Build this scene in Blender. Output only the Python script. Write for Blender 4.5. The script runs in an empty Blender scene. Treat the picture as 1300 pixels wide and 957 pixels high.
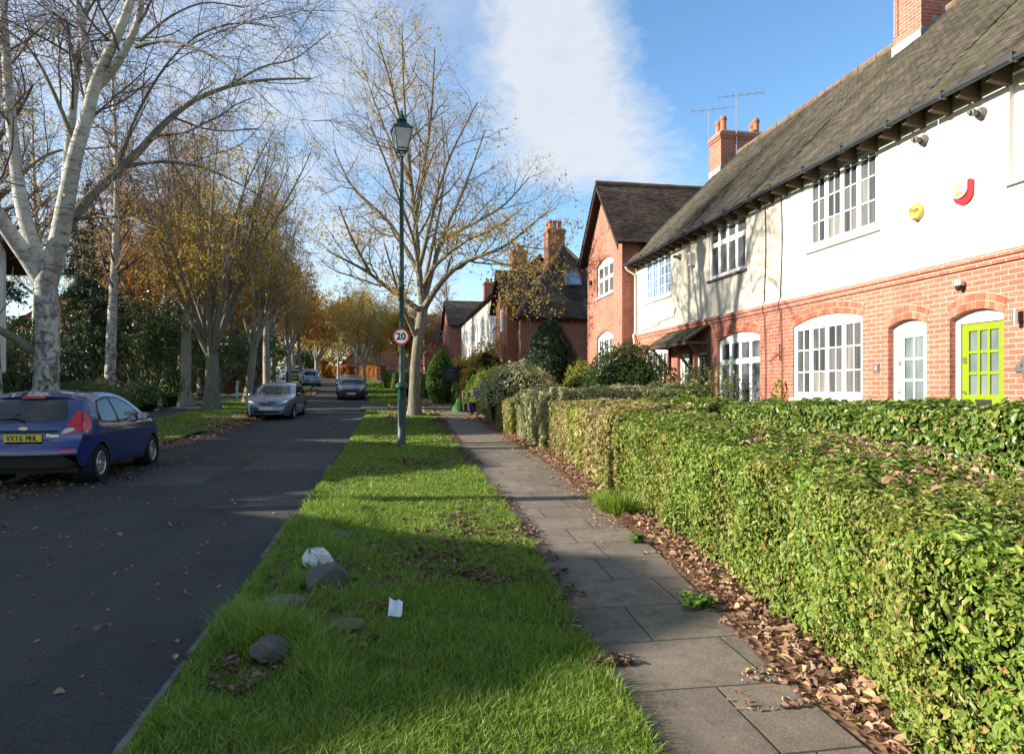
import bpy, bmesh, math, random
import numpy as np
from mathutils import Vector, Matrix

random.seed(11)
RNG = np.random.default_rng(11)
SC = bpy.context.scene
COL = SC.collection
R = math.radians
TH = R(10.14)                      # the camera looks this far right of the street's direction


# ------------------------------------------------------------------ terrain
def softplus(t):
    return np.log1p(np.exp(-np.abs(t))) + np.maximum(t, 0)


def g(y):
    """height of the street along its length: flat at first, then a steady climb"""
    y = np.asarray(y, float)
    return .24 * softplus((y - 18) / 6.) - .24 * softplus((y - 150) / 6.)


def cx(y):
    """the street bends to the left further up"""
    t = np.clip(np.asarray(y, float) - 30, 0, 110)
    return -.0011 * t * t


def smooth(a, b, t):
    t = np.clip((np.asarray(t, float) - a) / (b - a), 0, 1)
    return t * t * (3 - 2 * t)


def gz(x, y):
    x = np.asarray(x, float)
    s = x - cx(y)
    return g(y) + .36 * smooth(3.3, 5.2, s) + .10 * smooth(-10.8, -12.5, s)


# ------------------------------------------------------------------ mesh building
class Geo:
    def __init__(self):
        self.V, self.F, self.M, self.n = [], [], [], 0

    def add(self, V, F, mi=0):
        V = np.asarray(V, float).reshape(-1, 3)
        F = np.asarray(F, int)
        if len(F) == 0:
            return
        self.V.append(V)
        self.F.append(F + self.n)
        self.M.append(np.full(len(F), mi, int))
        self.n += len(V)

    def box(self, x0, x1, y0, y1, z0, z1, mi=0):
        V = [(x, y, z) for x in (x0, x1) for y in (y0, y1) for z in (z0, z1)]
        F = [(0, 1, 3, 2), (4, 6, 7, 5), (0, 4, 5, 1), (2, 3, 7, 6), (0, 2, 6, 4), (1, 5, 7, 3)]
        self.add(V, F, mi)

    def fbox(self, fn, a0, a1, b0, b1, d0, d1, mi=0):
        V = [fn(a, b, d) for a in (a0, a1) for b in (b0, b1) for d in (d0, d1)]
        F = [(0, 1, 3, 2), (4, 6, 7, 5), (0, 4, 5, 1), (2, 3, 7, 6), (0, 2, 6, 4), (1, 5, 7, 3)]
        self.add(V, F, mi)

    def quad(self, a, b, c, d, mi=0):
        self.add([a, b, c, d], [(0, 1, 2, 3)], mi)

    def tri(self, a, b, c, mi=0):
        self.add([a, b, c], [(0, 1, 2)], mi)

    def tube(self, P, Rr, k=6, mi=0, cap=False):
        P = np.asarray(P, float)
        n = len(P)
        Rr = np.broadcast_to(np.asarray(Rr, float), (n,))
        T = np.empty_like(P)
        T[1:-1] = P[2:] - P[:-2]
        T[0] = P[1] - P[0]
        T[-1] = P[-1] - P[-2]
        T /= np.maximum(np.linalg.norm(T, axis=1, keepdims=True), 1e-9)
        m = T.mean(0)
        ref = np.eye(3)[int(np.argmin(np.abs(m)))]
        A = np.cross(T, ref)
        A /= np.maximum(np.linalg.norm(A, axis=1, keepdims=True), 1e-9)
        B = np.cross(T, A)
        th = np.arange(k) * (2 * math.pi / k)
        V = P[:, None] + Rr[:, None, None] * (np.cos(th)[None, :, None] * A[:, None] + np.sin(th)[None, :, None] * B[:, None])
        i = np.arange(n - 1)[:, None] * k
        j = np.arange(k)[None]
        j2 = (j + 1) % k
        F = np.stack([i + j, i + j2, i + k + j2, i + k + j], -1).reshape(-1, 4)
        base = self.n
        self.add(V.reshape(-1, 3), F, mi)
        if cap:
            for s in (0, (n - 1) * k):
                self.F.append(np.array([[base + s + q for q in range(k)]]))
                self.M.append(np.array([mi]))

    def lathe(self, prof, o=(0, 0, 0), k=16, axis='z', mi=0, phase=0.):
        """prof: (radius, height) pairs"""
        n = len(prof)
        th = np.arange(k) * 2 * math.pi / k + phase
        V = np.zeros((n, k, 3))
        for q, (r, h) in enumerate(prof):
            c, s = r * np.cos(th), r * np.sin(th)
            if axis == 'z':
                V[q] = np.stack([c, s, np.full(k, h)], -1)
            elif axis == 'x':
                V[q] = np.stack([np.full(k, h), c, s], -1)
            else:
                V[q] = np.stack([s, np.full(k, h), c], -1)
        i = np.arange(n - 1)[:, None] * k
        j = np.arange(k)[None]
        j2 = (j + 1) % k
        F = np.stack([i + j, i + j2, i + k + j2, i + k + j], -1).reshape(-1, 4)
        self.add(V.reshape(-1, 3) + np.asarray(o, float), F, mi)

    def bounds(self):
        V = np.concatenate(self.V)
        return V.min(0), V.max(0)

    def build(self, name, mats, parent=None, smooth=False, org=None, uv=None, sharp=None):
        me = bpy.data.meshes.new(name)
        if self.V:
            V = np.concatenate(self.V)
        else:
            V = np.zeros((0, 3))
        if parent is not None:
            o0 = ORG[parent.name]
        elif org is not None:
            o0 = np.asarray(org, float)
        else:
            lo, hi = V.min(0), V.max(0)
            o0 = np.array([(lo[0] + hi[0]) / 2, (lo[1] + hi[1]) / 2, lo[2]])
        V = V - o0
        sizes = np.concatenate([np.full(len(f), f.shape[1], int) for f in self.F])
        flat = np.concatenate([f.reshape(-1) for f in self.F])
        me.vertices.add(len(V))
        me.vertices.foreach_set('co', V.astype(np.float32).reshape(-1))
        me.loops.add(len(flat))
        me.loops.foreach_set('vertex_index', flat.astype(np.int32))
        me.polygons.add(len(sizes))
        st = np.concatenate([[0], np.cumsum(sizes)[:-1]])
        me.polygons.foreach_set('loop_start', st.astype(np.int32))
        me.polygons.foreach_set('material_index', np.concatenate(self.M).astype(np.int32))
        me.polygons.foreach_set('use_smooth', np.full(len(sizes), bool(smooth)))
        if not isinstance(mats, (list, tuple)):
            mats = [mats]
        for m in mats:
            me.materials.append(m)
        me.update(calc_edges=True)
        if uv is not None:
            ul = me.uv_layers.new(name='UVMap')
            ul.data.foreach_set('uv', np.asarray(uv, np.float32)[flat].reshape(-1))
        if smooth and sharp:
            me.set_sharp_from_angle(angle=R(sharp))
        ob = bpy.data.objects.new(name, me)
        COL.objects.link(ob)
        if parent is not None:
            ob.parent = parent
            ORG[ob.name] = ORG[parent.name]
        else:
            ob.location = o0
            ORG[ob.name] = o0
        return ob


ORG = {}


def tag(o, label=None, cat=None, group=None, kind=None):
    if label:
        o['label'] = label
    if cat:
        o['category'] = cat
    if group:
        o['group'] = group
    if kind:
        o['kind'] = kind
    return o


def thing(name, label, cat, loc, group=None):
    o = bpy.data.objects.new(name, None)
    o.empty_display_size = .2
    COL.objects.link(o)
    o.location = loc
    ORG[o.name] = np.asarray(loc, float)
    return tag(o, label, cat, group)


def dup(root, loc, rotz=0., label=None, group=None, scale=None, skip=()):
    r = root.copy()
    COL.objects.link(r)
    r.location = loc
    r.rotation_euler = (0, 0, rotz)
    if scale is not None:
        r.scale = scale if hasattr(scale, '__len__') else (scale,) * 3
    if label:
        r['label'] = label
    if group:
        r['group'] = group
    for ch in list(root.children):
        if ch.name.split('.')[0] in skip:
            continue
        c = ch.copy()
        COL.objects.link(c)
        c.parent = r
        for gg in list(ch.children):
            d = gg.copy()
            COL.objects.link(d)
            d.parent = c
    return r


def text_geo(s, size, fn, geo, mi=0, align='CENTER', bold=0.):
    """writing as flat faces; fn(a, b) places it"""
    cu = bpy.data.curves.new('lettering', 'FONT')
    cu.body = s
    cu.size = size
    cu.align_x = align
    cu.align_y = 'CENTER'
    cu.offset = bold
    cu.resolution_u = 3
    ob = bpy.data.objects.new('lettering', cu)
    COL.objects.link(ob)
    dg = bpy.context.evaluated_depsgraph_get()
    me = bpy.data.meshes.new_from_object(ob.evaluated_get(dg))
    vs = [fn(v.co.x, v.co.y) for v in me.vertices]
    for p in me.polygons:
        idx = list(p.vertices)
        geo.add([vs[i] for i in idx], [tuple(range(len(idx)))], mi)
    bpy.data.objects.remove(ob)
    bpy.data.curves.remove(cu)
    bpy.data.meshes.remove(me)


# ------------------------------------------------------------------ materials
class S:
    def __init__(self, name, rough=.8, spec=.3, **kw):
        self.m = bpy.data.materials.new(name)
        self.m.use_nodes = True
        self.nt = self.m.node_tree
        self.b = self.nt.nodes['Principled BSDF']
        self.b.inputs['Roughness'].default_value = rough
        self.b.inputs['Specular IOR Level'].default_value = spec
        for k, v in kw.items():
            self.b.inputs[k].default_value = v

    def set(self, sock, v):
        if isinstance(v, bpy.types.NodeSocket):
            self.nt.links.new(v, sock)
        elif v is not None:
            if hasattr(v, '__len__') and len(v) == 3 and sock.type == 'RGBA':
                v = (*v, 1)
            sock.default_value = v

    def n(self, typ, **props):
        nd = self.nt.nodes.new(typ)
        for k, v in props.items():
            setattr(nd, k, v)
        return nd

    def pos(self):
        return self.n('ShaderNodeNewGeometry').outputs['Position']

    def obj(self):
        return self.n('ShaderNodeTexCoord').outputs['Object']

    def uv(self):
        return self.n('ShaderNodeTexCoord').outputs['UV']

    def island(self):
        return self.n('ShaderNodeNewGeometry').outputs['Random Per Island']

    def mapv(self, v, scale=(1, 1, 1), rot=(0, 0, 0), loc=(0, 0, 0)):
        nd = self.n('ShaderNodeMapping')
        self.set(nd.inputs['Vector'], v)
        nd.inputs['Scale'].default_value = scale
        nd.inputs['Rotation'].default_value = rot
        nd.inputs['Location'].default_value = loc
        return nd.outputs['Vector']

    def noise(self, v, scale, detail=4, rough=.6, dist=0.):
        nd = self.n('ShaderNodeTexNoise')
        self.set(nd.inputs['Vector'], v)
        nd.inputs['Scale'].default_value = scale
        nd.inputs['Detail'].default_value = detail
        nd.inputs['Roughness'].default_value = rough
        nd.inputs['Distortion'].default_value = dist
        return nd.outputs['Fac']

    def voro(self, v, scale, feature='F1', out='Distance'):
        nd = self.n('ShaderNodeTexVoronoi', feature=feature)
        self.set(nd.inputs['Vector'], v)
        nd.inputs['Scale'].default_value = scale
        return nd.outputs[out]

    def ramp(self, fac, stops, interp='LINEAR'):
        nd = self.n('ShaderNodeValToRGB')
        self.set(nd.inputs['Fac'], fac)
        cr = nd.color_ramp
        cr.interpolation = interp
        while len(cr.elements) < len(stops):
            cr.elements.new(.5)
        for e, (p, c) in zip(cr.elements, stops):
            e.position = p
            if not hasattr(c, '__len__'):
                c = (c, c, c)
            e.color = (*c[:3], 1)
        return nd.outputs['Color']

    def mix(self, fac, a, b, mode='MIX'):
        nd = self.n('ShaderNodeMix', data_type='RGBA', blend_type=mode)
        self.set(nd.inputs[0], fac)
        self.set(nd.inputs[6], a)
        self.set(nd.inputs[7], b)
        return nd.outputs[2]

    def math(self, op, a, b=None, c=None, clamp=False):
        nd = self.n('ShaderNodeMath', operation=op, use_clamp=clamp)
        self.set(nd.inputs[0], a)
        self.set(nd.inputs[1], b)
        self.set(nd.inputs[2], c)
        return nd.outputs[0]

    def sep(self, v):
        nd = self.n('ShaderNodeSeparateXYZ')
        self.set(nd.inputs[0], v)
        return nd.outputs

    def comb(self, x, y, z):
        nd = self.n('ShaderNodeCombineXYZ')
        for i, q in enumerate((x, y, z)):
            self.set(nd.inputs[i], q)
        return nd.outputs[0]

    def bump(self, h, strength=.4, dist=.01):
        nd = self.n('ShaderNodeBump')
        nd.inputs['Strength'].default_value = strength
        nd.inputs['Distance'].default_value = dist
        self.set(nd.inputs['Height'], h)
        self.nt.links.new(nd.outputs['Normal'], self.b.inputs['Normal'])
        return self

    def col(self, c):
        self.set(self.b.inputs['Base Color'], c)
        return self

    def translucent(self, c, fac=.35):
        """leaves let some of the sun through"""
        t = self.n('ShaderNodeBsdfTranslucent')
        self.set(t.inputs['Color'], c)
        mx = self.n('ShaderNodeMixShader')
        mx.inputs[0].default_value = fac
        self.nt.links.new(self.b.outputs[0], mx.inputs[1])
        self.nt.links.new(t.outputs[0], mx.inputs[2])
        self.nt.links.new(mx.outputs[0], self.nt.nodes['Material Output'].inputs[0])
        return self


def plain(name, c, rough=.6, spec=.4, var=.12, scale=8., **kw):
    s = S(name, rough, spec, **kw)
    f = s.noise(s.obj(), scale, 5)
    lo = tuple(q * (1 - var) for q in c)
    hi = tuple(min(1, q * (1 + var)) for q in c)
    s.col(s.ramp(f, [(.3, lo), (.7, hi)]))
    return s.m


def leafmat(name, stops, trans=.35, rough=.5, spec=.35, patch=None, pscale=1.2):
    """stops: colours spread over the leaves; patch: second set mixed in by place"""
    s = S(name, rough, spec)
    f = s.island()
    c = s.ramp(f, stops)
    if patch:
        c2 = s.ramp(f, patch)
        k = s.ramp(s.noise(s.pos(), pscale, 3), [(.42, 0), (.58, 1)])
        c = s.mix(k, c, c2)
    s.col(c)
    return s.translucent(c, trans).m


def brickmat(name, c1, c2, mortar, dirty=.25):
    s = S(name, .85, .2)
    p = s.pos()
    x, y, z = s.sep(p)[:3]
    nd = s.n('ShaderNodeNewGeometry')
    nx, ny, nz = s.sep(nd.outputs['True Normal'])[:3]
    k = s.math('GREATER_THAN', s.math('ABSOLUTE', nx), s.math('ABSOLUTE', ny))
    mixf = s.n('ShaderNodeMix', data_type='FLOAT')
    s.set(mixf.inputs[0], k)
    s.set(mixf.inputs[2], x)
    s.set(mixf.inputs[3], y)
    v = s.comb(mixf.outputs[0], z, 0.)
    wob = s.noise(p, 3., 3)
    br = s.n('ShaderNodeTexBrick', offset=.5, squash=1.)
    s.set(br.inputs['Vector'], v)
    br.inputs['Scale'].default_value = 1.
    br.inputs['Brick Width'].default_value = .226
    br.inputs['Row Height'].default_value = .0755
    br.inputs['Mortar Size'].default_value = .0075
    br.inputs['Mortar Smooth'].default_value = .15
    br.inputs['Bias'].default_value = -.1
    s.set(br.inputs['Color1'], c1)
    s.set(br.inputs['Color2'], c2)
    s.set(br.inputs['Mortar'], mortar)
    big = s.ramp(s.noise(p, .9, 5, .65), [(.3, (1 - dirty,) * 3), (.7, (1.08,) * 3)])
    fine = s.ramp(s.noise(p, 45., 3), [(.25, .78), (.75, 1.15)])
    c = s.mix(1., br.outputs['Color'], big, 'MULTIPLY')
    c = s.mix(1., c, fine, 'MULTIPLY')
    s.col(c)
    h = s.math('ADD', s.math('MULTIPLY', br.outputs['Fac'], -1.), s.math('MULTIPLY', s.noise(p, 60., 3), .35))
    s.bump(h, .55, .008)
    return s.m


MT = {}
MT['brick'] = brickmat('orange_red_brick', (.46, .155, .098), (.36, .105, .068), (.43, .33, .27))
MT['brick_far'] = brickmat('far_red_brick', (.43, .15, .09), (.34, .10, .06), (.40, .30, .24))

s = S('brick_units', .85, .2)
c = s.ramp(s.island(), [(0, (.32, .085, .05)), (.5, (.42, .135, .082)), (1, (.50, .19, .12))])
c = s.mix(1., c, s.ramp(s.noise(s.pos(), 40., 4), [(.25, .75), (.75, 1.15)]), 'MULTIPLY')
s.col(c).bump(s.noise(s.pos(), 60., 4), .4, .005)
MT['brick_unit'] = s.m
MT['mortar'] = plain('lime_mortar', (.46, .38, .31), .95, .1)


def rendermat(name, c, dirt):
    s = S(name, .95, .1)
    p = s.pos()
    st = s.noise(s.mapv(p, (1.4, 1.4, .35)), 1.1, 5, .65)
    c0 = tuple(q * dirt for q in c)
    cc = s.mix(s.ramp(st, [(.35, 0), (.62, 1)]), c0, c)
    cc = s.mix(1., cc, s.ramp(s.noise(p, 26., 3), [(.3, .92), (.7, 1.03)]), 'MULTIPLY')
    s.col(cc)
    s.bump(s.math('ADD', s.noise(p, 42., 4, .7), s.math('MULTIPLY', s.noise(p, 9., 3), .6)), .55, .02)
    return s.m


MT['render'] = rendermat('cream_roughcast', (.74, .69, .595), .90)
MT['render_old'] = rendermat('weathered_roughcast', (.66, .60, .49), .80)
MT['render_far'] = rendermat('pale_roughcast', (.72, .68, .60), .9)


def roofmat(name, a, b, moss, mossy=.5):
    s = S(name, .9, .15)
    p = s.pos()
    c = s.ramp(s.island(), [(0, a), (.6, b), (1, tuple(q * 1.35 for q in b))])
    n1 = s.noise(s.mapv(p, (.35, 2.2, .35)), 1.1, 6, .7)
    n2 = s.noise(p, 7., 4, .7)
    k = s.math('MULTIPLY', s.ramp(n1, [(.40, 0), (.66, 1)]), s.ramp(n2, [(.3, .25), (.7, 1)]))
    c = s.mix(s.math('MULTIPLY', k, mossy), c, moss)
    dk = s.ramp(s.noise(s.mapv(p, (.5, 1.5, .5), loc=(5, 3, 1)), 1.3, 5, .7), [(.35, .62), (.65, 1.1)])
    c = s.mix(1., c, dk, 'MULTIPLY')
    s.col(c).bump(s.noise(p, 50., 4), .4, .006)
    return s.m


MT['roof'] = roofmat('mossy_clay_tiles', (.058, .048, .039), (.098, .083, .068), (.115, .115, .05), .7)
MT['roof_dark'] = roofmat('dark_clay_tiles', (.05, .037, .03), (.09, .068, .054), (.10, .09, .05), .5)
MT['underlay'] = plain('roof_underlay', (.04, .033, .028), .95, .1)
MT['ridge'] = plain('ridge_tile', (.17, .12, .085), .9, .15, .3, 3.)
MT['timber'] = plain('weathered_timber', (.10, .07, .05), .85, .2, .3, 6.)
MT['timber_dark'] = plain('dark_stained_timber', (.045, .032, .025), .8, .2, .3, 6.)
MT['lead'] = plain('lead_flashing', (.24, .25, .27), .6, .4)
MT['gutter'] = plain('black_gutter_iron', (.03, .034, .038), .45, .4)
MT['white_paint'] = plain('white_gloss_paint', (.80, .80, .78), .35, .5, .03)
MT['cream_pipe'] = plain('cream_painted_pipe', (.60, .56, .47), .5, .3)
MT['lime'] = plain('lime_green_paint', (.20, .262, .010), .35, .5, .04)
MT['sage'] = plain('pale_sage_paint', (.56, .62, .54), .4, .5, .04)
MT['black_iron'] = plain('black_iron', (.02, .02, .022), .5, .4)
MT['pot'] = plain('terracotta_pot', (.42, .15, .08), .85, .2, .25, 5.)
MT['steel'] = plain('galvanised_steel', (.42, .43, .45), .4, .5, .08, 8., Metallic=.7)
MT['chrome'] = plain('brushed_metal', (.6, .6, .6), .25, .5, .04, 8., Metallic=.9)
MT['plastic_dark'] = plain('dark_plastic', (.025, .025, .027), .5, .4)
MT['plastic_white'] = plain('white_plastic', (.75, .74, .70), .4, .4, .03)
MT['plastic_yellow'] = plain('yellow_plastic', (.72, .50, .09), .4, .4, .05)
MT['plastic_red'] = plain('red_plastic', (.60, .02, .03), .4, .4, .05)
MT['sign_white'] = plain('sign_white', (.78, .78, .78), .35, .5, .02)
MT['sign_red'] = plain('sign_red', (.55, .015, .02), .35, .5, .02)
MT['ink'] = plain('black_ink', (.012, .012, .014), .5, .3, .02)
MT['ink_brown'] = plain('brown_ink', (.16, .10, .03), .5, .3, .02)
MT['ink_yellow'] = plain('yellow_ink', (.75, .58, .05), .5, .3, .02)
MT['lamp_green'] = plain('dark_green_lamp_paint', (.009, .048, .042), .45, .5, .15, 6.)


def glassmat(name, c, hi, rough=.06):
    s = S(name, rough, .8)
    f = s.noise(s.mapv(s.pos(), (1, 1.2, .7)), 1.6, 2)
    s.col(s.ramp(f, [(.38, c), (.66, hi)]))
    s.bump(s.noise(s.pos(), 2.5, 2), .05, .02)
    return s.m


def panemat(name, stops):
    s = S(name, .06, .7)
    f = s.island()
    cur = s.noise(s.mapv(s.pos(), (6, 14, .6)), 1.5, 3)
    s.col(s.mix(1., s.ramp(f, stops), s.ramp(cur, [(.35, .7), (.65, 1.2)]), 'MULTIPLY'))
    s.bump(s.noise(s.pos(), 2.5, 2), .05, .02)
    return s.m


MT['glass'] = glassmat('window_glass', (.03, .035, .042), (.16, .165, .17))
MT['glass_lit'] = panemat('net_curtained_glass', [(0, (.035, .04, .045)), (.35, (.07, .075, .08)), (.75, (.12, .12, .12)), (1, (.22, .21, .195))])
MT['glass_frost'] = glassmat('frosted_door_glass', (.10, .13, .13), (.18, .22, .21), .3)
MT['glass_car'] = glassmat('car_glass', (.010, .015, .017), (.02, .028, .03), .04)
MT['glass_car'].node_tree.nodes['Principled BSDF'].inputs['Specular IOR Level'].default_value = .5
MT['glass_sky_tint'] = glassmat('sky_painted_glass', (.10, .19, .33), (.22, .33, .48))  # blue sky reflection is painted into the pane colour
# ------------------------------------------------------------------ ground materials
s = S('asphalt', .88, .25)
p = s.pos()
x, y, z = s.sep(p)[:3]
c = s.ramp(s.noise(p, .5, 5, .65), [(.3, (.028, .027, .026)), (.7, (.052, .050, .047))])
c = s.mix(1., c, s.ramp(s.noise(p, 75., 4, .8), [(.32, .4), (.68, 1.75)]), 'MULTIPLY')
# moss along the crown of the road
band = s.math('SUBTRACT', 1., s.math('MULTIPLY', s.math('ABSOLUTE', s.math('ADD', x, 3.2)), 1.1), clamp=True)
far = s.math('MULTIPLY', s.math('SUBTRACT', y, 7.), .12, clamp=True)
mossk = s.math('MULTIPLY', s.math('MULTIPLY', band, far), s.ramp(s.noise(p, 3.5, 6, .7), [(.42, 0), (.62, .9)]))
c = s.mix(mossk, c, (.052, .066, .024))
worn = s.ramp(s.noise(s.mapv(p, (1., .12, 1.)), 1.6, 4), [(.45, 0), (.7, .35)])
c = s.mix(worn, c, (.075, .072, .068))
# dirt, moss and trodden leaves along the parking side
ld = s.math('MULTIPLY', s.math('SUBTRACT', -4.3, x), .75, clamp=True)
ldk = s.math('MULTIPLY', ld, s.ramp(s.noise(p, 2.4, 7, .75), [(.36, 0), (.62, .9)]))
c = s.mix(ldk, c, s.ramp(s.noise(p, 9., 5, .7), [(.35, (.030, .034, .014)), (.55, (.060, .042, .026)), (.7, (.10, .06, .036))]))
mp = s.n('ShaderNodeVectorMath', operation='ADD')
nzc = s.n('ShaderNodeTexNoise')
s.set(nzc.inputs['Vector'], p)
nzc.inputs['Scale'].default_value = 2.2
nzc.inputs['Detail'].default_value = 5
s.set(mp.inputs[0], p)
s.nt.links.new(nzc.outputs['Color'], mp.inputs[1])
crk = s.ramp(s.voro(mp.outputs[0], .55, 'DISTANCE_TO_EDGE'), [(0, .8), (.008, 0)])
c = s.mix(s.math('MULTIPLY', crk, s.ramp(s.noise(p, .6, 3), [(.45, 0), (.6, 1)])), c, (.012, .012, .011))
s.col(c).bump(s.noise(p, 140., 3, .8), .5, .006)
MT['asphalt'] = s.m
s = S('asphalt_patch', .9, .2)
c = s.mix(1., s.ramp(s.noise(s.pos(), 1.1, 4), [(.3, (.062, .061, .06)), (.7, (.085, .083, .08))]), s.ramp(s.noise(s.pos(), 120., 3, .8), [(.3, .65), (.7, 1.35)]), 'MULTIPLY')
s.col(c).bump(s.noise(s.pos(), 140., 3, .8), .5, .006)
MT['patch'] = s.m

s = S('soil_and_turf', .95, .1)
p = s.pos()
c = s.ramp(s.noise(p, 1.6, 6, .7), [(.3, (.045, .080, .014)), (.5, (.065, .105, .018)), (.7, (.075, .062, .028))])
c = s.mix(1., c, s.ramp(s.noise(p, 30., 4, .8), [(.3, .6), (.7, 1.3)]), 'MULTIPLY')
s.col(c).bump(s.noise(p, 24., 4), .7, .03)
MT['turf'] = s.m
s = S('leaf_mould', .95, .1)
p = s.pos()
c = s.ramp(s.voro(p, 22., 'F1', 'Color'), [(0, (.09, .055, .034)), (.5, (.19, .11, .065)), (1, (.30, .18, .11))])
c = s.mix(1., c, s.ramp(s.noise(p, 5., 5, .8), [(.3, .55), (.7, 1.2)]), 'MULTIPLY')
s.col(c).bump(s.voro(p, 22.), .6, .03)
MT['mould'] = s.m

s = S('paving_slabs', .88, .2)
u = s.uv()
p = s.pos()
wob = s.n('ShaderNodeMix', data_type='VECTOR')
nz_ = s.n('ShaderNodeTexNoise')
s.set(nz_.inputs['Vector'], p)
nz_.inputs['Scale'].default_value = 1.3
s.nt.links.new(nz_.outputs['Color'], wob.inputs[5])
s.set(wob.inputs[4], u)
wob.inputs[0].default_value = .03
br = s.n('ShaderNodeTexBrick', offset=.38, offset_frequency=2, squash=.8, squash_frequency=3)
s.set(br.inputs['Vector'], wob.outputs[1])
br.inputs['Scale'].default_value = 1.
br.inputs['Brick Width'].default_value = .80
br.inputs['Row Height'].default_value = .62
br.inputs['Mortar Size'].default_value = .008
br.inputs['Mortar Smooth'].default_value = .7
s.set(br.inputs['Color1'], (.225, .182, .142))
s.set(br.inputs['Color2'], (.185, .15, .118))
s.set(br.inputs['Mortar'], (.055, .052, .035))
c = s.mix(1., br.outputs['Color'], s.ramp(s.noise(p, 1.4, 6, .7), [(.3, .72), (.7, 1.15)]), 'MULTIPLY')
c = s.mix(1., c, s.ramp(s.noise(p, 70., 3, .8), [(.3, .72), (.7, 1.25)]), 'MULTIPLY')
c = s.mix(1., c, s.ramp(s.noise(p, 9., 5, .75), [(.35, .84), (.65, 1.08)]), 'MULTIPLY')
c = s.mix(s.ramp(s.noise(p, 2.6, 6, .75), [(.56, 0), (.72, .6)]), c, (.05, .045, .03))
ux = s.sep(u)[0]
edge = s.math('SUBTRACT', 1., s.math('MULTIPLY', s.math('ABSOLUTE', ux), 3.5), clamp=True)
c = s.mix(s.math('MULTIPLY', edge, s.ramp(s.noise(p, 5., 6, .8), [(.35, .1), (.6, 1)])), c, (.045, .035, .022))
c = s.mix(s.ramp(s.noise(p, 3.3, 7, .8, .5), [(.55, 0), (.64, .55)]), c, (.075, .07, .035))
s.col(c)
s.bump(s.math('ADD', s.math('MULTIPLY', br.outputs['Fac'], -1.), s.math('MULTIPLY', s.noise(p, 60., 4), .3)), .6, .012)
MT['paving'] = s.m
MT['kerbstone'] = plain('kerb_stone', (.15, .14, .12), .95, .1, .4, 9.)


# ------------------------------------------------------------------ the setting
def strip(name, xl, xr, dz, ys, nx, m, kind='structure', zf=None):
    ys = np.asarray(ys, float)
    t = np.linspace(0, 1, nx)
    L, Rr = xl(ys), xr(ys)
    X = L[:, None] * (1 - t) + Rr[:, None] * t
    Y = np.repeat(ys[:, None], nx, 1)
    Z = (zf(X, Y) if zf else gz(X, Y)) + dz
    V = np.stack([X, Y, Z], -1).reshape(-1, 3)
    i = np.arange(len(ys) - 1)[:, None] * nx
    j = np.arange(nx - 1)[None]
    F = np.stack([i + j, i + j + 1, i + nx + j + 1, i + nx + j], -1).reshape(-1, 4)
    G = Geo()
    G.add(V, F)
    uv = np.stack([(X - L[:, None]).reshape(-1), Y.reshape(-1)], -1)
    o = G.build(name, m, smooth=True, org=(0, 0, 0), uv=uv)
    return tag(o, kind=kind)


def ipol(pts):
    a = np.array(pts, float)
    return lambda y: np.interp(y, a[:, 0], a[:, 1]) + cx(y)


road_l = ipol([(-40, -6.7), (14.6, -6.7), (18.5, -5.75), (300, -5.75)])
road_r = ipol([(-40, -1.12), (300, -1.12)])
path_l = ipol([(-40, -.6), (-4, .72), (3.6, 1.13), (8.8, 1.45), (26, 1.95), (45, 2.05), (300, 2.05)])
path_r = ipol([(-40, .6), (-4, 1.45), (3.3, 2.0), (6, 2.42), (14, 3.1), (21, 3.3), (45, 3.6), (300, 3.6)])
lverge_l = ipol([(-40, -8.9), (300, -8.9)])
lpath_l = ipol([(-40, -10.5), (300, -10.5)])

ys = np.concatenate([np.linspace(-60, 180, 121), [230, 300, 450, 700, 1100, 1800]])
xs = np.concatenate([[-1500, -700, -300, -150, -80], np.linspace(-45, 40, 86), [70, 150, 300, 700, 1500]])
X, Y = np.meshgrid(xs, ys)
Z = gz(X, Y) - .03
G = Geo()
nx = len(xs)
i = np.arange(len(ys) - 1)[:, None] * nx
j = np.arange(nx - 1)[None]
# the road's bed lies lower than the verges
inroad = (X > road_l(Y) - 1.2) & (X < path_r(Y) + .2) & (Y < 260)
Z = np.where(inroad, Z - .12, Z)
inl = (X > lpath_l(Y) - .5) & (X <= road_l(Y)) & (Y < 260)
Z = np.where(inl, Z - .1, Z)
G.add(np.stack([X, Y, Z], -1).reshape(-1, 3), np.stack([i + j, i + j + 1, i + nx + j + 1, i + nx + j], -1).reshape(-1, 4))
tag(G.build('ground', MT['turf'], smooth=True, org=(0, 0, 0)), kind='structure')

YS = np.concatenate([np.linspace(-12, 60, 145), np.linspace(61, 230, 86)])
strip('road', road_l, road_r, 0., YS, 6, MT['asphalt'])


def zbump(amp):
    def f(X, Y):
        return gz(X, Y) + amp * (np.sin(X * 5.1 + Y * 1.3) * np.sin(Y * 3.7 - X * 2.) + .6 * np.sin(Y * 7.9 + X * 6.))
    return f


def verge(name, xl, xr, y0, y1):
    return strip(name, lambda y: xl(y), xr, .055, np.arange(y0, y1 + .1, .25), 12, MT['turf'], zf=zbump(.012))


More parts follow.
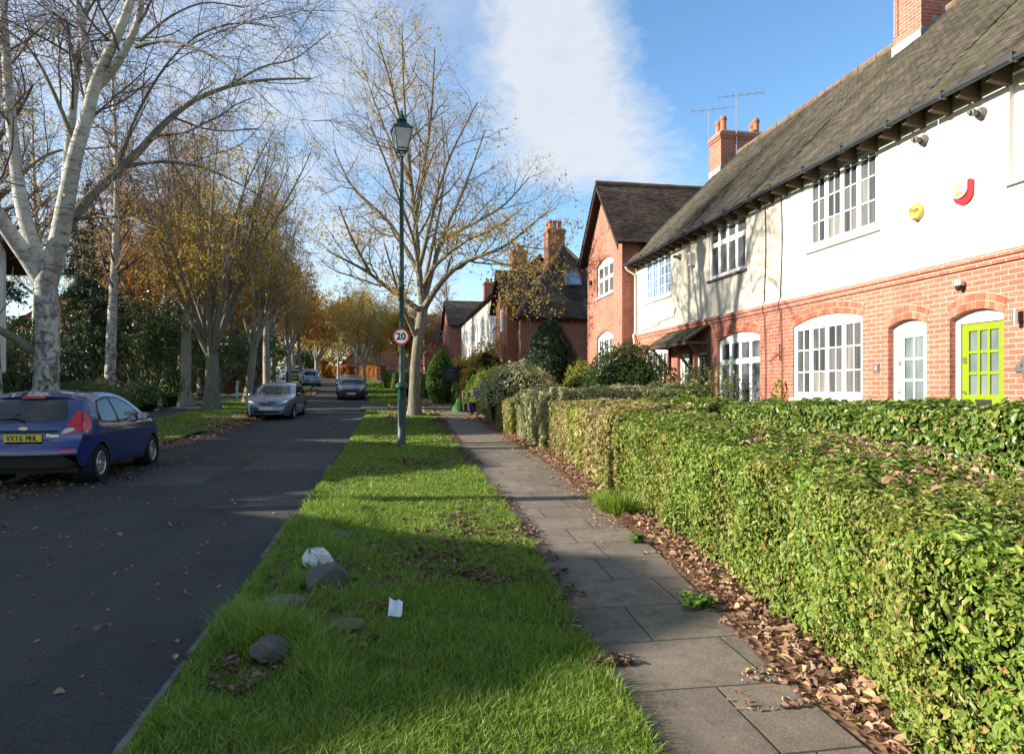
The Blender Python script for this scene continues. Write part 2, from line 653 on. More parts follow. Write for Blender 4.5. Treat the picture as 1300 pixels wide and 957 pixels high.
verge('verge', lambda y: road_r(y) + .02, path_l, -12, 33.2)
verge('verge', lambda y: road_r(y) + .02, path_l, 37.8, 230)
verge('verge', lverge_l, lambda y: road_l(y) - .02, -12, 230)
strip('driveway_crossing', lambda y: road_r(y) - .3, lambda y: path_r(y) + 1.2, .062, np.linspace(33, 38, 21), 6, MT['patch'])
strip('pavement', path_l, path_r, .07, YS, 8, MT['paving'])
strip('pavement', lpath_l, lverge_l, .06, YS, 6, MT['patch'])
strip('soil_strip', lambda y: path_r(y) - .02, lambda y: path_r(y) + .75, .064, YS, 6, MT['mould'], zf=zbump(.015))
strip('road_patch', lambda y: -2.75 + 0 * y, lambda y: -1.16 + 0 * y, .004, np.linspace(13.2, 16.8, 15), 3, MT['patch'])
strip('road_patch', lambda y: -4.3 + 0 * y, lambda y: -3.0 + 0 * y, .004, np.linspace(11.6, 14.2, 9), 3, MT['patch'])
strip('road_patch', lambda y: road_r(y) - 1.5, lambda y: road_r(y) - .05, .004, np.linspace(27.5, 30.5, 9), 3, MT['patch'])

G = Geo()
yy = -4.
while yy < 33:
    L = random.uniform(.55, .9)
    h = random.uniform(-.025, .04)
    xo = float(road_r(yy)) + random.uniform(-.015, .015)
    z0 = float(g(yy))
    G.box(xo - .04, xo + .04, yy, yy + L - .012, z0 - .1, z0 + h)
    yy += L
tag(G.build('kerb', MT['kerbstone'], org=(0, 0, 0)), kind='structure')
# ------------------------------------------------------------------ house building
def FX(x0):
    """a wall facing the street (towards -x)"""
    return lambda a, b, d: (x0 + d, a, b)


def FXN(x0):
    return lambda a, b, d: (x0 - d, a, b)


def FY(y0):
    """a wall facing the viewer's end of the street (towards -y)"""
    return lambda a, b, d: (a, y0 + d, b)


def FYN(y0):
    return lambda a, b, d: (a, y0 - d, b)


def arch_poly(a0, a1, b0, b1, rise, n=12):
    P = [(a0, b0), (a1, b0)]
    if rise <= 0:
        return P + [(a1, b1), (a0, b1)]
    m, hw = (a0 + a1) / 2, (a1 - a0) / 2
    for i in range(n + 1):
        a = a1 - (a1 - a0) * i / n
        P.append((a, b1 + rise * (1 - ((a - m) / hw) ** 2)))
    return P


def sheet(geo, outline, holes, thick, fn, mi=0, d0=0.):
    bm = bmesh.new()
    loops = [outline] + list(holes)
    E = []
    for L in loops:
        vs = [bm.verts.new((a, b, 0)) for a, b in L]
        for i in range(len(vs)):
            E.append(bm.edges.new((vs[i], vs[(i + 1) % len(vs)])))
    bmesh.ops.triangle_fill(bm, use_beauty=True, use_dissolve=False, edges=E, normal=(0, 0, 1))
    bm.verts.index_update()
    V = [fn(v.co.x, v.co.y, d0) for v in bm.verts]
    F = [tuple(v.index for v in f.verts) for f in bm.faces]
    bm.free()
    geo.add(V, F, mi)
    if thick:
        for L in loops:
            n = len(L)
            VV = [fn(a, b, d0) for a, b in L] + [fn(a, b, d0 + thick) for a, b in L]
            geo.add(VV, [(i, (i + 1) % n, n + (i + 1) % n, n + i) for i in range(n)], mi)


def window(parent, fn, a0, a1, b0, b1, rise=0., lights=4, grid=(2, 3), transom=None, depth=.07, glass='glass',
           sill=True, paint='white_paint', label=None, outer=.06):
    F = Geo()
    d0, d1 = depth, depth + .08
    F.fbox(fn, a0, a0 + outer, b0, b1, d0, d1)
    F.fbox(fn, a1 - outer, a1, b0, b1, d0, d1)
    F.fbox(fn, a0 + outer, a1 - outer, b0, b0 + outer + .015, d0 + .002, d1)
    F.fbox(fn, a0 + outer, a1 - outer, b1 - outer, b1, d0 + .002, d1)
    if rise > 0:
        sheet(F, arch_poly(a0, a1, b1, b1, rise)[0:1] + arch_poly(a0, a1, b1, b1, rise)[1:2] + arch_poly(a0, a1, b1, b1, rise)[3:-1],
              [], .06, fn, 0, d0 + .001)
    ia0, ia1, ib0, ib1 = a0 + outer, a1 - outer, b0 + outer + .015, b1 - outer
    w = (ia1 - ia0) / lights
    for i in range(1, lights):
        F.fbox(fn, ia0 + w * i - .024, ia0 + w * i + .024, ib0, ib1, d0 + .004, d1)
    bays = []
    if transom:
        bt = ib0 + (ib1 - ib0) * transom
        F.fbox(fn, ia0, ia1, bt - .03, bt + .03, d0 + .006, d1)
        bays = [(ib0, bt - .03, (1, 1)), (bt + .03, ib1, (1, 1))]
    else:
        bays = [(ib0, ib1, grid)]
    for i in range(lights):
        l0 = ia0 + w * i + (.024 if i else 0)
        l1 = ia0 + w * (i + 1) - (.024 if i < lights - 1 else 0)
        for (q0, q1, (nc, nr)) in bays:
            sw = .032
            F.fbox(fn, l0, l0 + sw, q0, q1, d0 + .014, d1 - .012)
            F.fbox(fn, l1 - sw, l1, q0, q1, d0 + .014, d1 - .012)
            F.fbox(fn, l0 + sw, l1 - sw, q0, q0 + sw, d0 + .016, d1 - .012)
            F.fbox(fn, l0 + sw, l1 - sw, q1 - sw, q1, d0 + .016, d1 - .012)
            for c in range(1, nc):
                a = l0 + (l1 - l0) * c / nc
                F.fbox(fn, a - .011, a + .011, q0 + sw, q1 - sw, d0 + .02, d1 - .014)
            for r_ in range(1, nr):
                b = q0 + (q1 - q0) * r_ / nr
                F.fbox(fn, l0 + sw, l1 - sw, b - .011, b + .011, d0 + .023, d1 - .014)
    o = F.build('window', MT[paint], parent)
    if label:
        o['label'] = label
    P = Geo()
    # every light's glass leans by a hair, as real panes do
    for i in range(lights):
        l0, l1 = ia0 + w * i, ia0 + w * (i + 1)
        for (q0, q1, (nc, nr)) in bays:
            for c in range(nc):
                for r_ in range(nr):
                    e = [random.uniform(-.004, .004) for _ in range(4)]
                    aa, ab = l0 + (l1 - l0) * c / nc, l0 + (l1 - l0) * (c + 1) / nc
                    ba, bb = q0 + (q1 - q0) * r_ / nr, q0 + (q1 - q0) * (r_ + 1) / nr
                    P.quad(fn(aa, ba, d0 + .042 + e[0]), fn(ab, ba, d0 + .042 + e[1]), fn(ab, bb, d0 + .042 + e[2]), fn(aa, bb, d0 + .042 + e[3]))
    P.build('pane', MT[glass], o)
    if sill:
        Q = Geo()
        Q.fbox(fn, a0 - .05, a1 + .05, b0 - .05, b0 - .002, -.06, d0 + .03)
        Q.build('sill', MT[paint if sill is True else sill], o)
    return o


def brick_arch(parent, fn, a0, a1, b1, rise, rows=2, pop=.008):
    G = Geo()
    n = max(6, int((a1 - a0 + .12) / .082))
    m, hw = (a0 + a1) / 2, (a1 - a0) / 2

    def curve(a):
        return b1 + rise * (1 - ((a - m) / hw) ** 2) if abs(a - m) <= hw else b1
    for r_ in range(rows):
        h0, h1 = r_ * .112 + .004, r_ * .112 + .106
        for i in range(n):
            t0, t1 = i / n, (i + 1) / n - .1 / n
            pts = []
            for (t, h) in ((t0, h0), (t1, h0), (t1, h1), (t0, h1)):
                a = (a0 - .0) + (a1 - a0) * t
                fan = (a - m) * .35 * h / (hw + .2)
                pts.append((a + fan, curve(min(max(a, a0), a1)) + h - .25 * abs(fan)))
            pp = pop + random.uniform(-.002, .002)
            V = [fn(a, b, -pp) for a, b in pts] + [fn(a, b, .02) for a, b in pts]
            G.add(V, [(0, 1, 2, 3)])
            G.add(V, [(0, 1, 5, 4), (1, 2, 6, 5), (2, 3, 7, 6), (3, 0, 4, 7)])
    P = []
    top = rows * .112
    N = 14
    lo = [(a0 + (a1 - a0) * i / N, curve(a0 + (a1 - a0) * i / N) + .001) for i in range(N + 1)]
    hi = [(a + (a - m) * .35 * top / (hw + .2), b + top - .25 * abs((a - m) * .35 * top / (hw + .2))) for a, b in lo]
    V = [fn(a, b, -.003) for a, b in lo + hi]
    G.add(V, [(i, i + 1, N + 2 + i, N + 1 + i) for i in range(N)], 1)
    return G.build('brick_arch', [MT['brick_unit'], MT['mortar']], parent)


def tile_roof(geo, O, A, Sv, La, Ls, tw=.155, te=.088, keep=None, sag=.02, mi=0, seed=1):
    rg = np.random.default_rng(seed)
    O, A, Sv = (np.asarray(q, float) for q in (O, A, Sv))
    A = A / np.linalg.norm(A)
    Sv = Sv / np.linalg.norm(Sv)
    N = np.cross(A, Sv)
    if N[2] < 0:
        N = -N
    nr, nc = int(round(Ls / te)), int(round(La / tw))
    te, tw = Ls / nr, La / nc
    I, J = np.meshgrid(np.arange(nr), np.arange(nc), indexing='ij')
    I, J = I.reshape(-1), J.reshape(-1)
    a = J * tw + np.where(I % 2 == 1, tw * .5, 0.)
    s_ = I * te
    a0, a1 = np.clip(a + .002, 0, La), np.clip(a + tw - .002, 0, La)
    ok = a1 - a0 > .02
    if keep is not None:
        ok &= keep((a0 + a1) / 2, s_ + te / 2)
    a0, a1, s_ = a0[ok], a1[ok], s_[ok]
    n = len(a0)
    s0 = s_ + rg.normal(0, .004, n)
    s1 = np.minimum(s_ + te * 1.45, Ls)
    lift = .012 + rg.random(n) * .007
    tilt = rg.normal(0, .0022, n)

    def base(a, s):
        return sag * (np.sin(a * 1.3 + 1.) * np.sin(s * 1.1) + .5 * np.sin(a * 3.1 + s))

    def pt(a, s, h):
        return O + a[:, None] * A + s[:, None] * Sv + (h + base(a, s))[:, None] * N
    v0, v1 = pt(a0, s0, lift + tilt), pt(a1, s0, lift - tilt)
    v2, v3 = pt(a1, s1, .004 + 0 * a0), pt(a0, s1, .004 + 0 * a0)
    v4, v5 = pt(a0, s0, lift * 0 + .002), pt(a1, s0, lift * 0 + .002)
    V = np.stack([v0, v1, v2, v3, v4, v5], 1).reshape(-1, 3)
    b = np.arange(n)[:, None] * 6
    F = np.concatenate([b + [0, 1, 2, 3], b + [4, 5, 1, 0]])
    geo.add(V, F, mi)


def ridge_tiles(P0, P1, parent, name='ridge_tile_row', r=.10, step=.32):
    G = Geo()
    P0, P1 = np.asarray(P0, float), np.asarray(P1, float)
    L = np.linalg.norm(P1 - P0)
    n = max(1, int(L / step))
    D = (P1 - P0) / L
    for i in range(n):
        a = P0 + D * (L * i / n)
        b = P0 + D * (L * (i + 1) / n - .008)
        q = r * random.uniform(.95, 1.05)
        G.tube([a, b], [q, q * .97], 8, cap=True)
    return G.build(name, MT['ridge'], parent)


def chimney(parent, x0, x1, y0, y1, z0, z1, pots, brick='brick', flash=True):
    G = Geo()
    G.box(x0, x1, y0, y1, z0, z1 - .30)
    for k, (e, h) in enumerate(((.03, .0755), (.06, .0755), (.03, .0755))):
        zz = z1 - .30 + k * .0755
        G.box(x0 - e, x1 + e, y0 - e, y1 + e, zz, zz + h - .001)
    G.box(x0 + .05, x1 - .05, y0 + .05, y1 - .05, z1 - .075, z1, 1)
    o = G.build('chimney', [MT[brick], MT['mortar']], parent)
    for (px, py, h) in pots:
        P = Geo()
        P.lathe([(.11, 0), (.115, .05), (.10, .08), (.095, h - .14), (.115, h - .12), (.12, h - .06), (.10, h - .04), (.10, h), (.08, h), (.08, h - .2)],
                (px, py, z1 - .01), 14)
        P.build('chimney_pot', MT['pot'], o, smooth=True, sharp=40)
    if flash:
        Q = Geo()
        n = 7
        for i in range(n):
            xa = x0 + (x1 - x0) * i / n
            za = z0 + .45 + (xa - x0) * 1.0
            if xa < flash:
                Q.box(xa, xa + (x1 - x0) / n - .004, y0 - .012, y0 - .002, za - .22, za + .16)
        Q.box(x0 - .03, x0 - .004, y0 - .03, y1 + .03, z0 + .2, z0 + .55)
        Q.build('lead_flashing', MT['lead'], o)
    return o


XF = 8.0                      # front wall of the near terrace
EX, EZ = 7.62, 5.72           # its eaves
RX, RZ = 11.34, 9.44          # its ridge
BAND = 3.27


def facade(root, y0, y1, lower, upper, old=False, z0=.1):
    G = Geo()
    sheet(G, [(y0, z0), (y1, z0), (y1, BAND), (y0, BAND)], lower, .24, FX(XF))
    G.build('brick_wall', MT['brick'], root)
    G = Geo()
    sheet(G, [(y0, BAND + .155), (y1, BAND + .155), (y1, 6.04), (y0, 6.04)], upper, .22, FX(XF - .012))
    G.build('rendered_wall', MT['render_old' if old else 'render'], root)
    G = Geo()
    G.box(XF - .035, XF + .05, y0, y1, BAND, BAND + .073)
    G.box(XF - .062, XF + .05, y0, y1, BAND + .082, BAND + .155)
    G.box(XF - .01, XF + .05, y0, y1, BAND + .073, BAND + .082, 1)
    G.build('brick_band', [MT['brick'], MT['mortar']], root)


def terrace_roof(root, y0, y1, ch=None, seed=1):
    G = Geo()
    L = math.hypot(RX - EX, RZ - EZ)
    keep = None
    if ch:
        def keep(a, s_):
            X = EX + s_ * (RX - EX) / L
            return ~((a + y0 > ch[1]) & (a + y0 < ch[2]) & (X > ch[0]))
    tile_roof(G, (EX, y0, EZ), (0, 1, 0), (RX - EX, 0, RZ - EZ), y1 - y0, L, keep=keep, seed=seed)
    G.quad((EX + .03, y0, EZ - .012), (EX + .03, y1, EZ - .012), (RX, y1, RZ - .03), (RX, y0, RZ - .03), 1)
    bx = RX + (RX - XF)
    G.quad((RX, y0, RZ), (RX, y1, RZ), (bx + .4, y1, RZ - (bx + .4 - RX)), (bx + .4, y0, RZ - (bx + .4 - RX)), 1)
    o = G.build('roof', [MT['roof'], MT['underlay']], root)
    ridge_tiles((RX, y0, RZ + .0), (RX, y1, RZ + .0), o)
    # eaves: rafter ends, soffit board, gutter
    n = int((y1 - y0) / .47)
    for i in range(n):
        yy = y0 + (i + .5) * (y1 - y0) / n
        Q = Geo()
        Q.add([(7.66, yy - .04, 5.60), (7.66, yy + .04, 5.60), (7.66, yy + .04, 5.735), (7.66, yy - .04, 5.735),
               (XF - .014, yy - .04, 5.56), (XF - .014, yy + .04, 5.56), (XF - .014, yy + .04, 6.03), (XF - .014, yy - .04, 6.03)],
              [(0, 1, 2, 3), (0, 4, 5, 1), (1, 5, 6, 2), (3, 2, 6, 7), (0, 3, 7, 4)])
        Q.build('rafter_end', MT['timber'], root)
    Q = Geo()
    Q.tube([(7.575, y0 + .01, 5.69), (7.575, (y0 + y1) / 2, 5.672), (7.575, y1 - .01, 5.69)], .042, 10, cap=True)
    for yy in np.arange(y0 + .5, y1, 1.1):
        Q.box(7.527, 7.63, yy - .022, yy + .022, 5.635, 5.742)
    Q.build('gutter', MT['gutter'], root, smooth=True, sharp=50)
    W = Geo()
    W.box(2 * RX - XF, 2 * RX - XF + .2, y0 + .002, y1 - .002, .1, 6.05)
    W.build('rear_wall', MT['brick'], root)


def end_wall(root, y, sgn):
    G = Geo()
    bx = 2 * RX - XF
    sheet(G, [(XF + .002, .1), (bx, .1), (bx, 6.04), (RX, RZ - .06), (XF + .002, 6.04)], [], .2 * sgn, FY(y + .004))
    G.build('end_wall', MT['brick'], root)


def door(root, fn, a0, a1, b0, b1, rise, leaf_mat, grid, glass, pane_b0, label):
    fr = Geo()
    d0 = .10
    fr.fbox(fn, a0, a0 + .085, b0, b1 + .0, d0, d0 + .1)
    fr.fbox(fn, a1 - .085, a1, b0, b1 + .0, d0, d0 + .1)
    fr.fbox(fn, a0 + .085, a1 - .085, b1 - .07, b1, d0 + .002, d0 + .1)
    if rise > 0:
        P = arch_poly(a0, a1, b1, b1, rise)
        sheet(fr, P[0:2] + P[3:-1], [], .06, fn, 0, d0 + .001)
    fr.build('door_frame', MT['white_paint'], root)
    L = Geo()
    e0, e1, t1 = a0 + .088, a1 - .088, b1 - .072
    q = d0 + .03
    st = .115
    L.fbox(fn, e0, e0 + st, b0, t1, q, q + .045)
    L.fbox(fn, e1 - st, e1, b0, t1, q, q + .045)
    L.fbox(fn, e0 + st, e1 - st, t1 - .11, t1, q + .001, q + .045)
    L.fbox(fn, e0 + st, e1 - st, b0, pane_b0, q + .001, q + .045)
    nc, nr = grid
    for c in range(1, nc):
        a = e0 + st + (e1 - e0 - 2 * st) * c / nc
        L.fbox(fn, a - .02, a + .02, pane_b0, t1 - .11, q + .003, q + .04)
    for r_ in range(1, nr):
        b = pane_b0 + (t1 - .11 - pane_b0) * r_ / nr
        L.fbox(fn, e0 + st, e1 - st, b - .02, b + .02, q + .005, q + .04)
    o = L.build('door', MT[leaf_mat], root)
    o['label'] = label
    G = Geo()
    G.quad(fn(e0 + st, pane_b0, q + .025), fn(e1 - st, pane_b0, q + .025), fn(e1 - st, t1 - .11, q + .025), fn(e0 + st, t1 - .11, q + .025))
    G.build('pane', MT[glass], o)
    G = Geo()
    m = (e0 + e1) / 2
    G.fbox(fn, m - .13, m + .13, pane_b0 - .15, pane_b0 - .07, q - .012, q - .002)
    G.build('letterbox', MT['black_iron'], o)
    G = Geo()
    G.fbox(fn, e1 - .075, e1 - .04, b0 + 1.42, b0 + 1.5, q - .03, q - .002)
    G.build('door_lock', MT['chrome'], o)
    G = Geo()
    G.fbox(fn, e1 - .07, e1 - .045, b0 + .98, b0 + 1.02, q - .04, q - .002)
    G.build('handle', MT['chrome'], o)
    return o


def sq(a0, a1, b0, b1, rise=0.):
    return arch_poly(a0, a1, b0, b1, rise)


TERR = 'terraced cottages of the near row'
fn, fr = FX(XF), FX(XF - .012)
# ---- house with the lime green door
H1 = thing('terraced_house', 'terraced cottage with the lime green front door under a brick arch', 'house', (XF, 6.8, .3), TERR)
facade(H1, 4.7, 8.86, [sq(7.75, 8.64, .55, 2.60, .11), sq(5.1, 7.0, 1.44, 2.88, .12)], [sq(5.75, 7.65, 4.30, 5.70)])
door(H1, fn, 7.75, 8.64, .55, 2.60, .11, 'lime', (3, 3), 'glass_frost', 1.52, 'lime green door with nine small panes')
brick_arch(H1, fn, 7.75, 8.64, 2.60, .11)
window(H1, fn, 5.1, 7.0, 1.44, 2.88, .12, glass='glass_lit')
brick_arch(H1, fn, 5.1, 7.0, 2.88, .12)
window(H1, fr, 5.75, 7.65, 4.30, 5.70, sill='cream_pipe', glass='glass_lit', outer=.09)
terrace_roof(H1, 4.5, 8.86, seed=3)
end_wall(H1, 4.7, 1)
# ---- house with the sage door
H2 = thing('terraced_house', 'terraced cottage with the pale sage door and white many paned windows', 'house', (XF, 10.9, .3), TERR)
facade(H2, 8.86, 13.0, [sq(9.07, 9.88, .55, 2.60, .10), sq(10.5, 12.55, 1.44, 2.86, .14)], [sq(10.09, 12.04, 4.28, 5.70)])
door(H2, fn, 9.07, 9.88, .55, 2.60, .10, 'sage', (2, 3), 'glass_frost', 1.40, 'pale sage door with six frosted panes')
brick_arch(H2, fn, 9.07, 9.88, 2.60, .10)
window(H2, fn, 10.5, 12.55, 1.44, 2.86, .14, glass='glass_lit', depth=.03)
brick_arch(H2, fn, 10.5, 12.55, 2.86, .14)
window(H2, fr, 10.09, 12.04, 4.28, 5.70, glass='glass_lit', outer=.08, depth=.02)
CH2 = (10.7, 12.25, 13.12)
terrace_roof(H2, 8.86, 13.0, ch=CH2, seed=4)
chimney(H2, 10.72, 12.4, 12.3, 13.08, 8.45, 10.35, [(11.0, 12.7, .5), (11.5, 12.7, .55), (12.1, 12.7, .5)], flash=RX)
# ---- house with the bare ground floor window, weathered render
H3 = thing('terraced_house', 'terraced cottage with weathered cream render and shrubs below its window', 'house', (XF, 15.1, .3), TERR)
facade(H3, 13.0, 17.2, [sq(13.8, 15.77, 1.2, 2.80, .16), sq(16.3, 17.08, .6, 2.60)], [sq(14.37, 16.2, 4.36, 5.68)], old=True)
window(H3, fn, 13.8, 15.77, 1.2, 2.80, .16, transom=.68, depth=.06)
brick_arch(H3, fn, 13.8, 15.77, 2.80, .16)
window(H3, fr, 14.37, 16.2, 4.36, 5.68, transom=.66, depth=.02, sill='ridge')
door(H3, fn, 16.3, 17.08, .6, 2.60, .0, 'timber_dark', (2, 3), 'glass', 1.5, 'dark door under the tiled porch')
terrace_roof(H3, 13.0, 17.2, ch=CH2, seed=5)
# ---- last house of the row
H4 = thing('terraced_house', 'terraced cottage at the far end beside the projecting brick gable', 'house', (XF, 19.3, .3), TERR)
facade(H4, 17.2, 21.46, [sq(17.4, 18.18, .6, 2.60), sq(18.9, 20.7, 1.2, 2.8, .14)], [sq(18.6, 20.6, 4.36, 5.66)], old=True)
door(H4, fn, 17.4, 18.18, .6, 2.60, .0, 'sage', (2, 4), 'glass_frost', 1.0, 'pale glazed door under the tiled porch')
window(H4, fn, 18.9, 20.7, 1.2, 2.8, .14, depth=.06)
brick_arch(H4, fn, 18.9, 20.7, 2.8, .14)
window(H4, fr, 18.6, 20.6, 4.36, 5.66, grid=(2, 4), glass='glass_sky_tint', depth=.02)
terrace_roof(H4, 17.2, 21.46, ch=(10.7, 20.87, 21.8), seed=6)
chimney(H4, 10.72, 12.4, 20.9, 21.7, 8.45, 10.2, [(10.92, 21.12, .5), (10.92, 21.45, .46), (12.1, 21.12, .5), (12.15, 21.45, .46)], flash=RX)
# porch canopy over the two doors
C_ = Geo()
tile_roof(C_, (7.36, 16.12, 2.86), (0, 1, 0), (.63, 0, .40), 2.66, .745, te=.12, sag=.006, seed=9)
C_.quad((7.38, 16.12, 2.85), (7.38, 18.78, 2.85), (7.985, 18.78, 3.235), (7.985, 16.12, 3.235), 1)
C_.box(7.37, 7.43, 16.14, 18.76, 2.76, 2.845, 1)
for yy in (16.2, 18.66):
    C_.box(7.43, 7.985, yy - .035, yy + .035, 2.765, 2.83, 1)
can = C_.build('porch_canopy', [MT['roof'], MT['timber']], H4)
can['label'] = 'tiled porch canopy over two doors'
for yy in (16.2, 17.24, 18.66):
    Q = Geo()
    Q.tube([(7.45, yy, 2.78), (7.98, yy, 2.15)], .04, 4, cap=True)
    Q.tube([(7.97, yy, 2.1), (7.97, yy, 2.78)], .035, 4, cap=True)
    Q.build('bracket', MT['timber'], can)
# down pipes and the cables running down the render
for (H, yy, r, mname, xo) in ((H2, 12.93, .011, 'timber', .0), (H3, 13.55, .011, 'timber', .0)):
    Q = Geo()
    P = [(XF - .028 + xo - (.06 if abs(z - 3.3) < .1 else 0), yy + .03 * math.sin(z * 2.3), z) for z in np.linspace(5.9, .6, 30)]
    Q.tube(P, r, 5)
    Q.build('cable', MT[mname], H)
Q = Geo()
Q.tube([(7.6, 21.38, 5.66), (7.66, 21.36, 5.55), (7.93, 21.34, 5.38), (7.93, 21.34, 3.5), (7.87, 21.34, 3.4), (7.9, 21.34, 3.2), (7.93, 21.34, .5)], .042, 8)
Q.build('downpipe', MT['cream_pipe'], H4, smooth=True)
Q = Geo()
Q.tube([(XF - .035, 18.25, 3.95), (XF - .035, 18.35, 3.72), (XF - .035, 19.4, 3.66), (XF - .035, 19.5, 3.6), (XF - .035, 21.2, 3.5)], .022, 6)
Q.build('waste_pipe', MT['cream_pipe'], H4)
# climber on the wall of the row, iron wall tie
Q = Geo()
Q.tube([(XF - .03, 12.95, 2.25), (XF - .03, 13.05, 2.35), (XF - .03, 13.4, 2.2)], .009, 4)
Q.tube([(XF - .03, 12.98, 2.55), (XF - .03, 12.98, 2.2)], .012, 4)
Q.build('iron_hook', MT['timber_dark'], H3)


# ---- things fixed to the near row
def wall_cone(y, z, label, gname):
    G = Geo()
    G.lathe([(.0, -.012), (.085, -.012), (.09, 0.), (.075, .02), (.06, .05), (.035, .055), (.035, .11), (.05, .115), (.05, .155), (.028, .16), (.028, .20), (.0, .205)][::-1],
            (0, 0, 0), 16, 'x')
    G.V = [np.asarray(v) * [-1, 1, 1] + [XF - .03, y, z] for v in G.V]
    o = G.build('wall_floodlight', MT['plastic_grey'], smooth=True, sharp=35, org=(XF, y, z))
    return tag(o, label, 'wall light', gname)


MT['plastic_grey'] = plain('grey_plastic', (.13, .12, .115), .5, .4)
wall_cone(8.08, 5.37, 'grey floodlight under the eaves nearer to the right hand edge window', 'floodlights under the eaves')
wall_cone(9.10, 5.37, 'grey floodlight under the eaves nearer to the four light window', 'floodlights under the eaves')
wall_cone(17.95, 5.32, 'small dark floodlight under the eaves left of the white vent box', 'floodlights under the eaves')

bb = thing('alarm_box', 'round yellow alarm box on the cream render', 'alarm box', (XF, 9.23, 4.32))
G = Geo()
G.lathe([(.0, 0), (.13, 0), (.135, .03), (.12, .065), (.0, .07)], (0, 0, 0), 24, 'x')
G.V = [np.asarray(v) * [-1, 1, 1] + [XF - .014, 9.23, 4.32] for v in G.V]
G.build('casing', MT['plastic_yellow'], bb, smooth=True, sharp=40)
G = Geo()
text_geo('Yale', .115, lambda a, b: (XF - .0875, 9.23 - a, 4.34 + b), G, bold=.003)
G.build('lettering', MT['ink_brown'], bb)
G = Geo()
G.lathe([(.0, .0), (.04, 0), (.04, .03), (0, .03)], (XF - .07, 9.23, 4.19), 12)
G.build('sounder', MT['plastic_grey'], bb)

ab = thing('alarm_box', 'white and red shield shaped alarm box on the cream render', 'alarm box', (XF, 8.36, 4.37))


def shield(sx, sz, dz, n=16):
    P = [(-1, .75), (-.8, .9), (0, 1.), (.8, .9), (1, .75)]
    for i in range(1, n):
        t = math.pi * i / n
        P.append((math.cos(t) * 1.0, -.05 - .95 * math.sin(t) ** 1.0))
    return [(a * sx, b * sz + dz) for a, b in P]


def sh(a, b, d):
    return (XF - .014 - d, 8.36 + a, 4.37 + b)


G = Geo()
sheet(G, shield(.165, .175, 0.), [], -.04, lambda a, b, d: sh(a, b, d + .04))
G.build('back_shell', MT['plastic_red'], ab)
G = Geo()
sheet(G, [(a + .028, b) for a, b in shield(.135, .13, .052)], [], -.03, lambda a, b, d: sh(a, b, d + .075))
G.build('front_cover', MT['plastic_white'], ab)
G = Geo()
text_geo('ARC', .10, lambda a, b: sh(.028 - a, .075 + b, .079), G, bold=.004)
G.add([sh(.028 + .075 * math.cos(t), -.01 + .03 * math.sin(t), .079) for t in np.linspace(0, 2 * math.pi, 17)[:-1]], [tuple(range(16))])
G.build('lettering', MT['ink_yellow'], ab)

sec = thing('security_camera', 'small dome security camera above the lime green door', 'camera', (XF, 8.40, 3.05))
G = Geo()
G.lathe([(0, .10), (.05, .10), (.055, .04), (.05, .03)], (XF - .075, 8.40, 3.03), 14)
G.box(XF - .075, XF - .002, 8.37, 8.43, 3.06, 3.12)
G.build('housing', MT['plastic_white'], sec, smooth=True, sharp=40)
G = Geo()
G.lathe([(.05, .03), (.047, 0), (.03, -.035), (0, -.05)], (XF - .075, 8.40, 3.03), 14)
G.build('lens_dome', MT['plastic_dark'], sec, smooth=True)

wl = thing('wall_lamp', 'brushed metal cylinder wall lamp at the right hand edge', 'wall light', (XF, 7.52, 2.5))
G = Geo()
G.lathe([(0, 0), (.035, 0), (.035, .2), (0, .2)], (XF - .09, 7.50, 2.42), 14)
G.build('cylinder', MT['chrome'], wl, smooth=True, sharp=40)
G = Geo()
G.box(XF - .06, XF - .002, 7.47, 7.53, 2.46, 2.58)
G.build('wall_plate', MT['plastic_dark'], wl)

G = Geo()
G.box(XF - .02, XF - .002, 10.08, 10.22, 1.88, 2.02)
pl = G.build('house_number_plate', MT['plastic_grey'], org=(XF, 10.15, 1.88))
tag(pl, 'small dark square number plate left of the sage door', 'sign')
G = Geo()
text_geo('4', .10, lambda a, b: (XF - .0225, 10.15 - a, 1.95 + b), G)
G.build('numeral', MT['sign_white'], pl)
G = Geo()
text_geo('4', .42, lambda a, b: (XF - .035, 7.46 - a, 1.86 + b), G, bold=.012)
tag(G.build('house_number', MT['chrome'], org=(XF, 7.46, 1.7)), 'big metal numeral four beside the lime green door', 'sign')

G = Geo()
G.box(XF - .16, XF - .014, 17.0, 17.2, 4.92, 5.25)
for i in range(6):
    G.box(XF - .170, XF - .162, 17.015, 17.185, 4.95 + i * .048, 4.98 + i * .048, 1)
vb = G.build('vent_box', [MT['plastic_white'], MT['plastic_grey']], org=(XF, 17.1, 4.92))
tag(vb, 'white boxed vent on the weathered render between two upstairs windows', 'vent')
G = Geo()
G.box(XF - .05, XF - .014, 16.85, 17.0, 4.42, 4.6)
G.tube([(XF - .04, 16.9, 4.44), (XF - .05, 16.85, 4.3), (XF - .05, 16.95, 4.28)], .012, 5)
cb = G.build('cable_box', MT['plastic_white'], org=(XF, 16.9, 4.42))
tag(cb, 'small white cable box below the boxed vent', 'junction box')


def aerial(x, y, z, h, label, n=7):
    r = thing('tv_aerial', label, 'aerial', (x, y, z), 'rooftop aerials')
    G = Geo()
    G.tube([(x, y, z), (x, y, z + h)], .016, 6)
    G.build('mast', MT['steel'], r)
    G = Geo()
    G.tube([(x - .5, y + .25, z + h - .03), (x + .75, y - .37, z + h - .03)], .012, 5)
    for i in range(n):
        t = i / (n - 1)
        cxx, cyy = x - .5 + 1.25 * t, y + .25 - .62 * t
        G.tube([(cxx - .1, cyy - .2, z + h - .03), (cxx + .1, cyy + .2, z + h - .03)], .007, 4)
    G.build('boom', MT['steel'], r)
    return r


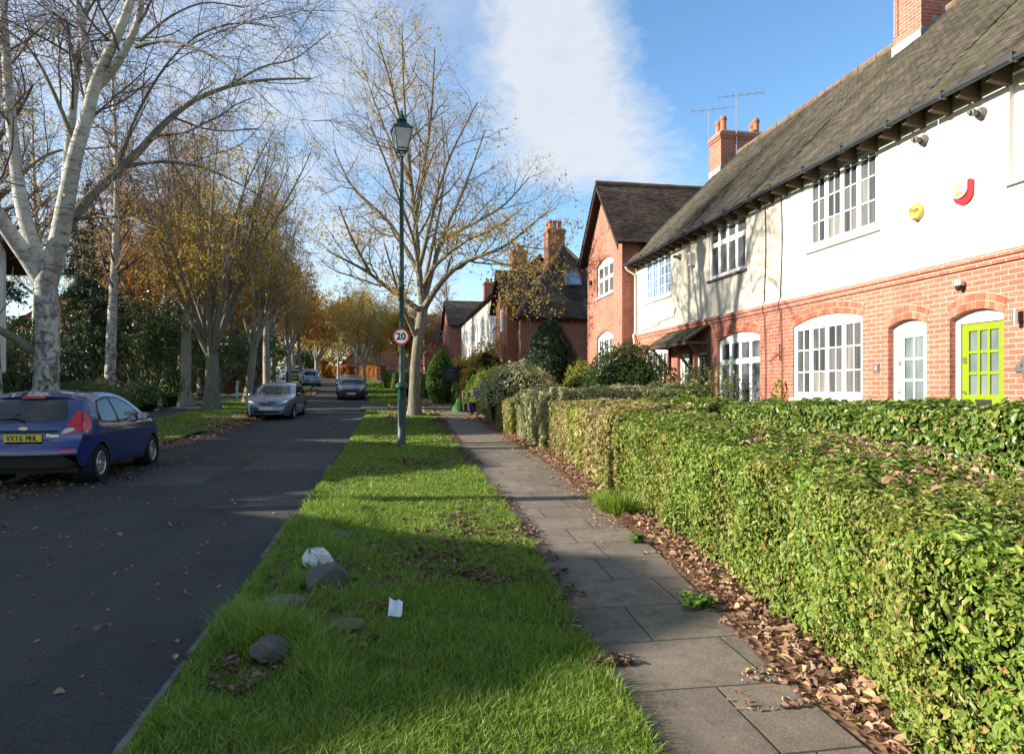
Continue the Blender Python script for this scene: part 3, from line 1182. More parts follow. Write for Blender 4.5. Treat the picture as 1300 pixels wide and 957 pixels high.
aerial(10.72, 21.75, 9.0, 2.2, 'thin aerial mast on the left corner of the far row chimney', 5)
aerial(11.25, 20.86, 9.1, 2.25, 'taller aerial with a long boom in front of the far row chimney')
aerial(10.66, 12.95, 9.2, 1.35, 'aerial with short rods on the near chimney at the top edge', 9)

# ------------------------------------------------------------------ the projecting brick gable
WG = thing('gabled_house', 'brick house with a tall gable projecting at the end of the near row', 'house', (7.53, 23.5, .4))
x0, ya, yb, ze, za = 7.53, 21.5, 25.5, 6.72, 9.0
ym = (ya + yb) / 2
G = Geo()
sheet(G, [(ya, .2), (yb, .2), (yb, ze), (ym, za - .14), (ya, ze)], [sq(22.42, 24.3, 4.98, 6.12, .2), sq(22.42, 24.3, 2.2, 3.5, .2)], .24, FX(x0))
G.build('gable_wall', MT['brick'], WG)
window(WG, FX(x0), 22.42, 24.3, 4.98, 6.12, .2, lights=3, transom=.55, depth=.06, glass='glass_lit')
brick_arch(WG, FX(x0), 22.42, 24.3, 6.12, .2, 1)
window(WG, FX(x0), 22.42, 24.3, 2.2, 3.5, .2, lights=3, grid=(2, 3), depth=.06, glass='glass_lit')
brick_arch(WG, FX(x0), 22.42, 24.3, 3.5, .2, 1)
G = Geo()
sheet(G, [(x0 + .012, .2), (15, .2), (15, ze), (x0 + .012, ze)], [], .1, FY(ya + .004))
G.build('side_wall', MT['brick'], WG)
G = Geo()
sheet(G, [(x0 + .012, .2), (15, .2), (15, ze), (x0 + .012, ze)], [], .1, FYN(yb - .004))
G.build('side_wall', MT['brick'], WG)
G = Geo()
run = ym - 21.15
for sg, yy in ((1, 21.15), (-1, 2 * ym - 21.15)):
    tile_roof(G, (7.22, yy, 6.42), (1, 0, 0), (0, sg * run, za - 6.42), 8.2, math.hypot(run, za - 6.42), seed=20 + sg)
    G.quad((7.22, yy, 6.405), (15.4, yy, 6.405), (15.4, ym, za - .02), (7.22, ym, za - .02), 1)
rf = G.build('roof', [MT['roof_dark'], MT['underlay']], WG)
ridge_tiles((7.22, ym, za + .01), (15.4, ym, za + .01), rf)
G = Geo()
for sg, yy in ((1, 21.15), (-1, 2 * ym - 21.15)):
    a, b = np.array([7.25, yy, 6.36]), np.array([7.25, ym, za - .03])
    V = [a, b, b - [0, 0, .2], a - [0, 0, .2]]
    V2 = [v + [.035, 0, 0] for v in V]
    G.add(V + V2, [(0, 1, 2, 3), (4, 5, 6, 7), (0, 1, 5, 4), (3, 2, 6, 7), (0, 3, 7, 4)])
    G.quad((7.285, yy, 6.34), (7.285, ym, za - .06), (7.53, ym, za - .06), (7.53, yy, 6.34))
G.build('bargeboard', MT['timber_dark'], WG)
G = Geo()
sheet(G, [(21.5, .2), (25.5, .2), (25.5, ze), (ym, za - .1), (21.5, ze)], [], .1, FXN(15.2))
G.build('rear_wall', MT['brick'], WG)
G = Geo()
G.box(7.44, 7.51, 24.85, 25.0, 5.6, 5.75)
tag(G.build('wall_lamp', MT['plastic_dark'], org=(7.5, 24.9, 5.6)), 'dark lamp high on the brick gable left of its upper window', 'wall light')
# low lean-to beside it
LT = thing('lean_to', 'low tiled lean-to between the brick gable and the next house', 'outbuilding', (7.6, 27, .4))
G = Geo()
sheet(G, [(8.2, .3), (12, .3), (12, 2.5), (8.2, 2.5)], [], .1, FY(26.2))
sheet(G, [(26.2, .3), (28.2, .3), (28.2, 2.5), (26.2, 2.5)], [], .1, FX(8.2))
G.build('wall', MT['render_far'], LT)
G = Geo()
tile_roof(G, (7.9, 25.7, 2.55), (0, 1, 0), (2.0, 0, 1.5), 2.7, 2.5, seed=31)
G.quad((7.9, 25.7, 2.54), (7.9, 28.4, 2.54), (9.9, 28.4, 4.03), (9.9, 25.7, 4.03), 1)
G.build('roof', [MT['roof_dark'], MT['underlay']], LT)


# ------------------------------------------------------------------ hipped houses
def hip_roof(root, x0, x1, y0, y1, ze, zr, over=.3, hip0=True, hip1=True, mat_='roof_dark', tw=.2, te=.13, seed=1, tiles=True):
    """ridge runs along y; a hip (or an open gable) at either end"""
    X0, X1, Y0, Y1 = x0 - over, x1 + over, y0 - over, y1 + over
    xm = (X0 + X1) / 2
    rn = (X1 - X0) / 2
    hr = rn * .95
    R0 = Y0 + (hr if hip0 else 0)
    R1 = Y1 - (hr if hip1 else 0)
    dz = zr - ze
    L = math.hypot(rn, dz)
    G = Geo()
    for sg, xx in ((1, X0), (-1, X1)):
        if tiles:
            def keep(a, s_, R0=R0, R1=R1):
                f = s_ / L
                return (a > (R0 - Y0) * f) & (a < (Y1 - Y0) - (Y1 - R1) * f)
            tile_roof(G, (xx, Y0, ze), (0, 1, 0), (sg * rn, 0, dz), Y1 - Y0, L, tw, te, keep, seed=seed + sg + 2)
        G.quad((xx, Y0, ze - .015), (xx, Y1, ze - .015), (xm, R1, zr - .02), (xm, R0, zr - .02), 0 if not tiles else 1)
    for sg, yy, rr, on in ((1, Y0, R0, hip0), (-1, Y1, R1, hip1)):
        if on:
            L2 = math.hypot(hr, dz)
            if tiles:
                def keep2(a, s_):
                    f = s_ / L2
                    return (a > rn * f) & (a < 2 * rn - rn * f)
                tile_roof(G, (X0, yy, ze), (1, 0, 0), (0, sg * hr, dz), X1 - X0, L2, tw, te, keep2, seed=seed + 7 + sg)
            G.tri((X0, yy, ze - .015), (X1, yy, ze - .015), (xm, rr, zr - .02), 0 if not tiles else 1)
    o = G.build('roof', [MT[mat_], MT['underlay']], root)
    ridge_tiles((xm, R0, zr), (xm, R1, zr), o)
    if hip0:
        ridge_tiles((X0, Y0, ze + .02), (xm, R0, zr), o, 'hip_tile_row')
        ridge_tiles((X1, Y0, ze + .02), (xm, R0, zr), o, 'hip_tile_row')
    if hip1:
        ridge_tiles((X0, Y1, ze + .02), (xm, R1, zr), o, 'hip_tile_row')
    return o


def box_walls(root, x0, x1, y0, y1, z0, z1, m, name='wall', holes_front=(), street=-1):
    G = Geo()
    f = FX(x0)
    sheet(G, [(y0, z0), (y1, z0), (y1, z1), (y0, z1)], list(holes_front) if street < 0 else [], .2, f)
    sheet(G, [(y0, z0), (y1, z0), (y1, z1), (y0, z1)], list(holes_front) if street > 0 else [], .2, FXN(x1))
    sheet(G, [(x0 + .002, z0), (x1 - .002, z0), (x1 - .002, z1), (x0 + .002, z1)], [], .2, FY(y0 + .002))
    sheet(G, [(x0 + .002, z0), (x1 - .002, z0), (x1 - .002, z1), (x0 + .002, z1)], [], .2, FYN(y1 - .002))
    return G.build(name, MT[m], root)


def street_gable(root, x0, ya, yb, z0, ze, za, xback, wins, mat_='brick_far', over=.3, seed=1, arch=True):
    ym = (ya + yb) / 2
    G = Geo()
    sheet(G, [(ya, z0), (yb, z0), (yb, ze), (ym, za), (ya, ze)], [sq(*w) for w in wins], .2, FX(x0))
    for y_, f in ((ya, FY(ya + .002)), (yb, FYN(yb - .002))):
        sheet(G, [(x0 + .003, z0), (xback, z0), (xback, ze), (x0 + .003, ze)], [], .1, f)
    G.build('gable_wall', MT[mat_], root)
    for w in wins:
        window(root, FX(x0), *w, lights=2, grid=(1, 2), depth=.06, glass='glass_sky_tint', sill=False)
    G = Geo()
    run = ym - ya + over
    zl = ze - over * (za - ze) / (ym - ya)
    for sg, yy in ((1, ya - over), (-1, yb + over)):
        tile_roof(G, (x0 - .3, yy, zl), (1, 0, 0), (0, sg * run, za + .1 - zl), xback - x0 + .3, math.hypot(run, za + .1 - zl), .2, .13, seed=seed + sg + 1)
        G.quad((x0 - .3, yy, zl - .02), (xback, yy, zl - .02), (xback, ym, za + .08), (x0 - .3, ym, za + .08), 1)
    o = G.build('gable_roof', [MT['roof_dark'], MT['underlay']], root)
    ridge_tiles((x0 - .3, ym, za + .12), (xback, ym, za + .12), o)


# next house: hipped roof, brick, street gable
HB = thing('hipped_brick_house', 'brick house with a big hipped roof and a skylight beyond the near gable', 'house', (8.7, 34.5, .6))
box_walls(HB, 6.0, 11.4, 31.3, 38.0, .3, 5.05, 'brick_far')
rb = hip_roof(HB, 6.0, 11.4, 31.3, 38.0, 5.0, 9.0, hip1=False, seed=40)
street_gable(HB, 5.55, 32.3, 36.0, .4, 5.9, 7.5, 8.4, [(33.5, 34.9, 4.6, 5.7, .15), (33.5, 34.9, 2.0, 3.2, .15)], seed=50)
chimney(HB, 8.1, 9.0, 34.6, 35.6, 8.2, 10.1, [(8.25, 34.8, .42), (8.5, 34.8, .42), (8.75, 34.8, .42), (8.25, 35.3, .42), (8.6, 35.3, .42), (8.85, 35.2, .42)], 'brick_far', flash=None)
G = Geo()
sv = np.array([0, 2.85, 4.]) / math.hypot(2.85, 4.)
nn = np.array([0, -sv[2], sv[1]])
o_ = np.array([8.42, 31.0, 5.0]) + sv * 2.05


def sk(a, b, d):
    return tuple(o_ + np.array([1, 0, 0]) * a + sv * b + nn * d)


for (a0, a1, b0, b1) in ((0, .09, 0, 1.0), (.71, .8, 0, 1.0), (.09, .71, 0, .1), (.09, .71, .9, 1.0)):
    G.fbox(sk, a0, a1, b0, b1, 0, .12)
sko = G.build('skylight', MT['plastic_grey'], HB)
G = Geo()
G.quad(sk(.09, .1, .09), sk(.71, .1, .09), sk(.71, .9, .09), sk(.09, .9, .09))
G.build('pane', MT['glass_sky_tint'], sko)
for i in range(16):
    xx = 6.1 + i * .35
    G = Geo()
    G.box(xx, xx + .06, 31.06, 31.29, 4.82, 4.95)
    G.build('rafter_end', MT['timber_dark'], HB)
for yy in (31.7, 36.6):
    Q = Geo()
    Q.tube([(5.93, yy, 4.9), (5.93, yy, .8)], .05, 6)
    Q.build('downpipe', MT['gutter'], HB)

# white rendered terrace further up
HT = thing('rendered_terrace', 'long white rendered row with brick ground floor beyond the hipped house', 'house', (9.5, 48, 1.0))
wt = [(40.0, 42.0, 5.2, 6.5), (44.5, 46.5, 5.2, 6.5), (49.0, 51.0, 5.2, 6.5), (53.5, 55.5, 5.2, 6.5)]
wl_ = [(39.5, 41.5, 2.2, 3.6), (42.3, 43.2, 1.6, 3.6), (46.0, 48.0, 2.2, 3.6), (49.0, 49.9, 1.6, 3.6), (52, 54, 2.2, 3.6)]
G = Geo()
sheet(G, [(38.0, 4.15), (59, 4.15), (59, 7.4), (38.0, 7.4)], [sq(*w) for w in wt], .2, FX(6.1))
G.build('rendered_wall', MT['render_far'], HT)
G = Geo()
sheet(G, [(38.0, .5), (59, .5), (59, 4.148), (38.0, 4.148)], [sq(*w) for w in wl_], .2, FX(6.08))
sheet(G, [(6.2, .5), (10.6, .5), (10.6, 7.4), (8.4, 9.1), (6.2, 7.4)], [], .2, FY(38.05))
G.build('brick_wall', MT['brick_far'], HT)
for w in wt:
    window(HT, FX(6.1), *w, lights=3, grid=(1, 3), glass='glass_sky_tint', depth=.04)
for w in wl_:
    window(HT, FX(6.08), *w, lights=2, grid=(1, 3), glass='glass_sky_tint', depth=.04, sill=False)
hip_roof(HT, 6.1, 10.7, 38.2, 59, 7.25, 9.3, hip0=False, hip1=False, seed=60)
chimney(HT, 8.5, 9.6, 47.4, 48.6, 8.2, 11.6, [(8.7, 47.6, .4), (9.0, 47.6, .4), (9.3, 47.6, .4), (8.8, 48.2, .4), (9.3, 48.2, .4)], 'brick_far', flash=None)
for k in range(44):
    yy = 38.3 + k * .475
    G = Geo()
    G.box(5.8, 6.09, yy, yy + .07, 7.1, 7.24)
    G.build('rafter_end', MT['timber_dark'], HT)

HC = thing('gabled_house', 'distant brick house with a gable facing the street past the white row', 'house', (6, 66, 1.9))
street_gable(HC, 5.45, 61.5, 71.5, 1.2, 7.6, 10.2, 15, [(64.6, 66.4, 5.8, 7.0, .1), (64.6, 66.4, 3.2, 4.6, .1)], seed=70)
chimney(HC, 9, 10, 65.5, 66.7, 9.6, 12.2, [(9.25, 65.8, .4), (9.7, 65.8, .4), (9.5, 66.4, .4)], 'brick_far', flash=None)
HD = thing('gabled_house', 'farthest brick gable on the right of the street behind branches', 'house', (5, 88, 2.6))
street_gable(HD, 4.2, 84, 92, 2.2, 8.2, 11.2, 12, [(87, 89, 6.4, 7.6, .1), (87, 89, 3.6, 4.9, .1)], seed=74)
# house at the bend
HE = thing('red_roofed_house', 'far house with a steep red roof at the bend of the street', 'house', (-2, 118, 3.8))
box_walls(HE, -8.0, 4, 118, 126, 3.2, 6.2, 'brick_far')
s = S('red_clay_roof', .9, .15)
s.col(s.ramp(s.noise(s.pos(), 2., 4), [(.3, (.26, .10, .06)), (.7, (.36, .15, .09))]))
MT['roof_red'] = s.m
hip_roof(HE, -8.0, 4, 118, 126, 6.0, 11.6, mat_='roof_red', tiles=False, seed=80, hip0=False)
G = Geo()
sheet(G, [(-8.0, 6.0), (4, 6.0), (-2, 11.4)], [], .1, FY(117.9))
G.build('gable_wall', MT['roof_red'], HE)

# ------------------------------------------------------------------ houses on the left of the street
LEFT = 'cottages behind the left hand pavement'


def left_hip(y0, y1, label, zr=7.0):
    H = thing('hipped_cottage', label, 'house', (-17, (y0 + y1) / 2, .1), LEFT)
    wn = [(y0 + 1.2, y0 + 2.6, 1.2, 2.4), (y1 - 2.6, y1 - 1.2, 1.2, 2.4)]
    box_walls(H, -20, -14, y0, y1, 0, 4.1, 'render_far', holes_front=[sq(*w) for w in wn], street=1)
    for w in wn:
        window(H, FXN(-14), *w, lights=2, grid=(2, 2))
    hip_roof(H, -20, -14, y0, y1, 4.0, zr, over=.4, mat_='roof_dark', tw=.3, te=.2, seed=90)
    return H


left_hip(2.7, 9.9, 'white cottage with a hipped roof nearest on the left, outside the picture')
left_hip(11.2, 20.6, 'white cottage with a hipped roof second on the left, outside the picture')
L2 = thing('gabled_cottage', 'white gabled cottage with dark eaves at the left hand edge', 'house', (-15, 25, .3), LEFT)
G = Geo()
ya, yb, ym, ze, za = 21.9, 28.2, 25.05, 6.7, 9.6
sheet(G, [(ya, 0), (yb, 0), (yb, ze), (ym, za), (ya, ze)], [sq(24, 26, 4.4, 5.6)], .2, FXN(-14))
for y_, f in ((ya, FY(ya + .004)), (yb, FYN(yb - .004))):
    sheet(G, [(-22, 0), (-14.012, 0), (-14.012, ze), (-22, ze)], [], .1, f)
G.build('wall', MT['render'], L2)
window(L2, FXN(-14), 24, 26, 4.4, 5.6, lights=2, grid=(2, 2))
G = Geo()
run = ym - ya + .75
zl = ze - .75 * (za - ze) / (ym - ya)
for sg, yy in ((1, ya - .75), (-1, yb + .75)):
    tile_roof(G, (-22, yy, zl), (1, 0, 0), (0, sg * run, za + .08 - zl), 8.5, math.hypot(run, za - zl), .25, .16, seed=97 + sg)
    G.quad((-22, yy, zl - .02), (-13.5, yy, zl - .02), (-13.5, ym, za + .05), (-22, ym, za + .05), 1)
    G.add([(-13.5, yy, zl), (-13.5, ym, za + .05), (-13.5, ym, za - .2), (-13.5, yy, zl - .25)], [(0, 1, 2, 3)], 1)
G.build('roof', [MT['roof_dark'], MT['underlay']], L2)
G = Geo()
tile_roof(G, (-15.6, 29.6, 3.0), (-1, 0, 0), (0, -1.3, 2.2), 5, 2.5, .25, .16, seed=99)
G.quad((-15.6, 29.6, 2.98), (-20.6, 29.6, 2.98), (-20.6, 28.3, 5.18), (-15.6, 28.3, 5.18), 1)
G.build('lower_roof', [MT['roof_dark'], MT['underlay']], L2)
LB = thing('brick_house', 'red brick house half hidden by trees on the left', 'house', (-24, 58, 1.2))
box_walls(LB, -27, -20, 54, 62, .8, 5.8, 'brick_far', street=1)
hip_roof(LB, -27, -20, 54, 62, 5.7, 9.6, mat_='roof_red', tiles=False, seed=100)
# ------------------------------------------------------------------ plant materials
s = S('birch_bark', .85, .2)
o = s.obj()
c = s.ramp(s.noise(s.mapv(o, (1, 1, .5)), 2.2, 5, .7), [(.3, (.36, .335, .295)), (.7, (.56, .53, .48))])
lines = s.ramp(s.noise(s.mapv(o, (1.6, 1.6, 9)), 1.3, 5, .75), [(.53, 0), (.63, .85)])
c = s.mix(lines, c, (.10, .075, .06))
blot = s.ramp(s.noise(s.mapv(o, (2.8, 2.8, 1.5)), 2.1, 6, .72, .6), [(.47, 0), (.56, 1)])
zz = s.sep(o)[2]
low = s.math('SUBTRACT', 1.25, s.math('MULTIPLY', zz, .20), clamp=True)
c = s.mix(s.math('MULTIPLY', blot, low), c, (.055, .04, .03))
gr = s.ramp(s.noise(o, 3.1, 4), [(.52, 0), (.7, .5)])
c = s.mix(gr, c, (.22, .23, .12))
s.col(c).bump(s.noise(s.mapv(o, (2, 2, 1)), 14., 5, .7), .6, .03)
MT['bark_birch'] = s.m


def barkmat(name, a, b, moss, k=.6):
    s = S(name, .9, .15)
    o = s.obj()
    c = s.ramp(s.noise(s.mapv(o, (6, 6, 1.2)), 2.2, 5, .7), [(.3, a), (.7, b)])
    c = s.mix(s.ramp(s.noise(o, 2.1, 5, .7), [(.45, 0), (.7, k)]), c, moss)
    s.col(c).bump(s.noise(s.mapv(o, (5, 5, 1.)), 5., 5, .7), .7, .03)
    return s.m


MT['bark_grey'] = barkmat('grey_green_bark', (.10, .085, .065), (.26, .235, .19), (.15, .155, .06))
MT['bark_pale'] = barkmat('pale_bark', (.20, .175, .14), (.40, .36, .30), (.22, .21, .11), .5)
MT['bark_mottled'] = barkmat('mottled_pale_bark', (.085, .07, .055), (.31, .27, .21), (.15, .145, .06), .9)
MT['twig'] = plain('purple_brown_twigs', (.135, .095, .08), .8, .2, .35, .8)
MT['twig_olive'] = plain('olive_twigs', (.19, .135, .08), .8, .2, .35, .8)
YEL = [(0, (.38, .22, .03)), (.35, (.48, .33, .05)), (.6, (.28, .26, .04)), (.85, (.54, .38, .07)), (1, (.42, .17, .03))]
MT['leaf_yellow'] = leafmat('yellowing_leaves', YEL, .4)
MT['leaf_bright_yellow'] = leafmat('bright_yellow_leaves', [(0, (.40, .26, .03)), (.4, (.50, .36, .05)), (.7, (.30, .27, .04)), (1, (.46, .22, .04))], .45)
MT['leaf_gold'] = leafmat('golden_leaves', [(0, (.40, .20, .02)), (.5, (.52, .34, .03)), (.8, (.34, .28, .03)), (1, (.46, .16, .02))], .4)
MT['leaf_gold_far'] = leafmat('far_autumn_leaves', [(0, (.20, .17, .04)), (.4, (.34, .24, .06)), (.7, (.40, .25, .06)), (1, (.36, .18, .06))], .35)
MT['leaf_orange'] = leafmat('orange_beech_leaves', [(0, (.36, .13, .025)), (.5, (.48, .20, .04)), (1, (.52, .27, .06))], .35)
MT['leaf_olive'] = leafmat('yellow_green_leaves', [(0, (.30, .25, .035)), (.5, (.50, .37, .05)), (.85, (.60, .40, .06)), (1, (.55, .27, .05))], .4)
MT['leaf_near'] = leafmat('clipped_privet_leaves', [(0, (.085, .140, .02)), (.4, (.158, .245, .035)), (.75, (.23, .33, .055)), (.92, (.32, .36, .075)), (1, (.32, .17, .07))], .32, .45, .3,
                          [(0, (.10, .145, .02)), (.5, (.20, .255, .045)), (.83, (.32, .33, .08)), (1, (.40, .22, .10))], 1.4)
MT['leaf_seedy'] = leafmat('olive_and_brown_hedge_leaves', [(0, (.14, .15, .04)), (.35, (.27, .26, .07)), (.6, (.42, .29, .15)), (.85, (.47, .33, .2)), (1, (.25, .25, .05))], .3, .5, .3,
                           [(0, (.12, .16, .03)), (.5, (.29, .32, .07)), (1, (.42, .34, .11))], 1.1)
MT['leaf_mid'] = leafmat('green_hedge_leaves', [(0, (.05, .10, .016)), (.5, (.13, .21, .03)), (.85, (.22, .30, .05)), (1, (.34, .24, .07))], .3, .4, .5)
MT['leaf_silver'] = leafmat('variegated_silver_leaves', [(0, (.17, .21, .06)), (.5, (.36, .39, .17)), (.8, (.60, .59, .36)), (1, (.42, .31, .16))], .3)
MT['leaf_dark'] = leafmat('dark_evergreen_leaves', [(0, (.02, .05, .014)), (.6, (.05, .10, .026)), (1, (.10, .16, .045))], .2, .4, .45)
MT['leaf_yew'] = leafmat('yew_needles', [(0, (.012, .026, .012)), (.6, (.022, .046, .018)), (1, (.045, .075, .025))], .15)
MT['leaf_bright'] = leafmat('bright_green_conifer', [(0, (.05, .12, .012)), (.6, (.10, .22, .02)), (1, (.18, .30, .04))], .3)
MT['leaf_lime'] = leafmat('yellow_green_shrub', [(0, (.12, .16, .02)), (.5, (.22, .26, .03)), (1, (.34, .32, .05))], .35)
MT['leaf_holly'] = leafmat('holly_leaves', [(0, (.035, .07, .02)), (.6, (.095, .15, .04)), (.9, (.18, .22, .06)), (1, (.28, .26, .07))], .15, .25, .6)
MT['leaf_rosemary'] = leafmat('feathery_green_leaves', [(0, (.045, .085, .018)), (.6, (.09, .16, .04)), (1, (.17, .22, .055))], .3)
MT['leaf_conifer'] = leafmat('dark_conifer_needles', [(0, (.015, .036, .018)), (.6, (.032, .07, .032)), (1, (.07, .11, .045))], .15)
MT['hedge_twig'] = plain('hedge_twigs', (.20, .13, .085), .85, .15, .3, 6.)
MT['core'] = plain('shade_dark_twig_core', (.022, .02, .012), .95, .05, .4, 6.)  # hedge inside: shade between the leaves is put into this dark colour
MT['core_green'] = plain('shade_dark_leaf_core', (.012, .02, .008), .95, .05, .4, 6.)  # bush inside: same painted shade, greener
MT['fallen'] = leafmat('fallen_leaves', [(0, (.13, .075, .05)), (.35, (.28, .155, .095)), (.7, (.42, .25, .155)), (.9, (.50, .33, .21)), (1, (.48, .35, .10))], .2, .7)
MT['fallen_dark'] = leafmat('dark_fallen_leaves', [(0, (.06, .032, .024)), (.5, (.12, .062, .042)), (.85, (.22, .12, .075)), (1, (.34, .22, .12))], .15, .6)  # a darker brown set of leaf colours
MT['grass'] = leafmat('grass_blades', [(0, (.095, .185, .017)), (.5, (.165, .29, .029)), (.85, (.25, .36, .05)), (1, (.42, .38, .13))], .35, .45, .35,
                      [(0, (.12, .21, .02)), (.6, (.215, .325, .036)), (1, (.36, .37, .09))], 2.2)
MT['purple_leaf'] = leafmat('dark_red_leaves', [(0, (.07, .02, .02)), (.6, (.13, .045, .035)), (1, (.2, .09, .05))], .3)


def unit(v):
    return v / np.maximum(np.linalg.norm(v, axis=-1, keepdims=True), 1e-9)


def leaves(geo, C, size, N=None, rg=RNG, aspect=.55, wild=.8, mi=0, fold=.15, jitter=.35, fine=False):
    """four cornered leaves, slightly cupped"""
    n = len(C)
    if n == 0:
        return
    A = rg.normal(size=(n, 3))
    if N is None:
        M_ = rg.normal(size=(n, 3))
        M_[:, 2] += .5
    else:
        M_ = N + wild * rg.normal(size=(n, 3)) * .6
        M_[:, 2] += .15
    M_ = unit(M_)
    A = unit(A - (A * M_).sum(1, keepdims=True) * M_)
    B = np.cross(M_, A)
    sz = size * (1 + jitter * rg.normal(size=(n, 1)))
    sz = np.clip(sz, size * .4, size * 1.9)
    if fine:
        w1 = sz * aspect * .5
        cup = M_ * sz * fold
        tip = M_ * sz * (rg.random((n, 1)) - .5) * 2 * fold
        vs = [C - A * sz * .5, C + B * w1 - A * sz * .22 + cup, C + B * w1 * .8 + A * sz * .18 + cup, C + A * sz * .5 + tip,
              C - B * w1 * .8 + A * sz * .18 + cup, C - B * w1 - A * sz * .22 + cup]
        V = np.stack(vs, 1).reshape(-1, 3)
        k = np.arange(n)[:, None] * 6
        geo.add(V, np.concatenate([k + np.array([0, 1, 2, 3]), k + np.array([0, 3, 4, 5])]), mi)
        return
    v0 = C - A * sz * .5
    v1 = C + B * sz * aspect * .5 - A * sz * .05 + M_ * sz * fold
    v2 = C + A * sz * .5
    v3 = C - B * sz * aspect * .5 - A * sz * .05 + M_ * sz * fold
    V = np.stack([v0, v1, v2, v3], 1).reshape(-1, 3)
    F = np.arange(n)[:, None] * 4 + np.array([0, 1, 2, 3])
    geo.add(V, F, mi)


def wob(P, k=1., seed=0):
    rg = np.random.default_rng(seed + 77)
    f = np.zeros(len(P))
    for i in range(5):
        w = rg.normal(size=3) * k * (1 + .6 * i)
        f += np.sin(P @ w + rg.random() * 6.28) / (1 + .4 * i)
    return f / 2.2


def hedge(name, label, path, w, h, dens, size, m, cat='hedge', group=None, z0=None, bump=.05, rnd=.16, far=None, core='core', org=None, sparse_low=0.):
    """a clipped hedge along path [(x, y)...]; h may be a list of heights along the path"""
    P = np.array(path, float)
    seg = np.linalg.norm(np.diff(P, axis=0), axis=1)
    cum = np.concatenate([[0], np.cumsum(seg)])
    L = cum[-1]
    rg = np.random.default_rng(int(abs(P[0, 0] * 100) + abs(P[0, 1] * 37)) % 9999)
    hs = np.interp(np.linspace(0, 1, 32), np.linspace(0, 1, len(h)), h) if hasattr(h, '__len__') else np.full(32, h)

    def at(t):
        x = np.interp(t, cum, P[:, 0])
        y = np.interp(t, cum, P[:, 1])
        e = .05
        dx = np.interp(np.minimum(t + e, L), cum, P[:, 0]) - np.interp(np.maximum(t - e, 0), cum, P[:, 0])
        dy = np.interp(np.minimum(t + e, L), cum, P[:, 1]) - np.interp(np.maximum(t - e, 0), cum, P[:, 1])
        n = np.hypot(dx, dy)
        return x, y, -dy / n, dx / n, np.interp(t / L, np.linspace(0, 1, 32), hs)

    def shell(t, q, inset=0.):
        """q in 0..1 over left side, top, right side"""
        x, y, nx, ny, hh = at(t)
        zb = gz(x, y) if z0 is None else z0
        ww = w / 2 - inset
        ht = hh - inset
        per = 2 * ht + 2 * ww
        d = q * per
        side = np.where(d < ht, -1, np.where(d > ht + 2 * ww, 1, 0))
        a = np.where(side == -1, -ww, np.where(side == 1, ww, d - ht - ww))
        b = np.where(side == -1, d, np.where(side == 1, per - d, ht))
        N = np.stack([nx * np.where(side == 0, 0, side), ny * np.where(side == 0, 0, side), (side == 0) * 1.], -1)
        # rounded shoulders
        da, db = np.maximum(np.abs(a) - (ww - rnd), 0), np.maximum(b - (ht - rnd), 0)
        cut = np.where((da > 0) & (db > 0), np.maximum(np.hypot(da, db) - rnd, 0) / np.maximum(np.hypot(da, db), 1e-6), 0)
        a = a - np.sign(a) * da * cut
        b = b - db * cut
        a = a * (1 - .10 * (1 - np.minimum(b / np.maximum(ht, .1), 1)))
        X = np.stack([x + nx * a, y + ny * a, zb + b], -1)
        return X, N, b
    area = L * (2 * hs.mean() + w)
    n = int(area * dens)
    t = rg.random(n) * L
    q = rg.random(n)
    X, N, b = shell(t, q)
    keep = np.ones(n, bool)
    if far is not None:                       # thin the leaves out with distance, and make them larger
        dist = np.linalg.norm(X[:, :2], axis=1)
        keep &= rg.random(n) < np.clip((far / dist) ** 1.3, .18, 1)
    if sparse_low:
        keep &= (b > sparse_low) | (rg.random(n) < .45 * (b / sparse_low) + .15)
    X, N = X[keep], N[keep]
    off = wob(X, 1.6, 3) * bump + wob(X, 6., 5) * bump * .5 - rg.random(len(X)) ** 2 * .15 + (rg.random(len(X)) > .97) * rg.random(len(X)) * .07
    X = X + N * off[:, None]
    G = Geo()
    sz = size if far is None else None
    if far is None:
        leaves(G, X, size, N, rg)
    else:
        dist = np.linalg.norm(X[:, :2], axis=1)
        for lo, hi, k in ((0, far, 1.), (far, 2 * far, 1.3), (2 * far, 4 * far, 1.8), (4 * far, 1e9, 2.6)):
            mk = (dist >= lo) & (dist < hi)
            leaves(G, X[mk], size * k, N[mk], rg, fine=k < 1.5, jitter=.5)
    # ends
    for te, sg in ((0., -1), (L, 1)):
        x, y, nx, ny, hh = at(np.array([te]))
        ne = int(w * hh[0] * dens * (.5 if far else 1.))
        a = (rg.random(ne) - .5) * w
        bb = rg.random(ne) * hh[0]
        dx, dy = ny[0] * sg, -nx[0] * sg
        zb = (gz(x, y) if z0 is None else np.array([z0]))[0] if z0 is None else z0
        E = np.stack([x[0] + nx[0] * a, y[0] + ny[0] * a, zb + bb], -1)
        Nn = np.repeat([[dx, dy, 0.]], ne, 0)
        E += Nn * (wob(E, 3., 9) * bump - rg.random(ne) ** 2 * .1)[:, None]
        leaves(G, E, size * (1.4 if far else 1.), Nn, rg)
    # thin shoots that stick out of the clipped face
    if far is not None:
        for q_ in rg.integers(0, len(X), min(420, len(X) // 40)):
            p0 = X[q_] - N[q_] * .09
            dv = N[q_] * rg.uniform(.5, 1) + rg.normal(size=3) * .45 + [0, 0, .45]
            dv = dv / np.linalg.norm(dv) * rg.uniform(.10, .19)
            G.tube([p0, p0 + dv * .6 + rg.normal(size=3) * .01, p0 + dv], [.0026, .002, .0012], 3, 2)
    # the twiggy inside, coloured near black so gaps read as shade
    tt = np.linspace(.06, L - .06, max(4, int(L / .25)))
    qq = np.linspace(0, 1, 13)
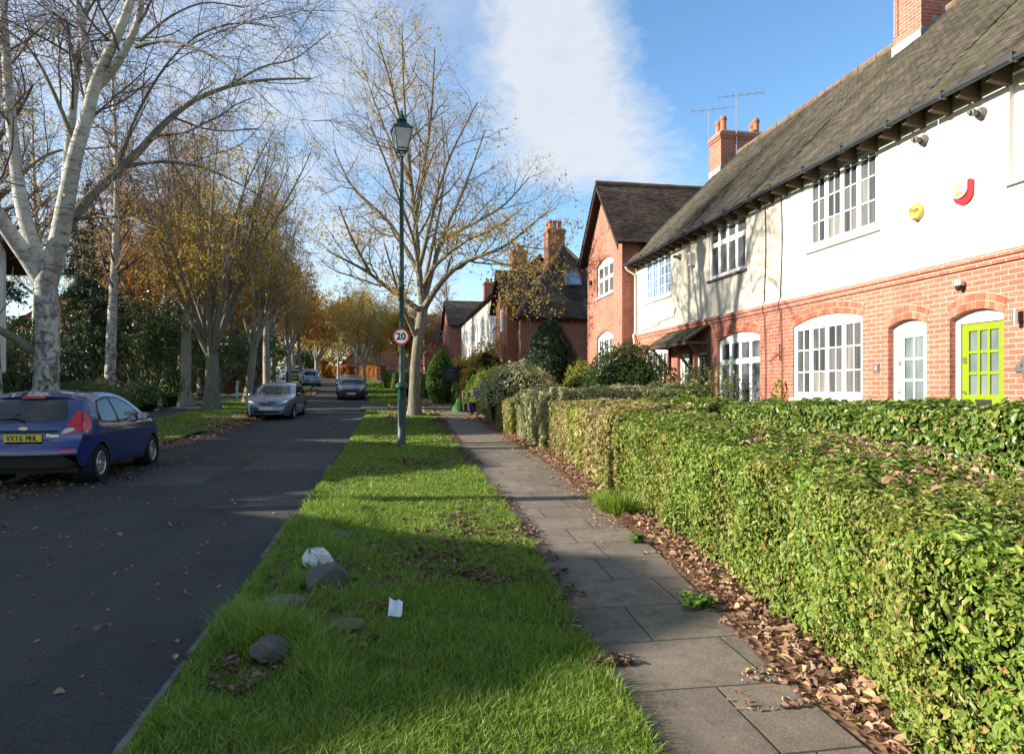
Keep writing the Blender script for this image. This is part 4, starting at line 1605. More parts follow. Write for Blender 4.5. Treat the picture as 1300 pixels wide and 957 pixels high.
    T, Q = np.meshgrid(tt, qq, indexing='ij')
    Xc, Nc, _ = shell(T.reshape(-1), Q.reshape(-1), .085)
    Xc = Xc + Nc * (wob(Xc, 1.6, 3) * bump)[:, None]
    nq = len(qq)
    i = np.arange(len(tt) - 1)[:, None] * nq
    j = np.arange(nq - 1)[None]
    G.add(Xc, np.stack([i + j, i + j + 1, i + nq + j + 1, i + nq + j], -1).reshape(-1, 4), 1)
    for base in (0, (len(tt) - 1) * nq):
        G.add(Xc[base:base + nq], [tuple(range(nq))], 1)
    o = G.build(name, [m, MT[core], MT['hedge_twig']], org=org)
    return tag(o, label, cat, group)


def bush(name, label, c, rx, ry, h, n, size, m, shape='round', cat='shrub', group=None, loose=.0, core='core_green', aspect=.5, lump=.16, k=3., seed=1, stems=0, z=None, wild=1.):
    rg = np.random.default_rng(seed)
    x0, y0 = c
    zb = float(gz(x0, y0)) if z is None else z
    D = unit(rg.normal(size=(n, 3)))
    if shape == 'round':
        D[:, 2] = np.abs(D[:, 2]) * 1.15 - .15 * (rg.random(n) < .5)
        D = unit(D)
        r = 1 + lump * wob(D, k, seed) + .06 * wob(D, k * 3, seed + 1)
        r *= 1 - rg.random(n) ** 2 * (.2 + loose)
        X = np.stack([x0 + D[:, 0] * rx * r, y0 + D[:, 1] * ry * r, zb + h * .32 + D[:, 2] * h * .68 * r], -1)
        X[:, 2] = np.where(D[:, 2] < 0, zb + h * .32 + D[:, 2] * h * .34, X[:, 2])
        N = D
    else:
        u = rg.random(n) ** (.75 if shape == 'cone' else 1.)
        th = rg.random(n) * 2 * math.pi
        if shape == 'cone':
            prof = (1 - u) ** .8 * (.55 + .45 * np.minimum(u / .12, 1))
        elif shape == 'egg':
            prof = np.sin(np.clip(u * .86 + .14, 0, 1) * math.pi) ** .62
        else:
            prof = np.clip((1 - u ** 5), 0, 1) ** .5
        Dn = np.stack([np.cos(th), np.sin(th), u * 2.5], -1)
        r = prof * (1 + lump * wob(Dn, k, seed) + .06 * wob(Dn, k * 3, seed + 1)) * (1 - rg.random(n) ** 2 * (.2 + loose))
        X = np.stack([x0 + np.cos(th) * rx * r, y0 + np.sin(th) * ry * r, zb + u * h], -1)
        N = np.stack([np.cos(th), np.sin(th), np.full(n, .4)], -1)
    if loose > 0:
        mk = wob((X - [x0, y0, zb]) / max(rx, .3), 5., seed + 4) > -.75 + loose
        X, N = X[mk], N[mk]
    G = Geo()
    leaves(G, X, size, N, rg, aspect, wild)
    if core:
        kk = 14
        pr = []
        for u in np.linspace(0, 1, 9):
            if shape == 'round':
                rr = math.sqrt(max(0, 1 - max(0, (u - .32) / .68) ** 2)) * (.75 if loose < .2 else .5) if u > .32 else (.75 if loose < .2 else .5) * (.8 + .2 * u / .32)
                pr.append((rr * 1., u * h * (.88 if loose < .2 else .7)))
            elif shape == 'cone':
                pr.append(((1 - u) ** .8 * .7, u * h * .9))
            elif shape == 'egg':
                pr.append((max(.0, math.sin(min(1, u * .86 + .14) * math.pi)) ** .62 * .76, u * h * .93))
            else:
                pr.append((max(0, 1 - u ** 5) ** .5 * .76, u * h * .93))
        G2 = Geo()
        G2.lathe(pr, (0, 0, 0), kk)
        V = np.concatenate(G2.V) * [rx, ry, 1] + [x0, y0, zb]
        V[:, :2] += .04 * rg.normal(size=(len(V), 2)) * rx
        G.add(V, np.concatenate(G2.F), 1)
    for i in range(stems):
        a = rg.random() * 6.28
        e = np.array([x0 + rx * .7 * math.cos(a), y0 + ry * .7 * math.sin(a), zb + h * rg.uniform(.6, .95)])
        b = np.array([x0 + .1 * math.cos(a), y0 + .1 * math.sin(a), zb - .05])
        mid = (b + e) / 2 + [0, 0, .15 * h]
        G.tube([b, mid, e], [.018, .012, .005], 4, 2)
    o = G.build(name, [m, MT[core or 'core_green'], MT['twig']], org=(x0, y0, zb))
    return tag(o, label, cat, group)


# ------------------------------------------------------------------ trees
def U(u, v, zc):
    """a point seen at (u, v) of the photograph, zc metres in front of the camera: used to read the limbs' real places"""
    xc = (u - 650) / 867. * zc
    up = (497 - v) / 867. * zc
    return np.array([xc * math.cos(TH) + zc * math.sin(TH), zc * math.cos(TH) - xc * math.sin(TH), 1.55 + float(g(0)) + up])


def crv(P, n):
    """smooth curve through the points"""
    P = np.asarray(P, float)
    t = np.concatenate([[0], np.cumsum(np.linalg.norm(np.diff(P, axis=0), axis=1))])
    tt = np.linspace(0, t[-1], n)
    out = np.stack([np.interp(tt, t, P[:, k]) for k in range(3)], -1)
    for _ in range(2):
        out[1:-1] = (out[:-2] + 2 * out[1:-1] + out[2:]) / 4
    return out


class Tree:
    def __init__(self, seed, cfg):
        self.rg = np.random.default_rng(seed)
        self.cfg = cfg
        self.T, self.C = Geo(), Geo()
        self.tips = []

    def limb(self, P, R0, R1, lv=0, k=9, spawn=True, t0=.15, mi=0):
        P = np.asarray(P, float)
        n = len(P)
        Rr = R0 + (R1 - R0) * np.linspace(0, 1, n) ** .8
        self.T.tube(P, Rr, k, mi)
        if spawn:
            self.spawn(P, Rr, lv + 1, t0)

    def spawn(self, P, Rr, lv, t0=.15):
        cf = self.cfg['lv'].get(lv)
        if cf is None:
            return
        rg = self.rg
        seg = np.linalg.norm(np.diff(P, axis=0), axis=1)
        cum = np.concatenate([[0], np.cumsum(seg)])
        L = cum[-1]
        n = max(cf.get('min', 2), int(cf['per_m'] * L * (1 - t0) + rg.random()))
        for i in range(n):
            t = t0 + (1 - t0) * (i + rg.random()) / n
            t = min(t, .995)
            d = t * L
            q = min(np.searchsorted(cum, d, 'right') - 1, len(seg) - 1)
            f = (d - cum[q]) / max(seg[q], 1e-6)
            p0 = P[q] * (1 - f) + P[q + 1] * f
            r0 = Rr[q] * (1 - f) + Rr[q + 1] * f
            tan = (P[q + 1] - P[q]) / max(seg[q], 1e-6)
            a = R(rg.uniform(*cf['ang']))
            side = rg.normal(size=3)
            side[2] += cf.get('side_up', 0)
            side -= side @ tan * tan
            side /= max(np.linalg.norm(side), 1e-6)
            dr = tan * math.cos(a) + side * math.sin(a)
            ln = rg.uniform(*cf['len']) * (1 - cf.get('fall', .4) * t)
            r = min(r0 * cf['rr'], cf.get('rmax', 9))
            r = max(r, cf.get('rmin', .003))
            m = cf['pts']
            st = ln / (m - 1)
            pts = [p0]
            for _ in range(m - 1):
                dr = dr + rg.normal(size=3) * cf['wig'] + np.array([0, 0, cf['up']])
                dr /= np.linalg.norm(dr)
                pts.append(pts[-1] + dr * st)
            pts = np.array(pts)
            R_ = np.linspace(r, max(r * cf.get('tip', .4), .0022), m)
            (self.T if lv <= self.cfg.get('trunk_lv', 1) else self.C).tube(pts, R_, cf['k'])
            if lv + 1 in self.cfg['lv']:
                self.spawn(pts, R_, lv + 1, cf.get('t0', .15))
            if lv >= self.cfg.get('leaf_lv', 3):
                self.tips.append(pts[1:])

    def finish(self, name, label, loc, bark, twig, leaf=None, nleaf=0, lsize=.06, lfilter=None, group=None, cat='tree'):
        root = thing(name, label, cat, loc, group)
        self.T.build('trunk', [MT[bark], MT['bark_grey']], root, smooth=True)
        tips = np.concatenate(self.tips) if self.tips else np.zeros((0, 3))
        if nleaf and len(tips):
            if lfilter is not None:
                tips = tips[lfilter(tips, self.rg)]
            ix = self.rg.integers(0, len(tips), nleaf)
            X = tips[ix] + self.rg.normal(size=(nleaf, 3)) * .09
            leaves(self.C, X, lsize, None, self.rg, .7, mi=1)
        self.C.build('crown', [MT[twig], MT[leaf or 'leaf_yellow']], root)
        return root


BIRCH = {'trunk_lv': 0, 'leaf_lv': 3, 'lv': {
    1: dict(per_m=1.5, ang=(30, 70), len=(1.6, 3.8), rr=.45, rmax=.03, pts=8, wig=.14, up=.05, k=5, t0=.1, fall=.35),
    2: dict(per_m=3.6, ang=(30, 75), len=(.9, 2.2), rr=.55, rmax=.018, rmin=.006, pts=7, wig=.17, up=-.03, k=4, t0=.1),
    3: dict(per_m=6.5, ang=(25, 70), len=(.5, 1.5), rr=.5, rmax=.006, rmin=.0036, pts=5, wig=.16, up=-.12, k=3, tip=.6)}}
STREET = {'trunk_lv': 0, 'leaf_lv': 3, 'lv': {
    1: dict(per_m=1.7, ang=(25, 60), len=(1.4, 3.4), rr=.5, rmax=.06, pts=8, wig=.13, up=.07, k=5, t0=.15, fall=.35),
    2: dict(per_m=3.8, ang=(30, 70), len=(.8, 2.0), rr=.55, rmax=.02, rmin=.006, pts=6, wig=.18, up=.02, k=4, t0=.1),
    3: dict(per_m=5.6, ang=(30, 70), len=(.4, 1.15), rr=.5, rmax=.006, rmin=.0036, pts=4, wig=.2, up=.0, k=3, tip=.6)}}


def flare(u, v, zc, n=5):
    return None


# ---- the big birch on the left
t = Tree(5, BIRCH)
Z = 15.3
base = U(56, 576, Z)
base[2] = float(gz(base[0], base[1])) - .08
tr = [base, U(57, 520, Z), U(59, 470, Z), U(61, 425, Z), U(60, 385, Z), U(57, 348, Z)]
P = crv(tr, 14)
rad = np.array([.56, .47, .40, .37, .35, .33, .315, .305, .30, .30, .30, .30, .29, .27]) * .78
t.T.tube(P, rad, 14)


def px(pts, z0, z1):
    n = len(pts)
    return [U(u, v, z0 + (z1 - z0) * (i / (n - 1)) ** 1.2) for i, (u, v) in enumerate(pts)]


PX = Z / 867.
t.limb(crv(px([(58, 360), (66, 335), (73, 320), (80, 275), (87, 238), (97, 187), (114, 138), (121, 97), (138, 69), (159, 24), (172, -20), (190, -80)], Z, Z - 1.2), 26), 13.5 * PX, 3. * PX, k=10, t0=.4)
t.limb(crv(px([(110, 150), (114, 104), (104, 35), (98, -5), (88, -60), (80, -110)], Z - .3, Z + .8), 16), 7 * PX, 2.2 * PX, k=8)
t.limb(crv(px([(84, 240), (84, 222), (92, 138), (99, 69), (108, 20), (118, -40), (125, -110)], Z, Z + 1.4), 18), 7 * PX, 2.2 * PX, k=8)
t.limb(crv(px([(122, 110), (138, 97), (166, 52), (181, 14), (178, -20), (186, -70), (200, -110)], Z - .5, Z - 2), 16), 6 * PX, 2. * PX, k=8)
t.limb(crv(px([(84, 290), (93, 273), (131, 232), (166, 204), (208, 156), (242, 128), (294, 107), (346, 100), (395, 100)], Z, Z + 2.5), 26), 7.6 * PX, 1.2 * PX, k=9, t0=.25, mi=1)
t.limb(crv(px([(158, 212), (180, 206), (208, 204), (260, 211), (322, 243), (350, 262)], Z + .8, Z + .2), 14), 3. * PX, .8 * PX, k=6, mi=1)
t.limb(crv(px([(294, 107), (325, 88), (340, 80), (370, 80), (395, 60), (420, 40)], Z + 1.8, Z + 2.6), 12), 2 * PX, .7 * PX, k=6, mi=1)
t.limb(crv(px([(92, 278), (120, 275), (165, 275), (200, 290)], Z, Z - 1.5), 10), 2.4 * PX, .8 * PX, k=6, mi=1)
t.limb(crv(px([(56, 362), (50, 335), (44, 320), (28, 270), (24, 250), (16, 173), (10, 120), (8, 69), (3, 10), (0, -40), (-8, -100)], Z, Z + 1.), 22), 10.5 * PX, 3 * PX, k=9, t0=.3)
t.limb(crv(px([(52, 352), (35, 325), (18, 305), (2, 280), (-20, 245), (-40, 190), (-55, 110)], Z, Z - 1.5), 16), 12 * PX, 4 * PX, k=9, t0=.4)
t.limb(crv(px([(95, 182), (82, 150), (65, 110), (40, 62), (20, 45), (-5, 30)], Z, Z - 1.2), 14), 3.4 * PX, 1. * PX, k=6, mi=1)
t.limb(crv(px([(28, 222), (50, 200), (80, 188), (110, 190), (150, 185)], Z + .4, Z + 1.), 12), 2.4 * PX, .8 * PX, k=6, mi=1)
t.limb(crv(px([(40, 445), (28, 436), (12, 424), (0, 420), (-25, 408), (-60, 380)], Z, Z - 1.), 12), 6.5 * PX, 3 * PX, k=8, t0=.4, mi=1)
t.limb(crv(px([(150, 215), (160, 170), (200, 95), (240, 45), (300, 25), (350, 35)], Z + .6, Z - 1.8), 14), 2.4 * PX, .7 * PX, k=6, mi=1)
t.limb(crv(px([(172, 60), (210, 48), (250, 60), (300, 90), (345, 135)], Z - 1.4, Z - 2.6), 14), 2.2 * PX, .7 * PX, k=6, mi=1)
t.limb(crv(px([(178, 52), (215, 20), (260, 0), (310, 10)], Z - 1.4, Z - .5), 12), 2.1 * PX, .7 * PX, k=6, mi=1)
t.finish('birch_tree', 'large white birch with dark patched bark behind the blue car', tuple(base + [0, 0, .08]), 'bark_birch', 'twig', 'leaf_yellow', 500, .05)

# ---- the tree behind the lamp post
t = Tree(8, STREET)
Z = 29.
PX = Z / 867.
base = U(526, 530, Z)
base[2] = float(gz(base[0], base[1])) - .05
P = crv([base, U(526, 500, Z), U(527, 465, Z), U(531, 430, Z), U(536, 398, Z), U(538, 388, Z)], 14)
t.T.tube(P, np.array([.42, .32, .275, .26, .25, .245, .24, .235, .235, .235, .235, .235, .23, .21]) * .92, 12)
lb = [
    ([(537, 394), (532, 350), (529, 300), (524, 250), (518, 200), (513, 140), (511, 80), (510, 28)], 0, .5, 6, .2),
    ([(538, 392), (549, 372), (562, 356), (580, 335), (605, 326), (640, 316), (668, 290), (698, 266)], 0, -3, 5.5, .2),
    ([(537, 388), (548, 345), (558, 310), (568, 285), (585, 250), (602, 205), (616, 165)], 0, 3, 5, .2),
    ([(532, 340), (545, 290), (556, 240), (572, 195), (590, 160), (606, 130)], 0, -2, 4, .1),
    ([(535, 396), (515, 380), (492, 366), (468, 345), (440, 331), (415, 318)], 0, -2.5, 5, .2),
    ([(531, 345), (512, 310), (490, 275), (462, 256), (440, 228), (424, 190)], 0, 2.5, 4.5, .15),
    ([(527, 275), (540, 205), (548, 140), (552, 60)], 0, -1.2, 4, .1),
    ([(522, 235), (495, 180), (475, 130), (462, 90)], 0, 2.5, 3.4, .1),
    ([(516, 180), (502, 130), (490, 85), (480, 55)], 0, -2.4, 3., .1),
    ([(560, 305), (600, 285), (640, 262), (672, 225)], 1.5, 4, 3, .1),
    ([(470, 348), (445, 300), (430, 262)], -1.6, -3, 3, .1),
    ([(605, 326), (640, 335), (672, 344), (694, 366)], -1.8, -2.4, 1.6, .1),
    ([(529, 430), (518, 405), (508, 385), (500, 350), (488, 310)], 0, -2, 4, .3),
    ([(534, 370), (548, 340), (590, 305), (630, 290), (665, 262)], .3, -4.2, 3.6, .2),
    ([(533, 360), (528, 310), (505, 250), (488, 200), (470, 160)], .3, -4.0, 3.6, .2),
    ([(536, 372), (545, 330), (560, 262), (565, 200), (560, 150)], .3, 4.4, 3.6, .2)]
for pts, d0, d1, r, t0 in lb:
    n = len(pts)
    P = crv([U(u, v, Z + d0 + (d1 - d0) * i / (n - 1)) for i, (u, v) in enumerate(pts)], 16)
    t.limb(P, r * .82 * PX, .8 * PX, k=8, t0=t0)


def lf(tp, rg):
    # leaves cling to the lower crown and a little to the top
    h = tp[:, 2]
    pr = np.where(h < 8.2, 1., np.where(h > 14.0, .35, .12)) * (.35 + .65 * (wob(tp, .9, 4) > .0))
    return rg.random(len(tp)) < pr


t.finish('street_tree', 'tall half bare tree with yellow leaves directly behind the lamp post', tuple(base + [0, 0, .05]), 'bark_mottled', 'twig_olive', 'leaf_bright_yellow', 9500, .08, lf)


def vase(seed, cfg, h=12., trunk=2.6, r=.32, nl=11, spread=.36, lean=(0, 0), up=.05):
    """an upright many limbed street tree at the origin"""
    t = Tree(seed, cfg)
    rg = t.rg
    top = np.array([lean[0], lean[1], trunk])
    P = crv([[0, 0, -.1], [0, 0, .35], top * .6 + [.03, 0, 0], top], 9)
    t.T.tube(P, np.linspace(1, .8, 9) * r + np.array([.5, .2, .06, 0, 0, 0, 0, 0, .0]) * r, 11)
    for i in range(nl):
        a = i * 2.4 + rg.uniform(-.3, .3)
        sp = spread * rg.uniform(.35, 1.25)
        L = (h - trunk) * rg.uniform(.75, 1.02) * (1 - .22 * sp)
        d = unit(np.array([math.cos(a) * sp, math.sin(a) * sp, 1.]))
        p = P[-1] - [0, 0, rg.uniform(0, .5)]
        pts = [p]
        for q in range(9):
            d = d + rg.normal(size=3) * .06 + [0, 0, up * .5]
            d /= np.linalg.norm(d)
            pts.append(pts[-1] + d * L / 9)
        t.limb(crv(pts, 13), r * rg.uniform(.3, .5), .02, k=7, t0=.22)
    return t


def tall(seed, cfg, h=15., r=.2, up=.04, lean=(0, 0), first=.3, n1=None):
    """one straight stem with side branches, like a birch"""
    t = Tree(seed, cfg)
    rg = t.rg
    z = np.linspace(0, 1, 16)
    P = np.stack([lean[0] * z ** 1.5 + .12 * np.sin(z * 6 + seed), lean[1] * z ** 1.5 + .12 * np.cos(z * 5 + seed) - .12, z * h - .1], -1)
    Rr = r * (1 - z) ** .9 + .012
    Rr[0] *= 1.5
    t.T.tube(P, Rr, 9)
    t.spawn(P, Rr, 1, first)
    return t


BG = {'trunk_lv': 0, 'leaf_lv': 3, 'lv': {
    1: dict(per_m=3.0, ang=(35, 65), len=(2.2, 4.6), rr=.45, rmax=.07, pts=7, wig=.1, up=.07, k=4, t0=.15, fall=.62, min=12),
    2: dict(per_m=2.8, ang=(30, 65), len=(.9, 2.1), rr=.5, rmax=.022, rmin=.009, pts=5, wig=.16, up=-.01, k=3, t0=.1),
    3: dict(per_m=7., ang=(25, 65), len=(.6, 1.7), rr=.55, rmax=.012, rmin=.0085, pts=4, wig=.16, up=-.08, k=3, tip=.6)}}
VS = {'trunk_lv': 0, 'leaf_lv': 3, 'lv': {
    1: dict(per_m=1.6, ang=(20, 50), len=(1.2, 2.8), rr=.5, rmax=.05, pts=7, wig=.12, up=.06, k=5, t0=.15, fall=.3),
    2: dict(per_m=3.2, ang=(30, 70), len=(.8, 1.8), rr=.55, rmax=.02, rmin=.008, pts=5, wig=.18, up=.02, k=3, t0=.1),
    3: dict(per_m=5.6, ang=(30, 70), len=(.4, 1.1), rr=.5, rmax=.009, rmin=.006, pts=4, wig=.2, up=.0, k=3, tip=.6)}}

LT_G = 'trees of the left hand verge and gardens'
FT_G = 'distant trees up the street'


def place(x, y, dz=0.):
    return (x, y, float(gz(x, y)) + dz)


# prototypes, placed where they first stand
def lfy(tp, rg):
    return (wob(tp, .8, 9) > -.2) & (rg.random(len(tp)) < np.where(tp[:, 2] < 9.5, 1, .4))


vaseA = vase(21, VS, 14.8, 2.7, .36, 15, .42).finish('street_tree', 'stout many limbed tree on the left verge beside the silver car', (0, 0, 0), 'bark_grey', 'twig_olive', 'leaf_olive', 17000, .09, lfy, LT_G)
vaseA.location = place(-8.35, 34.5)
vaseB = vase(22, VS, 13., 3.2, .24, 10, .36, (.3, .2)).finish('street_tree', 'slimmer dark tree just behind the silver car', (0, 0, 0), 'bark_pale', 'twig_olive', 'leaf_bright_yellow', 9000, .09, lfy, LT_G)
vaseB.location = place(-8.0, 41.0)
tallA = tall(23, BG, 17., .24).finish('birch_tree', 'tall bare birch in the left gardens with a slender white stem', (0, 0, 0), 'bark_birch', 'twig', 'leaf_yellow', 3500, .08, None, LT_G)
tallA.location = place(-12.25, 33.5)
tallB = tall(24, BG, 15., .30, lean=(-.9, .3)).finish('bare_tree', 'leaning pale trunked tree lit by the sun in the left gardens', (0, 0, 0), 'bark_pale', 'twig', 'leaf_orange', 3500, .09, None, LT_G)
tallB.location = place(-10.2, 37.3)
gold = vase(25, VS, 7.5, 1.7, .2, 10, .62).finish('autumn_tree', 'dense golden yellow tree right of the street beyond the parked small car', (0, 0, 0), 'bark_pale', 'twig_olive', 'leaf_gold', 12000, .15, None, FT_G)
gold.location = place(1.6, 66)
orng = tall(26, BG, 12., .22).finish('autumn_tree', 'tree with orange leaves glowing behind the big white birch', (0, 0, 0), 'bark_grey', 'twig', 'leaf_orange', 9000, .15, None, FT_G)
orng.location = place(-15.6, 45)
farY = vase(27, VS, 10.5, 3.0, .22, 9, .5).finish('street_tree', 'yellow leaved street tree beyond the small dark parked car', (0, 0, 0), 'bark_pale', 'twig_olive', 'leaf_yellow', 6000, .13, None, FT_G)
farY.location = place(-3.3, 72)

W = [  # source, x, y, turn, scale, label, group
    (tallA, -19.5, 38, 1.1, 1.05, 'bare birch behind the thin white stem in the left gardens', LT_G),
    (tallA, -12.2, 47, 2.2, 1.1, 'tall bare birch between the leaning trunk and the stout street tree', LT_G),
    (tallA, -16.0, 58, 3.4, 1.15, 'far bare birch showing above the orange leaves', LT_G),
    (tallA, -10.6, 66, 4.1, 1.1, 'tall birch above the silver car far up the left side', LT_G),
    (tallA, -23.0, 50, 5.0, 1.2, 'tall bare birch rising over the dark conifers', LT_G),
    (tallA, -14.5, 84, .6, 1.2, 'very distant bare birch left of the white van', LT_G),
    (tallB, -12.6, 42, 2.0, .95, 'pale leaning trunk right of the stout street tree', LT_G),
    (tallB, -8.9, 52, 3.0, .95, 'pale straight trunk above the bonnet of the silver car', LT_G),
    (tallB, -10.2, 60, 4.3, 1., 'pair trunk standing behind the slimmer dark tree', LT_G),
    (tallB, -18.5, 66, 1.3, 1.1, 'bare tree in front of the half hidden brick house', LT_G),
    (tallB, -13.5, 100, 2.6, 1.1, 'bare tree at the bend left of the street', FT_G),
    (vaseB, -10.4, 75, 1.2, 1., 'street tree on the left verge far beyond the silver car', LT_G),
    (vaseB, -12.5, 92, 2.1, 1., 'last street tree on the left verge before the bend', FT_G),
    (farY, -2.1, 58, 1.0, .8, 'small white stemmed tree on the right verge beside the small dark car', FT_G),
    (farY, -7.5, 104, 2.2, .9, 'pale yellow tree in front of the red roofed far house', FT_G),
    (farY, -11.5, 116, 3.1, .9, 'little yellow tree at the very end of the street', FT_G),
    (farY, 1.2, 84, 4.5, 1.05, 'yellow tree on the right verge before the farthest gable', FT_G),
    (gold, -1.5, 92, 1.5, 1.15, 'second golden tree farther along the right side', FT_G),
    (gold, -20.0, 118, 2.4, 1.4, 'golden tree behind the white van at the bend', FT_G),
    (orng, -24.0, 125, 2.4, 1.1, 'orange tree far behind the white van', FT_G),
    (vaseA, -14.0, 130, 1.9, 1.0, 'broad half bare tree closing the view at the bend', FT_G),
    (tallA, -5.0, 135, 1.9, 1.1, 'bare birch behind the red roofed far house', FT_G),
    (tallB, 6.5, 78, 1.2, .9, 'bare tree between the two distant brick gables', FT_G),
    (vaseA, -26, 75, .8, 1.2, 'wide bare tree deep in the left gardens', LT_G),
    (gold, -12.8, 64, 1.7, 1.75, 'golden tree above the red brown fence on the left', FT_G),
    (gold, -15.2, 82, 3.2, 1.9, 'large golden tree behind the orange brown fence', FT_G),
    (gold, -9.9, 97, 4.4, 1.6, 'golden tree leaning over the bend beside the far cars', FT_G),
    (gold, -6.4, 128, 5.2, 1.9, 'golden tree behind the orange beech hedge', FT_G),
    (orng, -12.4, 53, .9, .95, 'orange leaved tree between the street trees on the left', FT_G),
    (orng, -17.5, 70, 3.9, 1.2, 'tall orange tree deep in the left gardens', FT_G),
    (orng, -10.4, 84, 5.4, 1.05, 'orange tree over the farthest stretch of left verge', FT_G),
    (farY, -20.5, 56, 2.7, 1.25, 'yellow tree in front of the half hidden brick house', FT_G),
    (tallA, -30, 44, 2.8, 1.1, 'bare birch at the far left behind the white gabled cottage', LT_G),
    (tallB, -27, 92, 3.7, 1.3, 'large bare tree far off above the left gardens', LT_G),
]
for src, x, y, rz, sc, lab, gp in W:
    dup(src, place(x, y, -.02), rz, lab, gp, sc)

# the street side tree whose shadow falls on the houses, outside the picture on the left
dup(tallA, place(-9.6, 18.5), 2.0, 'bare birch left of the picture that shades the near houses', LT_G, .9)


# ---- evergreens
def conifer(x, y, h, r, n, label, seed, m='leaf_conifer'):
    rg = np.random.default_rng(seed)
    z0 = float(gz(x, y))
    root = thing('conifer_tree', label, 'tree', (x, y, z0), 'dark conifers in the left gardens')
    G = Geo()
    G.tube([(x, y, z0 - .1), (x + .1, y, z0 + h * .5), (x, y, z0 + h)], [r * .11, r * .07, .02], 8)
    C = Geo()
    pts, nn = [], []
    nb = int(h * 9)
    for i in range(nb):
        u = (i + rg.random()) / nb
        if u < .1:
            continue
        a = rg.random() * 6.28
        L = r * (1 - u) ** .75 * rg.uniform(.55, 1.1) + .15
        d = np.array([math.cos(a), math.sin(a), rg.uniform(-.1, .25)])
        b0 = np.array([x, y, z0 + u * h])
        q = np.linspace(0, 1, 6)[:, None]
        B = b0 + d * L * q + np.array([0, 0, -.35 * L]) * q ** 2
        G.tube(B, np.linspace(.03, .008, 6), 3)
        m_ = max(20, int(n / nb * (L / r) * 1.6))
        tq = rg.random((m_, 1)) ** .7
        X = b0 + d * L * tq + np.array([0, 0, -.35 * L]) * tq ** 2 + rg.normal(size=(m_, 3)) * [.16, .16, .10] * (.5 + L / r)
        pts.append(X)
    X = np.concatenate(pts)
    leaves(C, X, .20, None, rg, .32)
    G.build('trunk', MT['bark_grey'], root)
    C.build('crown', MT[m], root)
    return root


conifer(-15.2, 38.5, 11.5, 2.6, 14000, 'tall dark conifer between the big birch and the thin white stem', 1)
conifer(-17.6, 34.5, 9., 2.6, 12000, 'dark conifer just right of the white gabled cottage', 2)
conifer(-19.0, 46.0, 12., 2.8, 12000, 'dark conifer behind the tall one in the left gardens', 3)
conifer(-15.6, 47.5, 8.5, 2.4, 9000, 'smaller dark conifer behind the holly', 4)
conifer(-13.0, 70.0, 9., 2.5, 5000, 'dark conifer left of the far parked cars', 5)
EG_G = 'evergreens in the left gardens'
holly = vase(61, VS, 6.2, .7, .13, 12, 1.0, up=.09).finish('holly_tree', 'big glossy dark holly left of the leaning trunk', (0, 0, 0), 'bark_grey', 'twig', 'leaf_holly', 14000, .13, None, EG_G)
holly.location = place(-12.7, 39.5)
dup(holly, place(-10.7, 46.0), 2., 'dark evergreen between the two pale trunks behind the street tree', EG_G, .85)
dup(holly, place(-10.6, 57.0), 4., 'dark evergreen behind the silver car and its street tree', EG_G, .85)
dup(holly, place(-16.6, 31.5), 5., 'spreading evergreen behind the dark boarded fence', EG_G, .7)
bush('evergreen_tree', 'rounded dark evergreen at the left end of the bend', (-13.6, 108), 2.6, 2.6, 4.2, 4000, .25, MT['leaf_dark'], 'round', 'tree', 'evergreens in the left gardens', seed=8, lump=.2)
bush('evergreen_tree', 'broad dark evergreen behind the big white birch trunk', (-15.5, 26.6), 1.5, 1.5, 3.6, 7000, .12, MT['leaf_dark'], 'cone', 'tree', 'evergreens in the left gardens', seed=9, lump=.4, loose=.25)
bush('evergreen_tree', 'dark evergreen added out of view to block the sun between two left cottages', (-14.8, 10.7), 1.4, 1.3, 5.0, 4000, .14, MT['leaf_dark'], 'column', 'tree', 'evergreens in the left gardens', seed=19)  # unseen tree added to keep a strip of sun off the road
bush('evergreen_tree', 'mixed evergreen right of the big birch above the blue car', (-13.4, 23.6), 1.4, 1.9, 2.9, 7000, .11, MT['leaf_dark'], 'round', 'tree', 'evergreens in the left gardens', seed=10, lump=.4, loose=.2)
# far off woods closing the view
rg = np.random.default_rng(3)
G = Geo()
pts, nn = [], []
for i in range(70):
    x, y = rg.uniform(-120, 70), rg.uniform(165, 215)
    h, r = rg.uniform(8, 13), rg.uniform(3, 6)
    D = unit(rg.normal(size=(420, 3)))
    rr = 1 + .25 * wob(D, 3, i)
    pts.append(np.stack([x + D[:, 0] * r * rr, y + D[:, 1] * r * rr, float(gz(x, y)) + h * .5 + D[:, 2] * h * .5 * rr], -1))
    G.tube([(x, y, float(gz(x, y)) - .2), (x, y, float(gz(x, y)) + h * .7)], [.3, .1], 5, 1)
leaves(G, np.concatenate(pts), .9, None, rg, .7)
o = G.build('distant_woods', [MT['leaf_olive'], MT['twig']])
o.data.materials[0] = MT['leaf_gold_far']
tag(o, 'distant mixed woods beyond the end of the street', 'trees', kind='stuff')

